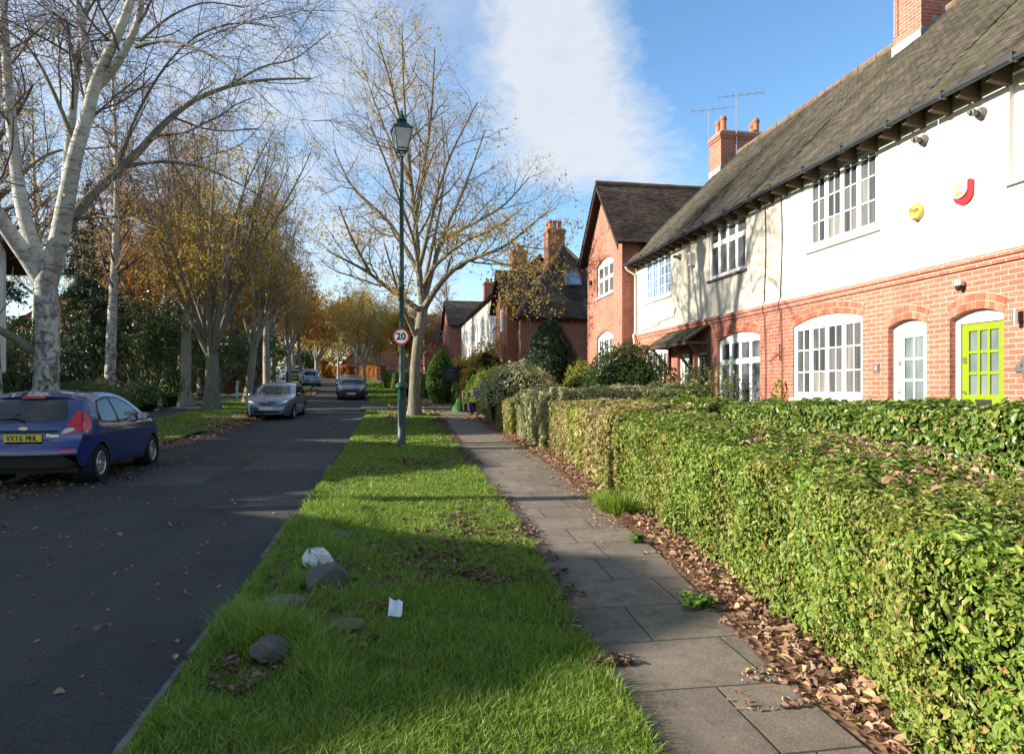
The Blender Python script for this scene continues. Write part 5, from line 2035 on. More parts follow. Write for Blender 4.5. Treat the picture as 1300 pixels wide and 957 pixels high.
# ------------------------------------------------------------------ hedges on the right
hx = [(2.32, .3), (2.5, 2.0), (2.92, 3.4), (3.33, 6.0), (3.62, 8.6)]
hedge('privet_hedge', 'bright green clipped hedge along the pavement in the foreground', hx, 1.28, [1.02, 1.05, 1.12, 1.17, 1.20], 13500, .0245, MT['leaf_near'], z0=.05, far=4.2, rnd=.28, bump=.085, sparse_low=.22)
hedge('olive_hedge', 'olive and pink-brown hedge continuing past the bright green one', [(3.60, 8.5), (3.82, 10.6), (4.0, 12.6), (4.1, 14.5)], 1.36, [1.20, 1.24, 1.26, 1.27], 3600, .045, MT['leaf_seedy'], z0=.08, far=10, rnd=.2, bump=.07, sparse_low=.2)
hedge('garden_hedge', 'dense green hedge behind the foreground hedge below the doors', [(5.05, 1.2), (5.0, 5), (4.9, 9), (4.75, 11.6)], 1.0, [1.09, 1.08, 1.06, 1.04], 5600, .036, MT['leaf_mid'], z0=.36, far=5, bump=.08)
hedge('silver_hedge', 'silvery variegated hedge reaching from the pavement to the houses', [(3.75, 15.2), (5.3, 15.35), (8 - .5, 15.3)], .75, 1.40, 2600, .055, MT['leaf_silver'], z0=.26, bump=.09)
hedge('silver_hedge', 'silvery brown hedge facing the pavement past the olive one', [(3.82, 15.5), (3.86, 17.2), (3.9, 18.8)], .8, 1.38, 2600, .055, MT['leaf_silver'], z0=.17, bump=.09, sparse_low=.25)
hedge('low_hedge', 'low olive hedge along the pavement before the wheelie bins', [(3.8, 19.6), (3.9, 23.0), (4.0, 26.5)], .7, [1.0, .95, .9], 1600, .07, MT['leaf_seedy'], bump=.09)
hedge('green_hedge', 'dark green hedge left of the estate agent board', [(3.9, 33.5), (3.8, 40)], .8, 1.3, 900, .1, MT['leaf_mid'], bump=.1)
hedge('green_hedge', 'long clipped hedge on the right far up the street', [(2.6, 44), (1.2, 56), (-.4, 68)], .9, 1.5, 500, .14, MT['leaf_mid'], bump=.1)
hedge('beech_hedge', 'orange beech hedge across the bend of the street', [(-9.2, 106), (-4.6, 104), (-1.0, 100)], 1.0, 1.9, 300, .2, MT['leaf_orange'], group='orange beech hedges at the bend', bump=.12)
hedge('beech_hedge', 'orange beech hedge left of the distant parked people carrier', [(-16, 122), (-10.5, 115)], 1.2, 2.6, 300, .22, MT['leaf_orange'], group='orange beech hedges at the bend', bump=.12)
# shrubs on the right
bush('round_shrub', 'large dark green rounded shrub in front of the brick gable', (6.25, 17.3), 1.3, 1.25, 2.3, 9000, .075, MT['leaf_mid'], seed=21, lump=.12, k=4)
bush('window_shrub', 'loose shrub with upright stems under the weathered cottage window', (7.15, 14.6), .95, .8, 1.75, 2600, .065, MT['leaf_mid'], loose=.35, core=None, stems=16, seed=22, lump=.3)
bush('brown_shrub', 'brownish low shrub beside the porch doors', (6.6, 15.9), 1.0, .6, 1.3, 2600, .06, MT['leaf_seedy'], loose=.2, seed=23)
bush('wall_climber', 'small yellow green climber on the brick between two windows', (7.86, 12.85), .14, .16, 1.35, 320, .07, MT['leaf_lime'], 'column', seed=24, core=None, cat='climber')
bush('yellow_shrub', 'yellow tinged low shrub below the many paned window', (6.9, 12.3), .9, .7, .75, 2200, .05, MT['leaf_lime'], seed=25)
bush('silver_shrub', 'big rounded silvery green shrub beside the pavement', (4.45, 23.4), 1.45, 1.5, 2.05, 8000, .075, MT['leaf_silver'], seed=26, lump=.13, k=4)
bush('lime_shrub', 'yellow green shrub left of the silvery rounded one', (4.2, 28.6), .95, .9, 1.9, 3600, .085, MT['leaf_lime'], seed=27, lump=.18, k=4)
bush('flowering_shrub', 'tall loose yellow green shrub behind the estate agent board', (4.7, 33.2), 1.3, 1.3, 2.9, 4200, .11, MT['leaf_olive'], loose=.1, seed=28, lump=.2)
bush('laurel_shrub', 'glossy green shrub above the wheelie bins', (3.95, 30.4), .75, .6, 1.6, 2600, .085, MT['leaf_bright'], seed=29)
bush('yew_tree', 'tall dark dome shaped yew in front of the hipped house', (6.55, 27.6), 1.08, 1.08, 3.75, 12000, .10, MT['leaf_yew'], 'egg', 'tree', seed=30, lump=.17, k=6, aspect=.3)
bush('yellow_shrub', 'yellow leaved shrub between the yew and the brick gable', (7.0, 24.4), .8, .8, 2.0, 2600, .08, MT['leaf_lime'], seed=31, loose=.1)
bush('bright_conifer', 'bright green rounded conifer beyond the lamp post', (2.85, 38.6), .85, .85, 3.1, 5200, .10, MT['leaf_bright'], 'egg', 'tree', seed=32, lump=.12, k=5)
bush('red_leaved_tree', 'small dark red leaved tree in front of the distant gables', (3.4, 50), 1.6, 1.6, 4.0, 2600, .14, MT['purple_leaf'], 'egg', 'tree', loose=.25, core=None, seed=33, stems=12)
bush('green_shrub', 'clipped rounded green shrub right of the golden tree', (1.5, 47), .8, .8, 2.2, 2200, .12, MT['leaf_mid'], seed=34)
bush('garden_shrub', 'mixed green shrub in front of the white rendered row', (4.6, 41), 1.3, 1.6, 2.4, 2600, .13, MT['leaf_olive'], seed=35, loose=.1)
bush('garden_shrub', 'dark green shrub before the brick gable of the hipped house', (5.2, 30.8), .9, .8, 1.9, 2600, .09, MT['leaf_mid'], seed=36)
# left side
hedge('dark_hedge', 'dark green hedge behind the left pavement and the big birch', [(-11.6, 10), (-11.7, 18), (-11.8, 23.5)], 1.1, 1.75, 1500, .075, MT['leaf_dark'], bump=.12, core='core_green')
bush('feathery_shrub', 'broad feathery green shrub behind the left pavement', (-11.6, 28.6), 1.5, 3.4, 1.35, 14000, .10, MT['leaf_rosemary'], seed=41, aspect=.22, lump=.15, k=6)
bush('feathery_shrub', 'darker feathery shrub nearest the stout street tree', (-11.2, 33.4), 1.0, 1.4, 1.3, 5000, .10, MT['leaf_rosemary'], seed=42, aspect=.25, lump=.15, k=6)
bush('ivy_clump', 'dark ivy clump at the foot of the leaning pale trunk', (-10.9, 37.6), .9, .9, 2.0, 2600, .1, MT['leaf_holly'], seed=43)
# ------------------------------------------------------------------ cars
def paint(name, c, metal=.25, rough=.28):
    s = S(name, rough, .5, Metallic=metal)
    s.b.inputs['Coat Weight'].default_value = .9
    s.b.inputs['Coat Roughness'].default_value = .06
    dirt = s.ramp(s.noise(s.obj(), 6., 5, .7), [(.35, 1.), (.75, .88)])
    s.col(s.mix(1., c, dirt, 'MULTIPLY'))
    return s.m


MT['car_blue'] = paint('deep_blue_car_paint', (.003, .022, .14), .12, .16)
MT['car_silver'] = paint('silver_blue_car_paint', (.115, .165, .235), .5)
MT['car_mpv'] = paint('light_blue_car_paint', (.22, .32, .46), .5)
MT['car_black'] = paint('dark_car_paint', (.025, .03, .04), .3)
MT['car_white'] = paint('white_van_paint', (.72, .74, .75), .0)
MT['car_navy'] = paint('navy_car_paint', (.015, .03, .08), .3)
MT['tyre'] = plain('tyre_rubber', (.018, .018, .019), .85, .2)
MT['alloy'] = plain('alloy_wheel', (.50, .51, .52), .3, .5, .08, 8., Metallic=.8)
MT['trim'] = plain('black_trim', (.014, .014, .015), .55, .35)
MT['lamp_red'] = plain('red_lamp_lens', (.50, .008, .012), .12, .6, .05)
MT['lamp_clear'] = plain('clear_lamp_lens', (.55, .55, .55), .12, .6, .08, 20.)
MT['plate_yellow'] = plain('yellow_number_plate', (.75, .52, .03), .4, .4, .02)
MT['plate_white'] = plain('white_number_plate', (.72, .72, .70), .4, .4, .02)
MT['cabin'] = plain('dark_seat_fabric', (.02, .02, .022), .9, .1)


class Car:
    """a closed body skin: two side panels under one profile, and a crowned skin across"""

    def __init__(self, prof, W, low, wheels, rw, belt, roofz, tumble=.27, rear_t=.14, front_t=.2, crown=.05, endcrown=.10, sill=.22, ra=None):
        P = np.array(prof, float)
        d = np.concatenate([[0], np.cumsum(np.linalg.norm(np.diff(P, axis=0), axis=1))])
        tt = np.linspace(0, d[-1], 170)
        Q = np.stack([np.interp(tt, d, P[:, 0]), np.interp(tt, d, P[:, 1])], -1)
        for _ in range(3):
            Q[1:-1] = (Q[:-2] + 2 * Q[1:-1] + Q[2:]) / 4
        Q[:, 0] = np.maximum.accumulate(Q[:, 0] + np.arange(len(Q)) * 1e-5)
        self.Q, self.W, self.belt, self.roofz, self.tumble = Q, W, belt, roofz, tumble
        self.L = P[-1, 0]
        self.rt, self.ft = rear_t, front_t
        self.wheels, self.rw = wheels, rw
        self.ra = ra or rw + .05
        self.low = np.array(low, float)
        self.sill = sill
        T = np.gradient(Q, axis=0)
        T /= np.linalg.norm(T, axis=1, keepdims=True)
        self.Nn = np.stack([-T[:, 1], T[:, 0]], -1)
        flat = np.abs(T[:, 0])
        self.cr = endcrown + (crown - endcrown) * smooth(.3, .85, flat)
        self.We = self.X(Q[:, 0], Q[:, 1])

    def X(self, y, z):
        y, z = np.asarray(y, float), np.asarray(z, float)
        pl = 1 - self.rt * np.clip(1 - y / .75, 0, 1) ** 2.2 - self.ft * np.clip(1 - (self.L - y) / 1.0, 0, 1) ** 2.2
        lo = 1 - .07 * np.clip((.58 - z) / .35, 0, 1) ** 1.5
        sh = 1 + .012 * np.exp(-((z - (self.belt - .12)) / .05) ** 2) - .012 * np.exp(-((z - .52) / .1) ** 2)
        up = 1 - self.tumble * np.clip((z - self.belt + .04) / (self.roofz - self.belt + .04), 0, 1) ** 1.25
        return self.W / 2 * pl * lo * sh * up

    def zlow(self, y):
        z = np.interp(y, self.low[:, 0], self.low[:, 1])
        for yw in self.wheels:
            d = np.abs(y - yw)
            if d <= self.ra:
                z = max(z, self.rw + math.sqrt(max(0, self.ra ** 2 - d ** 2)))
        return z

    def body(self):
        G = Geo()
        Q = self.Q
        ys = [q for q in Q[:, 0]]
        for yw in self.wheels:
            for k in range(25):
                ys.append(yw + self.ra * math.cos(math.pi * k / 24))
            ys += [yw - self.ra - .0006, yw + self.ra + .0006]
        ys = np.unique(np.round(np.clip(ys, 0, self.L), 5))
        zt = np.interp(ys, Q[:, 0], Q[:, 1])
        m = 22
        for sg in (-1, 1):
            V = []
            for y, z1 in zip(ys, zt):
                z0 = min(self.zlow(y), z1 - .005)
                zz = z0 + (z1 - z0) * np.linspace(0, 1, m)
                V.append(np.stack([sg * self.X(np.full(m, y), zz), np.full(m, y), zz], -1))
            V = np.concatenate(V)
            i = np.arange(len(ys) - 1)[:, None] * m
            j = np.arange(m - 1)[None]
            F = np.stack([i + j, i + j + 1, i + m + j + 1, i + m + j], -1).reshape(-1, 4)
            G.add(V, F if sg > 0 else F[:, ::-1])
        us = np.sin(np.linspace(-1, 1, 21) * math.pi / 2)
        V = np.stack([self.skin(s_, us) for s_ in range(len(Q))])
        k = len(us)
        i = np.arange(len(Q) - 1)[:, None] * k
        j = np.arange(k - 1)[None]
        G.add(V.reshape(-1, 3), np.stack([i + j, i + j + 1, i + k + j + 1, i + k + j], -1).reshape(-1, 4))
        return G

    def skin(self, s_, u):
        c = self.cr[s_] * (1 - np.abs(u) ** 2.2)
        return np.stack([self.We[s_] * u, self.Q[s_, 0] + self.Nn[s_, 0] * c, self.Q[s_, 1] + self.Nn[s_, 1] * c], -1)

    def face(self, x, z, front):
        """the y of the rear (or front) skin at (x, z)"""
        ix = np.arange(len(self.Q))
        top = int(np.argmax(self.Q[:, 1]))
        ix = ix[top:][::-1] if front else ix[:top + 1]
        u = np.clip(x / self.We[ix], -1, 1)
        c = self.cr[ix] * (1 - np.abs(u) ** 2.2)
        zz = self.Q[ix, 1] + self.Nn[ix, 1] * c
        yy = self.Q[ix, 0] + self.Nn[ix, 0] * c
        zz = np.maximum.accumulate(zz + np.arange(len(zz)) * 1e-6)
        return float(np.interp(z, zz, yy))


def cut_poly(poly, step):
    bm = bmesh.new()
    f = bm.faces.new([bm.verts.new((a, b, 0)) for a, b in poly])
    bmesh.ops.triangulate(bm, faces=[f])
    lo = np.min(poly, axis=0)
    hi = np.max(poly, axis=0)
    for ax in (0, 1):
        n = int((hi[ax] - lo[ax]) / step)
        for i in range(1, n + 1):
            co = [0, 0, 0]
            no = [0, 0, 0]
            co[ax] = lo[ax] + i * step
            no[ax] = 1
            bmesh.ops.bisect_plane(bm, geom=bm.verts[:] + bm.edges[:] + bm.faces[:], plane_co=co, plane_no=no)
    bm.verts.index_update()
    V = np.array([(v.co.x, v.co.y) for v in bm.verts])
    F = [tuple(v.index for v in f.verts) for f in bm.faces]
    bm.free()
    return V, F


def rounded(poly, r=.03, n=3):
    out = []
    m = len(poly)
    for i in range(m):
        a, b, c = (np.array(poly[(i + k - 1) % m], float) for k in range(3))
        d1, d2 = np.linalg.norm(a - b), np.linalg.norm(c - b)
        q = min(r, d1 * .4, d2 * .4)
        p, e = b + (a - b) / d1 * q, b + (c - b) / d2 * q
        for k in range(n + 1):
            t_ = k / n
            out.append(tuple((1 - t_) ** 2 * p + 2 * t_ * (1 - t_) * b + t_ ** 2 * e))
    return out


def side_patch(car, geo, poly, sides=(-1, 1), off=.004, step=.09, r=.03):
    V, F = cut_poly(rounded(poly, r), step)
    for sg in sides:
        P = np.stack([sg * (car.X(V[:, 0], V[:, 1]) + off), V[:, 0], V[:, 1]], -1)
        for f in F:
            geo.add(P[list(f)], [tuple(range(len(f)))])


def end_patch(car, geo, poly, front=False, off=.006, step=.09, r=.03, side=1):
    V, F = cut_poly(rounded(poly, r), step)
    for sg in (side,):
        P = np.array([(sg * a, car.face(a, b, front) + (off if front else -off), b) for a, b in V])
        for f in F:
            geo.add(P[list(f)], [tuple(range(len(f)))])


def wheel(root, x, y, r, w, sg, spokes=10, org=None):
    """sg: side the face looks to"""
    G = Geo()
    ri = r * .66
    G.lathe([(ri, -w * .5), (r * .93, -w * .5), (r, -w * .36), (r, w * .36), (r * .93, w * .5), (ri + .012, w * .5), (ri, w * .42)], (0, 0, 0), 36, 'x')
    V = np.concatenate(G.V) * [sg, 1, 1] + [x, y, r]
    G.V = [V]
    t_ = G.build('tyre', MT['tyre'], root, smooth=True, sharp=50)
    D = Geo()
    D.lathe([(ri, w * .40), (ri - .02, w * .47), (ri - .035, w * .42), (ri - .04, w * .1), (.05, w * .08), (0, w * .08)], (0, 0, 0), 36, 'x')
    for i in range(spokes):
        a = 2 * math.pi * i / spokes
        c, s_ = math.cos(a), math.sin(a)
        hw = .022 if spokes > 6 else .034
        V = []
        for (rr, hh, xo) in ((.03, hw * 1.1, .30), (ri - .02, hw * .75, .40)):
            for q in (-1, 1):
                for dx in (0, -.18):
                    V.append(((xo + dx) * w, rr * c - q * hh * s_, rr * s_ + q * hh * c))
        D.add(V, [(0, 2, 6, 4), (0, 4, 5, 1), (2, 3, 7, 6), (4, 6, 7, 5), (0, 1, 3, 2)])
    D.lathe([(.045, w * .1), (.045, w * .36), (.03, w * .42), (0, w * .42)], (0, 0, 0), 16, 'x')
    D.V = [np.asarray(v) * [sg, 1, 1] + [x, y, r] for v in D.V]
    D.build('rim', MT['alloy'], t_, smooth=True, sharp=40)
    B = Geo()
    B.lathe([(0, -w * .1), (ri - .045, -w * .1), (ri - .045, .0)], (0, 0, 0), 24, 'x')
    B.V = [np.asarray(v) * [sg, 1, 1] + [x, y, r] for v in B.V]
    B.build('brake_disc', MT['trim'], t_)


def build_car(car, name, label, mat_, cat='car', group=None, spokes=10, tyre_w=.195):
    root = thing(name, label, cat, (0, 0, 0), group)
    b = car.body().build('body', MT[mat_], root, smooth=True)
    bm = bmesh.new()
    bm.from_mesh(b.data)
    bmesh.ops.remove_doubles(bm, verts=bm.verts[:], dist=.0008)
    bmesh.ops.recalc_face_normals(bm, faces=bm.faces[:])
    bm.to_mesh(b.data)
    bm.free()
    b.data.set_sharp_from_angle(angle=R(42))
    G = Geo()
    hw = car.W / 2 - .07
    # under-tray and the dark wheel housings
    G.box(-hw + .12, hw - .12, .22, car.L - .25, car.sill - .02, car.sill + .12)
    for yw in car.wheels:
        for sg in (-1, 1):
            H = Geo()
            H.lathe([(car.ra + .012, .0), (car.ra + .012, .26), (0, .26)], (0, 0, 0), 24, 'x')
            V = np.concatenate(H.V) * [-sg, 1, 1] + [sg * (hw + .045), yw, car.rw]
            G.add(V, np.concatenate(H.F))
    G.build('underbody', MT['trim'], root)
    for yw in car.wheels:
        for sg in (-1, 1):
            wheel(root, sg * (car.W / 2 - tyre_w / 2 - .015), yw, car.rw, tyre_w, sg, spokes)
    return root


def part(root, name, m, fill):
    G = Geo()
    fill(G)
    return G.build(name, MT[m], root, smooth=True, sharp=40)


def plate(root, car, z, txt, front, m, w=.52, h=.112):
    yy = [car.face(q * w / 2, z, front) for q in (-1, 0, 1)]
    y = (max(yy) + .012) if front else (min(yy) - .012)
    G = Geo()
    d = .012
    G.box(-w / 2, w / 2, y - d, y + d, z - h / 2, z + h / 2)
    p_ = G.build('number_plate', MT[m], root)
    if txt and not front:
        # registration characters drawn as strokes on a unit cell 1 wide, 2 tall
        ST = {'V': [((0, 2), (.5, 0)), ((1, 2), (.5, 0))], 'X': [((0, 2), (1, 0)), ((1, 2), (0, 0))], '1': [((.5, 0), (.5, 2)), ((.5, 2), (.2, 1.7))],
              '6': [((.9, 1.85), (.2, 1.85)), ((.1, 1.8), (.1, .12)), ((.1, .1), (.9, .1)), ((.9, .1), (.9, 1.05)), ((.9, 1.05), (.1, 1.05))],
              'M': [((0, 0), (0, 2)), ((0, 2), (.5, .9)), ((.5, .9), (1, 2)), ((1, 2), (1, 0))],
              'H': [((0, 0), (0, 2)), ((1, 0), (1, 2)), ((0, 1), (1, 1))], 'L': [((0, 2), (0, .1)), ((0, .1), (.9, .1))]}
        T = Geo()
        adv, cw, ch_ = .0585, .040, .0385
        tot = sum(adv * (.6 if q == ' ' else 1) for q in txt) - (adv - cw)
        xx = -tot / 2
        n_ = 0
        for q in txt:
            if q == ' ':
                xx += adv * .6
                continue
            for (a0, b0), (a1, b1) in ST[q]:
                A0 = np.array([xx + a0 * cw, z - ch_ + b0 * ch_])
                A1 = np.array([xx + a1 * cw, z - ch_ + b1 * ch_])
                dd = (A1 - A0) / np.linalg.norm(A1 - A0)
                pp_ = np.array([-dd[1], dd[0]]) * .0062
                A0, A1 = A0 - dd * .003, A1 + dd * .003
                yo = y - d - .0015 - .00012 * n_
                n_ += 1
                T.quad(*[(v[0], yo, v[1]) for v in (A0 - pp_, A1 - pp_, A1 + pp_, A0 + pp_)])
            xx += adv
        T.build('lettering', MT['ink'], p_)
    elif txt:
        T = Geo()
        if front:
            text_geo(txt, .098, lambda a, b: (-a * .92, y + d + .0015, z + b - .004), T, bold=.001)
        else:
            text_geo(txt, .098, lambda a, b: (a * .92, y - d - .0015, z + b - .004), T, bold=.001)
        T.build('lettering', MT['ink'], p_)
    return p_


# ---- the blue hatchback
fc = Car([(0, .50), (.0, .56), (.015, .62), (.05, .665), (.075, .70), (.085, .82), (.10, .93), (.135, 1.0), (.30, 1.24), (.40, 1.365), (.50, 1.41), (.75, 1.448), (1.15, 1.468), (1.6, 1.452), (1.95, 1.395),
          (2.2, 1.31), (2.62, 1.10), (2.86, .98), (3.05, .93), (3.4, .865), (3.68, .78), (3.82, .70), (3.90, .60), (3.95, .52), (3.96, .44)],
         1.72, [(0, .47), (.08, .33), (.3, .27), (.6, .22), (3.3, .22), (3.7, .24), (3.96, .40)], (.66, 3.15), .305, .92, 1.44, .26, .13, .24, .045, .11)
F1 = build_car(fc, 'parked_car', 'deep blue hatchback parked nearest on the left, seen from behind', 'car_blue', spokes=10)


for sg in (-1, 1):
    part(F1, 'side_window', 'glass_car', lambda G: side_patch(fc, G, [(.62, 1.02), (.82, 1.31), (1.18, 1.375), (1.30, 1.375), (1.35, .965), (.9, .985)], (sg,), r=.03))
    part(F1, 'side_window', 'glass_car', lambda G: side_patch(fc, G, [(1.42, .965), (1.37, 1.375), (1.70, 1.36), (2.02, 1.27), (2.40, 1.08), (2.52, .99), (2.50, .955)], (sg,), r=.03))
    part(F1, 'window_trim', 'trim', lambda G: side_patch(fc, G, [(.56, 1.0), (.79, 1.335), (1.2, 1.402), (1.70, 1.388), (2.05, 1.295), (2.44, 1.10), (2.60, .985), (2.58, .935), (1.4, .945), (.8, .965)], (sg,), off=.0025, r=.03))
part(F1, 'rear_window', 'glass_car', lambda G: end_patch(fc, G, [(-.52, 1.03), (-.30, 1.005), (.30, 1.005), (.52, 1.03), (.555, 1.10), (.48, 1.335), (.30, 1.36), (-.30, 1.36), (-.48, 1.335), (-.555, 1.10)]))
part(F1, 'windscreen', 'glass_car', lambda G: end_patch(fc, G, [(-.62, 1.0), (.62, 1.0), (.50, 1.36), (-.50, 1.36)], True))


def spoil(G):
    n = 15
    us = np.linspace(-1, 1, n)
    top = int(np.argmin(np.abs(fc.Q[:, 0] - .56)))
    A_ = fc.skin(top, us * .98) + [0, 0, .004]
    B_ = np.stack([us * .56, .285 + .10 * us ** 2, 1.405 - .03 * us ** 2], -1)
    C_2 = B_ + [0, .03, -.035]
    V = np.concatenate([A_, B_, C_2])
    F = [(i, i + 1, n + i + 1, n + i) for i in range(n - 1)] + [(n + i, n + i + 1, 2 * n + i + 1, 2 * n + i) for i in range(n - 1)]
    G.add(V, F)
    G.add(np.concatenate([C_2, A_ - [0, .0, .03]]), [(i, i + 1, n + i + 1, n + i) for i in range(n - 1)])


sp = part(F1, 'roof_spoiler', 'car_blue', spoil)
part(sp, 'brake_light', 'lamp_red', lambda G: G.box(-.17, .17, .284, .292, 1.372, 1.396))


def tail(G, c=fc, sg=1):
    top = int(np.argmax(c.Q[:, 1]))
    xe = lambda z: float(np.interp(z, np.maximum.accumulate(c.Q[:top, 1]), c.We[:top])) - .004
    # rear face part and the part wrapped round the wing
    end_patch(c, G, [(.50, .815), (.60, .825), (xe(.86), .86), (xe(.93), .93), (xe(1.0), 1.0), (xe(1.08), 1.08), (xe(1.17), 1.17), (.645, 1.175), (.61, 1.0)], off=.012, r=.02, step=.05, side=sg)
    side_patch(c, G, [(.088, .85), (.30, .93), (.36, 1.02), (.33, 1.10), (.26, 1.185), (.15, 1.01), (.095, .93)], (sg,), off=.008, r=.02, step=.05)


for sg in (-1, 1):
    part(F1, 'tail_light', 'lamp_red', lambda G: tail(G, fc, sg))


def tailclear(G, c=fc, sg=1):
    end_patch(c, G, [(.515, .825), (.59, .838), (.695, .885), (.66, .925), (.55, .90)], off=.016, r=.015, step=.05, side=sg)


for sg in (-1, 1):
    part(F1, 'reversing_light', 'lamp_clear', lambda G: tailclear(G, fc, sg))
    part(F1, 'rear_reflector', 'lamp_red', lambda G: (end_patch(fc, G, [(.50, .475 + .06), (.72, .49 + .06), (.72, .545 + .05), (.52, .53 + .05)], off=.010, r=.01, step=.06, side=sg)))
part(F1, 'lower_bumper', 'trim', lambda G: (G.box(-.52, .52, .028, .18, .30, .485), G.add([(-.52, .028, .30), (-.52, .028, .485), (-.72, .20, .33), (.52, .028, .30), (.52, .028, .485), (.72, .20, .33)], [(0, 1, 2), (3, 4, 5)])))
part(F1, 'tailgate_trim', 'trim', lambda G: end_patch(fc, G, [(-.46, .84), (.46, .84), (.49, .865), (.47, .885), (-.47, .885), (-.49, .865)], off=.012, r=.01))
plate(F1, fc, .765, 'VX16 MHL', False, 'plate_yellow')


def badge(G):
    y_ = fc.face(0, .905, False) - .012
    G.add([(.066 * math.cos(a), y_, .912 + .026 * math.sin(a)) for a in np.linspace(0, 2 * math.pi, 25)[:-1]], [tuple(range(24))])


part(F1, 'badge', 'chrome', badge)


def script(G):
    text_geo('Fiesta', .07, lambda a, b: (.40 + a, fc.face(.40 + a, .80 + b, False) - .010, .80 + b), G, bold=.002)


part(F1, 'model_script', 'chrome', script)
part(F1, 'wiper', 'trim', lambda G: (G.tube([(.0, fc.face(0, 1.02, False) - .03, 1.02), (-.12, fc.face(-.12, 1.07, False) - .03, 1.065), (-.36, fc.face(-.36, 1.06, False) - .025, 1.05)], [.018, .014, .010], 6, cap=True)))
for sg in (-1, 1):
    G = Geo()
    G.lathe([(0, -.10), (.055, -.09), (.075, -.02), (.07, .05), (.03, .08), (0, .085)], (0, 0, 0), 12, 'y')
    V = np.concatenate(G.V) * [1.35, 1, 1] + [sg * .93, 2.36, 1.02]
    G.V = [V]
    mo = G.build('wing_mirror', MT['car_blue'], F1, smooth=True)
    G = Geo()
    G.box(sg * .93 - .08, sg * .93 + .08, 2.262, 2.27, .97, 1.07)
    G.build('mirror_glass', MT['chrome'], mo)
    for yy in (1.30, 2.10):
        pass
for yy in (1.02, 1.98):
    for sg in (-1, 1):
        G = Geo()
        xx = float(fc.X(yy, .86))
        G.tube([(sg * (xx + .005), yy - .09, .865), (sg * (xx + .032), yy - .05, .87), (sg * (xx + .032), yy + .05, .872), (sg * (xx + .005), yy + .09, .872)], .012, 6, cap=True)
        G.build('door_handle', MT['car_blue'], F1, smooth=True)


def seams(G, c, ys, z0, z1):
    for yy in ys:
        for sg in (-1, 1):
            z = np.linspace(z0, z1, 12)
            X0 = c.X(np.full(12, yy), z) + .0016
            V = np.concatenate([np.stack([sg * X0, np.full(12, yy - .003), z], -1), np.stack([sg * X0, np.full(12, yy + .003), z], -1)])
            G.add(V, [(i, i + 1, 13 + i, 12 + i) for i in range(11)])


part(F1, 'door_seam', 'trim', lambda G: seams(G, fc, (.88, 1.385, 2.56), .30, .95))
part(F1, 'sill_trim', 'trim', lambda G: side_patch(fc, G, [(1.05, .225), (2.74, .225), (2.74, .275), (1.05, .275)], off=.006, r=.01))
F1.location = (-5.53, 11.64, float(g(12.5)))


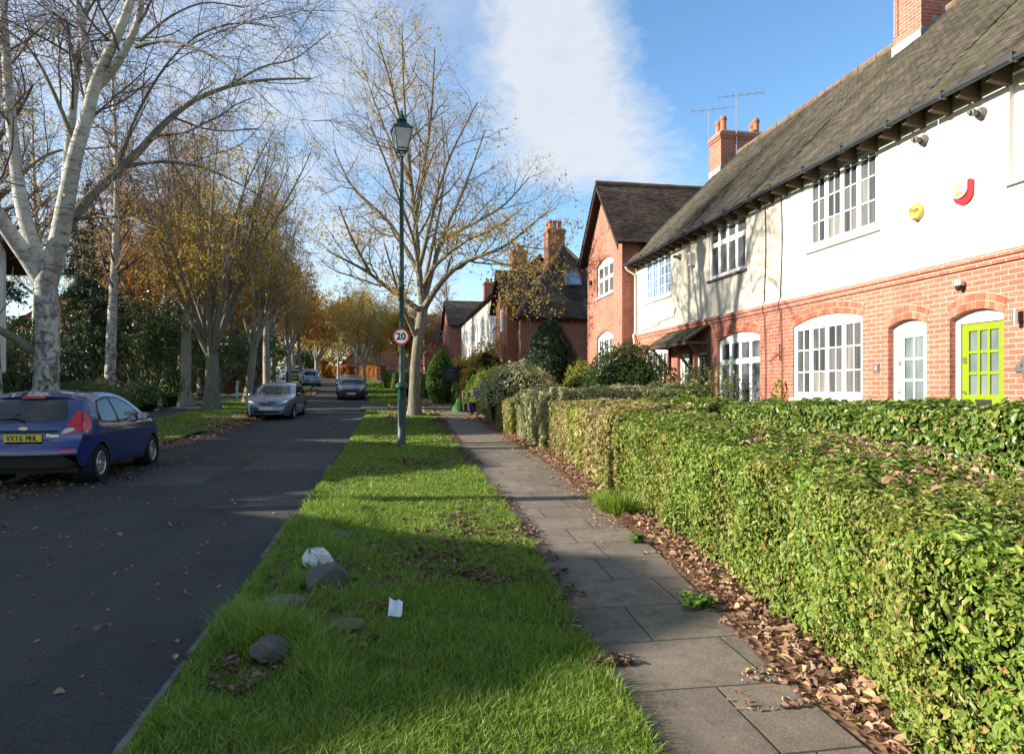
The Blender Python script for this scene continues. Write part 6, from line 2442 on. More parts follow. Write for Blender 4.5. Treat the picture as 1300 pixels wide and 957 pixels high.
# ---- a hatchback seen from the front (silver), reused in shape for the others
def front_car(prof, W, low, wheels, rw, belt, roofz, label, m, loc, rz, wide=1., plate_m='plate_white', grille=(.38, .12, .62), lampz=.72, group=None, spokes=5, kind='modern', tum=.25):
    c = Car(prof, W, low, wheels, rw, belt, roofz, tum, .14, .26, .05, .14)
    r = build_car(c, 'parked_car', label, m, spokes=spokes, tyre_w=.205, group=group)
    L = c.L
    top = c.Q[int(np.argmax(c.Q[:, 1])), 0]
    # the windscreen band lies between bonnet and roof
    hb = np.interp(L - 1.02, c.Q[:, 0], c.Q[:, 1])
    part(r, 'windscreen', 'glass_car', lambda G: end_patch(c, G, [(-.66 * wide, hb + .06), (.66 * wide, hb + .06), (.52 * wide, roofz - .075), (-.52 * wide, roofz - .075)], True, r=.05))
    part(r, 'rear_window', 'glass_car', lambda G: end_patch(c, G, [(-.55 * wide, belt + .1), (.55 * wide, belt + .1), (.48 * wide, roofz - .09), (-.48 * wide, roofz - .09)], r=.05))
    yb = L - 1.45
    for sg in (-1, 1):
        part(r, 'side_window', 'glass_car', lambda G: side_patch(c, G, [(.55, belt + .10), (.85, roofz - .14), (1.6, roofz - .09), (1.62, belt + .03), (.9, belt + .05)], (sg,)))
        part(r, 'side_window', 'glass_car', lambda G: side_patch(c, G, [(1.70, belt + .03), (1.68, roofz - .09), (2.05, roofz - .11), (yb, belt + .17), (yb + .12, belt + .03)], (sg,)))
    gw, gh, gzz = grille
    gr = part(r, 'grille', 'trim', lambda G: end_patch(c, G, [(-gw, gzz + gh / 2), (gw, gzz + gh / 2), (gw * .82, gzz - gh / 2), (-gw * .82, gzz - gh / 2)], True, off=.012, r=.03))
    part(r, 'lower_grille', 'trim', lambda G: end_patch(c, G, [(-.50 * wide, .41), (.50 * wide, .41), (.44 * wide, .31), (-.44 * wide, .31)], True, off=.012, r=.03))
    if kind == 'round':
        for sg in (-1, 1):
            G = Geo()
            G.lathe([(0, .055), (.06, .05), (.10, .03), (.115, -.03)], (0, 0, 0), 18, 'y')
            y_ = c.face(.60, lampz, True)
            V = np.concatenate(G.V) + [sg * .60, y_ - .0, lampz]
            G.V = [V]
            G.build('headlight', MT['lamp_clear'], r, smooth=True)
    else:
        for sg in (-1, 1):
            part(r, 'headlight', 'lamp_clear', lambda G: end_patch(c, G, [(sg * .42 * wide, lampz - .035), (sg * .72 * wide, lampz + .03), (sg * .74 * wide, lampz + .10), (sg * .60 * wide, lampz + .07)], True, off=.012, r=.02, step=.05))
    for sg in (-1, 1):
        part(r, 'tail_light', 'lamp_red', lambda G: end_patch(c, G, [(.52 * wide, .80), (.72 * wide, .82), (.70 * wide, 1.02), (.56 * wide, .96)], off=.012, r=.02, step=.05, side=sg))
    plate(r, c, .50, None, True, plate_m)
    plate(r, c, .72, None, False, 'plate_yellow')
    for sg in (-1, 1):
        G = Geo()
        G.lathe([(0, -.08), (.06, -.06), (.075, .0), (.05, .06), (0, .08)], (0, 0, 0), 10, 'y')
        V = np.concatenate(G.V) * [1.3, 1, 1] + [sg * (W / 2 + .06), L - 1.5, belt + .07]
        G.V = [V]
        G.build('wing_mirror', MT[m], r, smooth=True)
    part(r, 'door_seam', 'trim', lambda G: seams(G, c, (.95, 1.66, L - 1.32), .30, belt))
    r.location = loc
    r.rotation_euler = (0, 0, rz)
    return r, c


VP = [(0, .34), (.0, .46), (.0, .60), (.03, .70), (.10, .95), (.20, 1.05), (.42, 1.25), (.62, 1.36), (.9, 1.41), (1.35, 1.44), (1.75, 1.43), (2.1, 1.37), (2.45, 1.24), (2.95, 1.01), (3.2, .965), (3.7, .90), (4.1, .80), (4.28, .70), (4.35, .58), (4.37, .48), (4.374, .27)]
VL = [(0, .32), (.15, .26), (.6, .2), (3.6, .2), (4.1, .20), (4.38, .24)]
yv = 32.3
V1, vc = front_car(VP, 1.80, VL, (.82, 3.47), .32, .93, 1.43, 'silver blue hatchback parked facing the viewer beside the left verge', 'car_silver',
                   (-4.55, yv, float(g(30))), math.pi - .04, grille=(.34, .13, .70), lampz=.70)
V1.rotation_euler[0] = -.024
G = Geo()
y_ = vc.face(0, .70, True) + .02
G.tube([(.25, y_ - .015, .76), (-.25, y_ - .015, .64)], .014, 6, cap=True)
th_ = np.linspace(0, 2 * math.pi, 21)
G.tube([(.065 * math.cos(a), y_, .70 + .065 * math.sin(a)) for a in th_], .013, 6)
text_geo('VOLVO', .032, lambda a, b: (-a, y_ + .014, .70 + b), G)
G.build('badge', MT['chrome'], V1, smooth=True)
MP = [(0, .34), (.0, .46), (.0, .62), (.05, .78), (.12, .94), (.20, 1.02), (.42, 1.27), (.55, 1.36), (.8, 1.40), (1.2, 1.415), (1.8, 1.40), (2.1, 1.36), (2.3, 1.27), (2.62, 1.02), (2.75, .97), (3.2, .92), (3.55, .86), (3.72, .76), (3.80, .60), (3.82, .48), (3.824, .27)]
ML = [(0, .32), (.15, .26), (.6, .2), (3.1, .2), (3.6, .20), (3.83, .24)]
M1, mc = front_car(MP, 1.73, ML, (.68, 3.17), .31, .92, 1.40, 'small dark car with round headlamps parked facing the viewer on the right', 'car_black',
                   (-2.45, 47.3, float(g(45.4))), math.pi + .02, grille=(.40, .2, .62), lampz=.76, kind='round', tum=.2)
M1.rotation_euler[0] = -.04
PP = [(0, .34), (.0, .46), (.0, .66), (.04, .80), (.12, 1.0), (.28, 1.30), (.42, 1.50), (.7, 1.58), (1.3, 1.62), (2.0, 1.60), (2.4, 1.52), (2.8, 1.32), (3.3, 1.04), (3.5, .98), (3.95, .90), (4.2, .78), (4.32, .62), (4.35, .48), (4.354, .29)]
PL = [(0, .32), (.15, .26), (.6, .22), (3.6, .22), (4.1, .22), (4.36, .26)]
P1, pc = front_car(PP, 1.78, PL, (.80, 3.42), .32, 1.0, 1.60, 'light blue people carrier seen from behind far up the left side', 'car_mpv', (-7.7, 69.2, float(g(69.3))), .05)
P1.rotation_euler[0] = .04


def again(src, label, m, loc, rz, sc=1., tilt=-.04):
    r = dup(src, loc, rz, label, None, sc)
    for c in r.children:
        if c.name.split('.')[0] in ('body', 'wing_mirror'):
            c.data = c.data.copy()
            c.data.materials[0] = MT[m]
    r.rotation_euler[0] = tilt
    return r


again(V1, 'dark car half hidden behind the small dark one on the right', 'car_navy', (-3.1, 55.0, float(g(53))), math.pi + .03)
again(P1, 'dark blue car parked just beyond the light blue people carrier', 'car_navy', (-8.9, 77.5, float(g(78))), .07, tilt=.04)
again(V1, 'blue car farthest up the left side beside the white van', 'car_mpv', (-14.2, 99.5, float(g(98))), math.pi + .1)
again(M1, 'dark car in front of the white van', 'car_black', (-12.2, 93.5, float(g(92))), math.pi + .1)

# ---- white van far up the street
vn = Car([(0, .5), (.02, .9), (.05, 1.6), (.10, 1.88), (.25, 1.95), (1.5, 1.98), (3.0, 1.96), (3.35, 1.88), (3.75, 1.45), (4.0, 1.18), (4.4, 1.05), (4.7, .92), (4.8, .7), (4.82, .5), (4.824, .3)],
         1.9, [(0, .45), (.3, .3), (4.5, .28), (4.82, .36)], (.95, 3.85), .33, 1.15, 1.95, .12, .05, .2, .03, .08)
N1 = build_car(vn, 'parked_van', 'white van parked at the far end of the street', 'car_white', 'van', spokes=5)
part(N1, 'windscreen', 'glass_car', lambda G: end_patch(vn, G, [(-.74, 1.22), (.74, 1.22), (.66, 1.78), (-.66, 1.78)], True, r=.06))
for sg in (-1, 1):
    part(N1, 'side_window', 'glass_car', lambda G: side_patch(vn, G, [(2.9, 1.2), (2.95, 1.75), (3.3, 1.72), (3.75, 1.2)], (sg,)))
part(N1, 'grille', 'trim', lambda G: end_patch(vn, G, [(-.5, .62), (.5, .62), (.5, .82), (-.5, .82)], True, off=.012))
for sg in (-1, 1):
    part(N1, 'headlight', 'lamp_clear', lambda G: end_patch(vn, G, [(sg * .55, .75), (sg * .80, .78), (sg * .78, .98), (sg * .60, .9)], True, off=.012, r=.02, step=.05))
plate(N1, vn, .52, None, True, 'plate_white')
N1.location = (-13.9, 109, float(g(108)))
N1.rotation_euler = (-.04, 0, math.pi + .12)


# ------------------------------------------------------------------ street lamp and its sign
LX, LY = .29, 17.2
LZ = float(g(LY)) + .05
LP = thing('street_lamp', 'tall dark green street lamp with a four sided lantern on the grass verge', 'street lamp', (LX, LY, LZ))
G = Geo()
G.lathe([(.125, -.1), (.125, .04), (.105, .07), (.098, 1.42), (.115, 1.44), (.155, 1.47), (.155, 1.53), (.115, 1.57), (.075, 1.60), (.062, 1.75), (.058, 3.9), (.075, 3.92), (.075, 4.0), (.056, 4.02), (.05, 6.3), (.065, 6.32), (.065, 6.38), (.046, 6.4), (.043, 7.22)], (LX, LY, LZ), 14)
G.box(LX - .07, LX + .07, LY - .101, LY - .06, LZ + .5, LZ + 1.15)
G.build('column', MT['lamp_green'], LP, smooth=True, sharp=40)
G = Geo()
zt = LZ + 7.22
ro = math.pi / 4 + TH
a_ = .115 * 1.414
b_ = .225 * 1.414
for k in range(4):
    t0 = ro + k * math.pi / 2
    p0 = np.array([LX + a_ * math.cos(t0), LY + a_ * math.sin(t0), zt + .10])
    p1 = np.array([LX + b_ * math.cos(t0), LY + b_ * math.sin(t0), zt + .64])
    G.tube([p0, p1], .016, 6, cap=True)
    t1 = t0 + math.pi / 2
    for rr, zz in ((a_, zt + .10), (a_ + (b_ - a_) * .12, zt + .165), (b_, zt + .64)):
        G.tube([(LX + rr * math.cos(t0), LY + rr * math.sin(t0), zz), (LX + rr * math.cos(t1), LY + rr * math.sin(t1), zz)], .015, 6, cap=True)
    # the little brackets under the lantern
    G.tube([(LX, LY, zt - .08), (LX + .07 * math.cos(t0), LY + .07 * math.sin(t0), zt - .02), p0], .010, 5)
G.build('lantern_frame', MT['lamp_green'], LP)
G = Geo()
G.lathe([(b_ + .03, .63), (b_ + .03, .67), (b_ * .85, .715), (b_ * .52, .80), (b_ * .36, .86), (b_ * .36, .875)], (LX, LY, zt), 4, phase=ro)
G.lathe([(.13, .86), (.14, .88), (.10, .92), (.065, .97), (.075, .985), (.05, 1.01), (.03, 1.07), (.042, 1.09), (.02, 1.12), (.022, 1.16), (0, 1.2)], (LX, LY, zt), 12)
G.build('lantern_cap', MT['lamp_green'], LP)
s = S('lantern_glass', .12, .5)
s.col((.72, .72, .70))
s.b.inputs['Transmission Weight'].default_value = .45
s.b.inputs['IOR'].default_value = 1.1
MT['lantern_glass'] = s.m
G = Geo()
for k in range(4):
    t0, t1 = ro + k * math.pi / 2, ro + (k + 1) * math.pi / 2
    q = .985
    G.quad((LX + q * a_ * math.cos(t0), LY + q * a_ * math.sin(t0), zt + .11), (LX + q * a_ * math.cos(t1), LY + q * a_ * math.sin(t1), zt + .11),
           (LX + q * b_ * math.cos(t1), LY + q * b_ * math.sin(t1), zt + .63), (LX + q * b_ * math.cos(t0), LY + q * b_ * math.sin(t0), zt + .63))
G.build('glazing', MT['lantern_glass'], LP)
G = Geo()
G.box(LX - .15, LX + .15, LY - .15, LY + .15, zt + .56, zt + .62)
G.box(LX - .13, LX + .13, LY - .13, LY + .13, zt + .47, zt + .56, 1)
G.build('lamp_gear', [MT['plastic_white'], MT['timber']], LP)
G = Geo()
G.lathe([(.0615, 0), (.0615, .19)], (LX, LY, LZ + 1.82), 14)
G.build('number_band', MT['plastic_yellow'], LP)
G = Geo()
G.box(LX - .085, LX - .06, LY - .03, LY + .03, LZ + 2.35, LZ + 2.62)
G.build('permit_plate', MT['plastic_yellow'], LP)

SG = thing('road_sign', 'round red rimmed speed sign with a black 20 fixed to the lamp post', 'road sign', (LX, LY - .1, LZ + 2.75))
fs = np.array([math.cos(TH), -math.sin(TH), 0])
nb = np.array([-math.sin(TH), -math.cos(TH), 0]) * 1.
c0 = np.array([LX, LY, LZ + 2.72]) + nb * .095


def onsign(a, b, d):
    return tuple(c0 + fs * a + np.array([0, 0, 1]) * b + nb * d)


def disc(r0, r1, d, n=40):
    G = Geo()
    V = [onsign(r0 * math.cos(t_), r0 * math.sin(t_), d) for t_ in np.linspace(0, 2 * math.pi, n + 1)[:-1]] + [onsign(r1 * math.cos(t_), r1 * math.sin(t_), d) for t_ in np.linspace(0, 2 * math.pi, n + 1)[:-1]]
    G.add(V, [(i, (i + 1) % n, n + (i + 1) % n, n + i) for i in range(n)])
    return G


G = disc(.001, .205, -.004)
G.add([onsign(.205 * math.cos(t_), .205 * math.sin(t_), d) for d in (-.004, .010) for t_ in np.linspace(0, 2 * math.pi, 41)[:-1]], [(i, (i + 1) % 40, 40 + (i + 1) % 40, 40 + i) for i in range(40)])
G.build('backing', MT['steel'], SG)
disc(.001, .165, .011).build('face', MT['sign_white'], SG)
disc(.163, .206, .0125).build('rim', MT['sign_red'], SG)
G = Geo()
text_geo('20', .235, lambda a, b: onsign(a, b - .004, .0135), G, bold=.008)
G.build('numerals', MT['ink'], SG)
G = Geo()
for dz in (-.1, .1):
    G.lathe([(.066, -.02), (.072, -.02), (.072, .02), (.066, .02)], (LX, LY, LZ + 2.72 + dz), 14)
G.build('bracket', MT['steel'], SG)

dl = thing('street_lamp', 'distant thin street lamp on the left verge far beyond the silver car', 'street lamp', place(-9.0, 63.0))
x, y, z = place(-9.0, 63.0)
G = Geo()
G.lathe([(.12, -.1), (.1, 1.4), (.13, 1.45), (.07, 1.6), (.05, 7.2)], (x, y, z), 10)
G.build('column', MT['lamp_green'], dl, smooth=True, sharp=40)
G = Geo()
G.lathe([(.15, 7.3), (.30, 7.85), (.33, 7.88), (.15, 8.05), (.05, 8.2), (0, 8.3)], (x, y, z), 4)
G.build('lantern', MT['lamp_green'], dl)

tp = thing('shadow_pole', 'wooden pole added left of the picture to cast a trunk shadow', 'shadow pole', place(-8.6, 9.75))
x, y, z = place(-8.6, 9.75)  # unseen pole added to throw a trunk-like shadow stripe over the verge
G = Geo()
G.tube([(x, y, z - .1), (x, y, z + 3), (x, y, z + 6.3)], [.19, .175, .15], 12, cap=True)
G.build('pole', MT['timber'], tp, smooth=True, sharp=50)
G = Geo()
for q in range(8):
    G.tube([(x - .15, y, z + 3 + q * .4), (x - .26, y, z + 3.0 + q * .4)], .012, 5)
G.build('step_iron', MT['black_iron'], tp)

# ------------------------------------------------------------------ estate agent's board, bins, little sign, posts
bx, by = 3.15, 36.0
bz = float(gz(bx, by))
EB = thing('estate_agent_board', 'dark navy notice board on two posts beyond the lamp post', 'sign board', (bx, by, bz))
G = Geo()
G.box(bx - .40, bx + .38, by - .02, by + .02, bz + 1.42, bz + 2.15)
G.build('board', plain('navy_board', (.02, .025, .05), .5, .3, .1), EB)
G = Geo()
for i, (w_, zz, h_) in enumerate(((.30, 1.95, .07), (.52, 1.80, .03), (.46, 1.70, .03), (.50, 1.60, .03))):
    G.box(bx - w_ / 2, bx + w_ / 2, by - .027, by - .0215, bz + zz - h_ / 2, bz + zz + h_ / 2)
G.build('faded_print', plain('faded_print', (.16, .13, .12), .6, .2), EB)
G = Geo()
for q in (-.43, .41):
    G.box(bx + q - .03, bx + q + .03, by - .03, by + .03, bz - .1, bz + 2.3)
G.build('post', MT['timber_dark'], EB)


def bin_(x, y, body, lid, label, h=.9, rz=0.):
    z = float(gz(x, y)) + .05
    r = thing('wheelie_bin', label, 'wheelie bin', (x, y, z), 'wheelie bins beside the pavement')
    G = Geo()
    w0, w1 = .20, .26
    for (za, zb_, wa, wb) in ((.08, h * .9, w0, w1), (h * .9, h * .94, w1 + .02, w1 + .02)):
        V = [(x + sx * ww, y + sy * ww * 1.1, z + zz) for zz, ww in ((za, wa), (zb_, wb)) for sx, sy in ((-1, -1), (1, -1), (1, 1), (-1, 1))]
        G.add(V, [(0, 1, 5, 4), (1, 2, 6, 5), (2, 3, 7, 6), (3, 0, 4, 7), (0, 3, 2, 1), (4, 5, 6, 7)])
    G.build('body', body, r)
    G = Geo()
    V = [(x + sx * .285, y + sy * .31, z + h * .945 + (.0 if sy < 0 else .06)) for sx, sy in ((-1, -1), (1, -1), (1, 1), (-1, 1))]
    V += [(a * .8 + x * .2, b * .8 + y * .2, c + .05) for a, b, c in V]
    G.add(V, [(0, 1, 5, 4), (1, 2, 6, 5), (2, 3, 7, 6), (3, 0, 4, 7), (4, 5, 6, 7)])
    G.tube([(x - .22, y + .33, z + h * .93), (x + .22, y + .33, z + h * .93)], .018, 6)
    G.build('lid', lid, r)
    for sx in (-1, 1):
        G = Geo()
        G.lathe([(0, -.03), (.09, -.03), (.09, .03), (0, .03)], (x + sx * .2, y + .25, z + .09), 14, 'x')
        G.build('wheel', MT['tyre'], r)
    return r


brn = plain('brown_bin_plastic', (.16, .065, .03), .6, .3)
pur = plain('purple_bin_plastic', (.05, .03, .14), .55, .3)
bin_(3.52, 31.2, brn, brn, 'brown wheelie bin between the green garden sack and the purple bin', .95)
bin_(3.66, 30.3, pur, pur, 'dark purple wheelie bin beside the hedge', .95)
x, y, z = 3.25, 31.6, float(gz(3.25, 31.6)) + .06
G = Geo()
V, n = [], 12
for k, (rr, hh) in enumerate(((.46, 0), (.44, .12), (.34, .35), (.20, .58), (.06, .72), (.0, .74))):
    for i in range(n):
        a = 2 * math.pi * i / n
        q = rr * (1 + .12 * math.sin(3 * a + k))
        V.append((x + q * math.cos(a), y + .7 * q * math.sin(a), z + hh))
G.add(V, [(k * n + i, k * n + (i + 1) % n, (k + 1) * n + (i + 1) % n, (k + 1) * n + i) for k in range(5) for i in range(n)])
tag(G.build('garden_sack', plain('green_woven_sack', (.02, .13, .03), .7, .2, .3, 12.), smooth=True), 'green garden waste sack slumped beside the brown bin', 'sack')
x, y, z = 3.45, 27.2, float(gz(3.45, 27.2))
NS = thing('notice_sign', 'small blue and red notice on a stake by the hedge', 'sign', (x, y, z))
G = Geo()
G.box(x - .02, x + .02, y - .02, y + .02, z - .1, z + 1.0)
G.build('stake', MT['timber'], NS)
G = Geo()
G.box(x - .17, x + .17, y - .045, y - .022, z + .95, z + 1.3)
G.build('board', plain('blue_notice', (.05, .16, .55), .5, .3), NS)
G = Geo()
G.box(x - .12, x + .12, y - .052, y - .046, z + 1.14, z + 1.24)
G.build('panel', plain('pink_notice_panel', (.62, .30, .28), .5, .3), NS)


def post(x, y, h, w, m, label):
    z = float(gz(x, y))
    G = Geo()
    G.box(x - w, x + w, y - w, y + w, z - .1, z + h)
    G.add([(x + sx * w, y + sy * w, z + h) for sx, sy in ((-1, -1), (1, -1), (1, 1), (-1, 1))] + [(x, y, z + h + w)], [(0, 1, 4), (1, 2, 4), (2, 3, 4), (3, 0, 4)])
    return tag(G.build('wooden_post', MT[m]), label, 'post', 'posts along the left side')


post(-11.0, 24.6, 1.45, .09, 'timber', 'weathered gate post right of the big birch')
post(-9.6, 46, 1.1, .06, 'white_paint', 'white post on the left verge behind the silver car')
post(-8.2, 50, 1.0, .05, 'white_paint', 'thin white post near the road beyond the silver car')
post(-16.0, 33.2, 2.0, .06, 'white_paint', 'slim white post in the sunlit garden behind the feathery shrub')

# dark boarded fence and red fence in the left gardens
def fence(P0, P1, h, m, label, board=.16):
    r = thing('fence', label, 'fence', ((P0[0] + P1[0]) / 2, (P0[1] + P1[1]) / 2, float(gz(*P0))))
    P0, P1 = np.array(P0, float), np.array(P1, float)
    L = np.linalg.norm(P1 - P0)
    d = (P1 - P0) / L
    nn = np.array([-d[1], d[0]])
    G = Geo()
    k = int(L / board)
    for i in range(k):
        a, b = P0 + d * i * board, P0 + d * ((i + 1) * board - .012)
        z = float(gz(*a))
        hh = h + random.uniform(-.015, .015)
        e = nn * (.012 + (i % 2) * .008)
        V = [(*(a - e), z), (*(b - e), z), (*(b - e), z + hh), (*(a - e), z + hh), (*(a + e), z), (*(b + e), z), (*(b + e), z + hh), (*(a + e), z + hh)]
        G.add(V, [(0, 1, 2, 3), (4, 5, 6, 7), (0, 1, 5, 4), (3, 2, 6, 7), (0, 3, 7, 4), (1, 2, 6, 5)])
    G.build('boards', m, r)
    for i in range(int(L / 1.8) + 1):
        a = P0 + d * min(i * 1.8, L)
        z = float(gz(*a))
        G = Geo()
        G.box(a[0] - .05, a[0] + .05, a[1] - .05, a[1] + .05, z - .1, z + h + .08)
        G.build('post', m, r)
    return r


fence((-18.5, 31.5), (-13.4, 32.4), 1.55, plain('black_boards', (.02, .02, .02), .8, .2, .3, 5.), 'dark boarded fence behind the feathery shrub')
fence((-14.5, 53), (-11.2, 60), 1.7, plain('red_brown_boards', (.22, .065, .03), .8, .2, .3, 5.), 'red brown fence behind the street tree trunks')
fence((-12.0, 60), (-12.6, 76), 1.6, plain('orange_boards', (.26, .11, .045), .8, .2, .3, 5.), 'orange brown fence far up the left pavement')


# ------------------------------------------------------------------ stones and litter on the verge
def stone(x, y, r, sq_, m, label, seed, sink=.25):
    z = float(gz(x, y)) + .055
    rg = np.random.default_rng(seed)
    bm = bmesh.new()
    bmesh.ops.create_icosphere(bm, subdivisions=4, radius=1)
    V = np.array([v.co[:] for v in bm.verts])
    F = np.array([[v.index for v in f.verts] for f in bm.faces])
    bm.free()
    for _ in range(9):                      # knock flats off the ball
        d = unit(rg.normal(size=3) + [0, 0, .25])
        c = rg.uniform(.60, .84)
        k = V @ d
        V = V - np.maximum(k - c, 0)[:, None] * d * .9
    V = V * (1 + .05 * wob(V, 3, seed) + .025 * wob(V, 9, seed + 3) + .01 * wob(V, 25, seed + 5))[:, None]
    V = V * np.array([r * sq_[0], r * sq_[1], r * sq_[2]])
    V[:, 2] += r * sq_[2] * (1 - 2 * sink)
    G = Geo()
    G.add(V + [x, y, z], F)
    return tag(G.build('stone', m, smooth=True, sharp=38, org=(x, y, z)), label, 'stone', 'stones along the edge of the verge')


s = S('white_painted_stone', .85, .2)
o = s.obj()
c = s.mix(s.ramp(s.noise(o, 11., 5, .75), [(.50, 0), (.60, .95)]), (.66, .66, .63), (.09, .09, .08))
s.col(s.mix(1., c, s.ramp(s.noise(o, 30., 3), [(.3, .8), (.7, 1.05)]), 'MULTIPLY')).bump(s.noise(o, 18., 5, .7), .7, .02)
stw = s.m


def stonemat(name, a, b, moss, k):
    s = S(name, .9, .2)
    o = s.obj()
    c = s.ramp(s.noise(o, 9., 6, .7), [(.3, a), (.7, b)])
    c = s.mix(s.ramp(s.noise(o, 5., 5, .7), [(.42, 0), (.62, k)]), c, moss)
    s.col(c).bump(s.noise(o, 16., 6, .7), .8, .02)
    return s.m


sta = stonemat('dark_granite', (.085, .075, .07), (.17, .155, .14), (.07, .085, .03), .5)
stb = stonemat('mossy_stone', (.10, .09, .06), (.18, .17, .10), (.11, .13, .035), .9)
stone(-.585, 5.86, .125, (1, .9, .92), stw, 'white painted boulder on the grass verge', 3, .12)
stone(-.49, 5.30, .18, (1, .7, .72), sta, 'dark grey stone directly in front of the white boulder', 4, .2)
stone(-.64, 3.93, .125, (1., .8, .75), sta, 'speckled grey stone nearest the bottom of the picture', 5, .22)
stone(-.27, 4.36, .13, (1, .7, .5), stb, 'flat mossy stone left of the white paper', 6, .3)
stone(-.70, 4.86, .15, (1, .7, .45), sta, 'low grey stone half sunk in tall grass near the road', 7, .3)
stone(-.50, 7.0, .15, (1.2, .7, .36), sta, 'thin flat stone behind the white boulder', 8, .3)
stone(-.46, 8.0, .14, (1.2, .7, .36), sta, 'farthest low stone near the edge of the shadow', 9, .3)

G = Geo()
px_, py_, pz_ = .03, 4.42, float(gz(.03, 4.42)) + .075
nu, nv = 7, 6
V = []
for i in range(nu):
    for j in range(nv):
        a, b = i / (nu - 1) - .5, j / (nv - 1)
        fold = .018 * math.sin(a * 9) * b + .007 * math.sin(17 * a + 11 * b) + .005 * math.sin(23 * b - 9 * a) + (.02 if b > .5 else 0) * abs(a)
        V.append((px_ + a * .085 + .01 * b, py_ + .045 * b - .03 * a + fold, pz_ + .03 + .09 * b * (1 - .15 * a)))
i = np.arange(nu - 1)[:, None] * nv
j = np.arange(nv - 1)[None]
G.add(V, np.stack([i + j, i + j + 1, i + nv + j + 1, i + nv + j], -1).reshape(-1, 4))
pp = G.build('paper', MT['plastic_white'], smooth=True)
pp.data.materials[0] = plain('crumpled_white_paper', (.74, .75, .80), .7, .2, .03)
tag(pp, 'crumpled white sheet of paper standing in the grass', 'litter')

# ------------------------------------------------------------------ grass
def grass(name, n, xl, xr, y0, y1, hh, wd, power=1., zf=.05, m='grass', clump=True, label='short green grass'):
    rg = np.random.default_rng(len(name) + n)
    y = y0 + (y1 - y0) * rg.random(n) ** power
    t_ = rg.random(n)
    x = xl(y) * (1 - t_) + xr(y) * t_
    dist = np.hypot(x, y)
    P2 = np.stack([x, y, 0 * x], -1)
    patch = wob(P2, 1.3, 31)
    hgt = hh * (.45 + .9 * rg.random(n) ** 1.5) * (1 + .35 * patch + .3 * wob(P2, 5., 17))
    if clump:
        e = np.exp(-((x - (xl(y) + .42)) / .34) ** 2) * (y < 9)          # rank tufts among the stones
        tuft = np.clip(wob(P2, 4.5, 5) + .25, 0, 1)
        hgt = hgt * (1 + 2.4 * e * tuft * smooth(2.6, 3.8, y) + .5 * np.exp(-((x - xl(y)) / .12) ** 2))
    bare = wob(P2, 2.4, 12)
    bare2 = wob(P2, 5.5, 14)
    ok = ((bare > -.75) | (rg.random(n) < .22)) & ((bare2 > -.8) | (rg.random(n) < .35))
    # the stones stand clear
    for (sx, sy, sr) in ((-.585, 5.8, .14), (-.49, 5.2, .2), (-.64, 3.88, .14), (-.27, 4.3, .14)):
        ok &= ~(np.hypot(x - sx, y - sy) < sr * .82)
        nearfront = (np.abs(x - sx) < sr) & (y < sy) & (y > sy - .22)
        hgt = np.where(nearfront, np.minimum(hgt, .05), hgt)
    x, y, hgt, dist = x[ok], y[ok], hgt[ok], dist[ok]
    n = len(x)
    wdt = wd * (.7 + .6 * rg.random(n)) * np.clip(dist / 5., .8, 6)
    a = rg.random(n) * 6.28
    lean = rg.random(n) ** .7 * 1.15 * hgt
    b = rg.random(n) * 6.28
    base = np.stack([x, y, gz(x, y) + zf], -1)
    sd = np.stack([np.cos(a), np.sin(a), 0 * a], -1) * wdt[:, None]
    ln = np.stack([np.cos(b), np.sin(b), 0 * b], -1) * lean[:, None]
    up = np.zeros((n, 3))
    up[:, 2] = hgt
    V = np.stack([base - sd, base + sd, base + sd * .8 + up * .55 + ln * .3, base - sd * .8 + up * .55 + ln * .3, base + up * .95 + ln], 1).reshape(-1, 3)
    k = np.arange(n)[:, None] * 5
    G = Geo()
    G.add(V, k + np.array([0, 1, 2, 3]))
    G.F.append(k + np.array([3, 2, 4]))
    G.M.append(np.zeros(n, int))
    return tag(G.build(name, MT[m], org=(0, 0, 0)), label, 'grass', kind='stuff')


vl = lambda y: road_r(y) + .055
vr = lambda y: path_l(y) + .02
grass('verge_grass', 230000, vl, vr, 2.2, 13., .062, .0030, 1.9, label='grass of the near right verge with rank tufts')
grass('verge_grass', 70000, vl, vr, 12.5, 33., .05, .0035, 1.5, clump=False, label='grass of the right verge around the lamp post')
grass('far_verge_grass', 18000, vl, vr, 38, 90., .06, .006, 1.3, clump=False, label='grass of the right verge beyond the driveway')
grass('left_verge_grass', 60000, lverge_l, lambda y: road_l(y) - .05, 12., 60., .05, .0045, 1.3, clump=False, label='grass of the left verge')
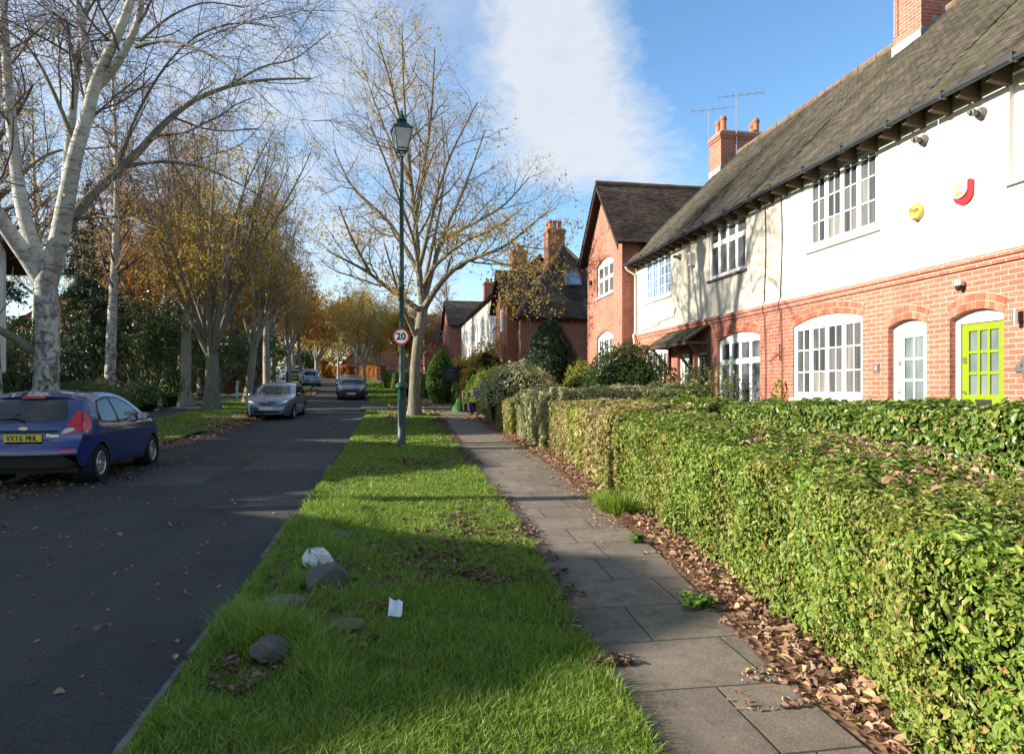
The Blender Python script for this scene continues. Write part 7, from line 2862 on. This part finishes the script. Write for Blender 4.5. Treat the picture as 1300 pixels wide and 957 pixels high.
# weeds at the hedge foot and in the paving
for (x, y, r, h, n_, lab, m_) in ((2.72, 7.9, .3, .24, 900, 'tuft of long grass at the foot of the hedge', 'grass'), (2.05, 4.35, .14, .08, 120, 'low leafy weed beside the fallen leaves on the pavement', 'leaf_bright'),
                                (2.36, 6.3, .08, .07, 60, 'tiny green weed at the edge of the pavement', 'leaf_bright')):
    rg = np.random.default_rng(int(x * 100))
    G = Geo()
    z = float(gz(x, y)) + .07
    if m_ == 'grass':
        for i in range(n_):
            a, q = rg.random() * 6.28, r * math.sqrt(rg.random())
            b0 = np.array([x + q * math.cos(a) * .7, y + q * math.sin(a), z])
            e = b0 + [q * .8 * math.cos(a) + rg.normal() * .06, q * .8 * math.sin(a) + rg.normal() * .06, h * rg.uniform(.5, 1.2)]
            sd = np.array([math.sin(a), math.cos(a), 0]) * .004
            G.add([b0 - sd, b0 + sd, (b0 + e) / 2 + sd + [0, 0, .04], (b0 + e) / 2 - sd + [0, 0, .04], e], [(0, 1, 2, 3)])
            G.F.append(np.array([[G.n - 2, G.n - 3, G.n - 1]]))
            G.M.append(np.array([0]))
    else:
        C = np.stack([x + np.clip(rg.normal(size=n_), -1.6, 1.6) * r * .42, y + np.clip(rg.normal(size=n_), -1.6, 1.6) * r * .42, z + rg.random(n_) * h], -1)
        leaves(G, C, .05, np.repeat([[0, 0, 1.]], n_, 0), rg, .8, .7)
    tag(G.build('weed_clump', MT[m_]), lab, 'weed')

# ------------------------------------------------------------------ fallen leaves
def litter(name, n, fx, y0, y1, size, label, power=1., dz=.066, thick=.012, patchy=0., m='fallen'):
    rg = np.random.default_rng(n)
    y = y0 + (y1 - y0) * rg.random(n) ** power
    x = fx(y, rg)
    if patchy:
        P2 = np.stack([x, y, 0 * x], -1)
        k = (wob(P2, 2.2, 41) + .6 * wob(P2, 6., 42)) > patchy
        x, y = x[k], y[k]
    C = np.stack([x, y, gz(x, y) + dz + rg.random(len(x)) * thick], -1)
    G = Geo()
    N = np.repeat([[0, 0, 1.]], len(C), 0)
    dist = np.hypot(x, y)
    for lo, hi, q in ((0, 12, 1.), (12, 25, 1.3), (25, 1e9, 2.)):
        mk = (dist >= lo) & (dist < hi)
        leaves(G, C[mk], size * q, N[mk], rg, .66, .6, fold=.22, fine=q < 1.1)
    return tag(G.build(name, MT[m], org=(0, 0, 0)), label, 'leaves', kind='stuff')


litter('fallen_leaves', 6800, lambda y, rg: path_r(y) + .05 + .42 * rg.beta(1.3, 1.5, len(y)), 2.4, 26, .05, 'brown fallen leaves heaped along the foot of the hedges', 1.5, .075, .05)
litter('fallen_leaves', 2600, lambda y, rg: path_r(y) - .45 * rg.beta(.7, 2.0, len(y)), 2.9, 26, .028, 'fallen leaves drifting over the pavement edge', 1.4, .077, .006, -.1)
litter('fallen_leaves', 11000, lambda y, rg: road_r(y) + .15 + (path_l(y) - road_r(y) - .1) * rg.beta(1.5, 1.1, len(y)), 3.5, 30, .046, 'fallen leaves scattered in patches over the right verge', 1.8, .075, .03, .22, m='fallen_dark')
litter('fallen_leaves', 3000, lambda y, rg: path_l(y) - .12 + .3 * rg.random(len(y)), 3.5, 30, .034, 'fallen leaves along the grass edge of the pavement', 1.6, .08, .012, -.3, m='fallen_dark')
litter('fallen_leaves', 24000, lambda y, rg: road_l(y) + .9 - 2.1 * rg.beta(1.6, 1.6, len(y)), 9.5, 60, .055, 'fallen leaves gathered along the left side of the road', 1.35, .02, .06, -.15)
litter('fallen_leaves', 2600, lambda y, rg: -4.0 - 3.0 * rg.beta(1.6, 1.1, len(y)), 7.5, 14.5, .045, 'dark leaves trodden into the dirt around the blue car', 1., .006, .02, -.1, m='fallen_dark')
litter('fallen_leaves', 900, lambda y, rg: -1.2 - 5 * rg.random(len(y)), 3.5, 40, .035, 'single fallen leaves strewn over the road', 1.4, .006, .006)
litter('fallen_leaves', 2200, lambda y, rg: path_l(y) - 2.2 + 5 * rg.random(len(y)), 26, 40, .06, 'fallen leaves around the roots of the tree and the driveway', 1., .075, .02, -.1)
litter('fallen_leaves', 1100, lambda y, rg: np.interp(y, [.3, 8.6], [2.45, 3.7]) + (rg.random(len(y)) - .5) * 1.1, 2.5, 9, .036, 'fallen leaves caught on top of the foreground hedge', 1., 0., .0, .1)
o = bpy.data.objects['fallen_leaves.008']
mesh = o.data
co = np.zeros(len(mesh.vertices) * 3, np.float32)
mesh.vertices.foreach_get('co', co)
co = co.reshape(-1, 3)
NV = 6
cen = co.reshape(-1, NV, 3).mean(1)
top = .05 + np.interp(cen[:, 1], [.3, 2., 3.4, 6, 8.6], [1.02, 1.05, 1.12, 1.17, 1.20]) + .035
e = np.abs(cen[:, 0] - np.interp(cen[:, 1], [.3, 2., 3.4, 6, 8.6], [2.32, 2.5, 2.92, 3.33, 3.62]))
co[:, 2] += np.repeat(top - cen[:, 2] - np.clip(e - .40, 0, 1) * .3, NV)
mesh.vertices.foreach_set('co', co.reshape(-1))
mesh.update()
# ------------------------------------------------------------------ light, sky, camera
SUN_EL = R(20)
trav = np.array([.9975 * math.cos(SUN_EL), -.07 * math.cos(SUN_EL), -math.sin(SUN_EL)])
sd = bpy.data.lights.new('sun', 'SUN')
sd.energy = 5.0
sd.angle = R(.53)
sd.color = (1., .92, .79)
so = bpy.data.objects.new('sun', sd)
COL.objects.link(so)
so.rotation_euler = Vector(trav).to_track_quat('-Z', 'Y').to_euler()
so.location = (-30, 5, 25)

w = bpy.data.worlds.new('World')
SC.world = w
w.use_nodes = True
nt = w.node_tree
nt.nodes.clear()


def wn(typ, **k):
    nd = nt.nodes.new(typ)
    for a, b in k.items():
        setattr(nd, a, b)
    return nd


def wset(s, v):
    if isinstance(v, bpy.types.NodeSocket):
        nt.links.new(v, s)
    elif v is not None:
        s.default_value = v


def wm(op, a, b=None, c=None, clamp=False):
    nd = wn('ShaderNodeMath', operation=op, use_clamp=clamp)
    for i, q in enumerate((a, b, c)):
        wset(nd.inputs[i], q)
    return nd.outputs[0]


sky = wn('ShaderNodeTexSky', sky_type='NISHITA')
sky.sun_disc = False
sky.sun_elevation = SUN_EL
sky.sun_rotation = math.atan2(-trav[0], -trav[1])
sky.altitude = 150
sky.air_density = 1.0
sky.dust_density = .15
sky.ozone_density = 1.6
SKY_S = .098
bg = wn('ShaderNodeBackground')
hs = wn('ShaderNodeHueSaturation')
hs.inputs['Saturation'].default_value = 1.18
hs.inputs['Value'].default_value = 1.22
nt.links.new(sky.outputs[0], hs.inputs['Color'])
nt.links.new(hs.outputs[0], bg.inputs[0])
bg.inputs[1].default_value = SKY_S
# high cloud, laid out on the plane of the cloud layer
tc = wn('ShaderNodeTexCoord')
sp_ = wn('ShaderNodeSeparateXYZ')
nt.links.new(tc.outputs['Generated'], sp_.inputs[0])
zc = wm('MAXIMUM', sp_.outputs[2], .04)
cxn = wm('DIVIDE', sp_.outputs[0], zc)
cyn = wm('DIVIDE', sp_.outputs[1], zc)
cv = wn('ShaderNodeCombineXYZ')
wset(cv.inputs[0], cxn)
wset(cv.inputs[1], cyn)


def wnoise(scale, detail, rough, sc=(1, 1, 1), loc=(0, 0, 0), dist=0.):
    mp = wn('ShaderNodeMapping')
    nt.links.new(cv.outputs[0], mp.inputs[0])
    mp.inputs['Scale'].default_value = sc
    mp.inputs['Location'].default_value = loc
    nd = wn('ShaderNodeTexNoise')
    nt.links.new(mp.outputs[0], nd.inputs['Vector'])
    nd.inputs['Scale'].default_value = scale
    nd.inputs['Detail'].default_value = detail
    nd.inputs['Roughness'].default_value = rough
    nd.inputs['Distortion'].default_value = dist
    return nd.outputs['Fac']


n1 = wnoise(1.6, 8, .6, dist=.3)
n2 = wnoise(4.5, 8, .65, (1.3, .6, 1), (3, 1, 0))
# the broad streak: its middle line and half width on the cloud layer
mid = wm('ADD', .375, wm('MULTIPLY', wm('SUBTRACT', cyn, 1.7), .40))
half = wm('ADD', .20, wm('MULTIPLY', wm('SUBTRACT', cyn, 1.7), .20))
d = wm('DIVIDE', wm('ABSOLUTE', wm('SUBTRACT', cxn, mid)), wm('MAXIMUM', half, .05))
d = wm('ADD', d, wm('MULTIPLY', wm('SUBTRACT', n1, .5), 1.0))
n3 = wnoise(13., 7, .7, (1.2, .7, 1), (1, 5, 0), .4)
d = wm('ADD', d, wm('MULTIPLY', wm('SUBTRACT', n2, .5), .7))
d = wm('ADD', d, wm('MULTIPLY', wm('SUBTRACT', n3, .5), .8))
streak = wm('MULTIPLY', wm('SUBTRACT', 1.25, d), 1.35, clamp=True)
streak = wm('MULTIPLY', streak, wm('ADD', .6, wm('MULTIPLY', n2, .8)), clamp=True)
end = wm('MULTIPLY', wm('SUBTRACT', wm('ADD', 3.45, wm('MULTIPLY', wm('SUBTRACT', n2, .5), .8)), cyn), 2.2, clamp=True)
streak = wm('MULTIPLY', streak, end)
# thinner mottled cloud to the left
lf_ = wm('MULTIPLY', wm('SUBTRACT', .35, wm('SUBTRACT', cxn, wm('MULTIPLY', cyn, .08))), 1.6, clamp=True)
mott = wm('MULTIPLY', wm('SUBTRACT', wm('ADD', wm('MULTIPLY', n1, .6), wm('MULTIPLY', n2, .5)), .42), 2.6, clamp=True)
left = wm('MULTIPLY', wm('MULTIPLY', lf_, wm('ADD', mott, .22)), 1.0, clamp=True)
wisp = wm('MULTIPLY', wm('MULTIPLY', wm('SUBTRACT', wnoise(.9, 8, .7, (1, .5, 1), (8, 2, 0)), .58), 3., clamp=True), .25)
lowhaze = wm('MULTIPLY', wm('SUBTRACT', .16, sp_.outputs[2]), 2.2, clamp=True)
mask = wm('MAXIMUM', wm('MAXIMUM', streak, left), wm('MAXIMUM', wisp, lowhaze))
mask = wm('MULTIPLY', mask, wm('MULTIPLY', wm('ADD', sp_.outputs[2], .02), 30., clamp=True), clamp=True)
mask = wm('MULTIPLY', mask, .88)
bg2 = wn('ShaderNodeBackground')
bg2.inputs[0].default_value = (.84, .87, .92, 1)
bg2.inputs[1].default_value = .41
mx = wn('ShaderNodeMixShader')
wset(mx.inputs[0], mask)
nt.links.new(bg.outputs[0], mx.inputs[1])
nt.links.new(bg2.outputs[0], mx.inputs[2])
wo = wn('ShaderNodeOutputWorld')
nt.links.new(mx.outputs[0], wo.inputs[0])

cam = bpy.data.cameras.new('camera')
cam.lens = 24.
cam.sensor_width = 36.
cam.shift_y = 18.5 / 1300
cam.clip_start = .05
cam.clip_end = 4000
co_ = bpy.data.objects.new('camera', cam)
COL.objects.link(co_)
co_.location = (0, 0, 1.55 + float(g(0)))
co_.rotation_euler = (math.pi / 2, 0, -TH)
SC.camera = co_

SC.render.engine = 'CYCLES'
SC.cycles.use_denoising = True
SC.cycles.max_bounces = 6
SC.cycles.diffuse_bounces = 3
SC.cycles.glossy_bounces = 3
SC.cycles.transmission_bounces = 4
SC.cycles.transparent_max_bounces = 4
SC.cycles.caustics_reflective = False
SC.cycles.caustics_refractive = False
SC.cycles.use_adaptive_sampling = True
SC.cycles.adaptive_threshold = .012
vs = SC.view_settings
vs.view_transform = 'Standard'
vs.look = 'None'
vs.exposure = 1.28
vs.gamma = 1
vs.use_curve_mapping = False
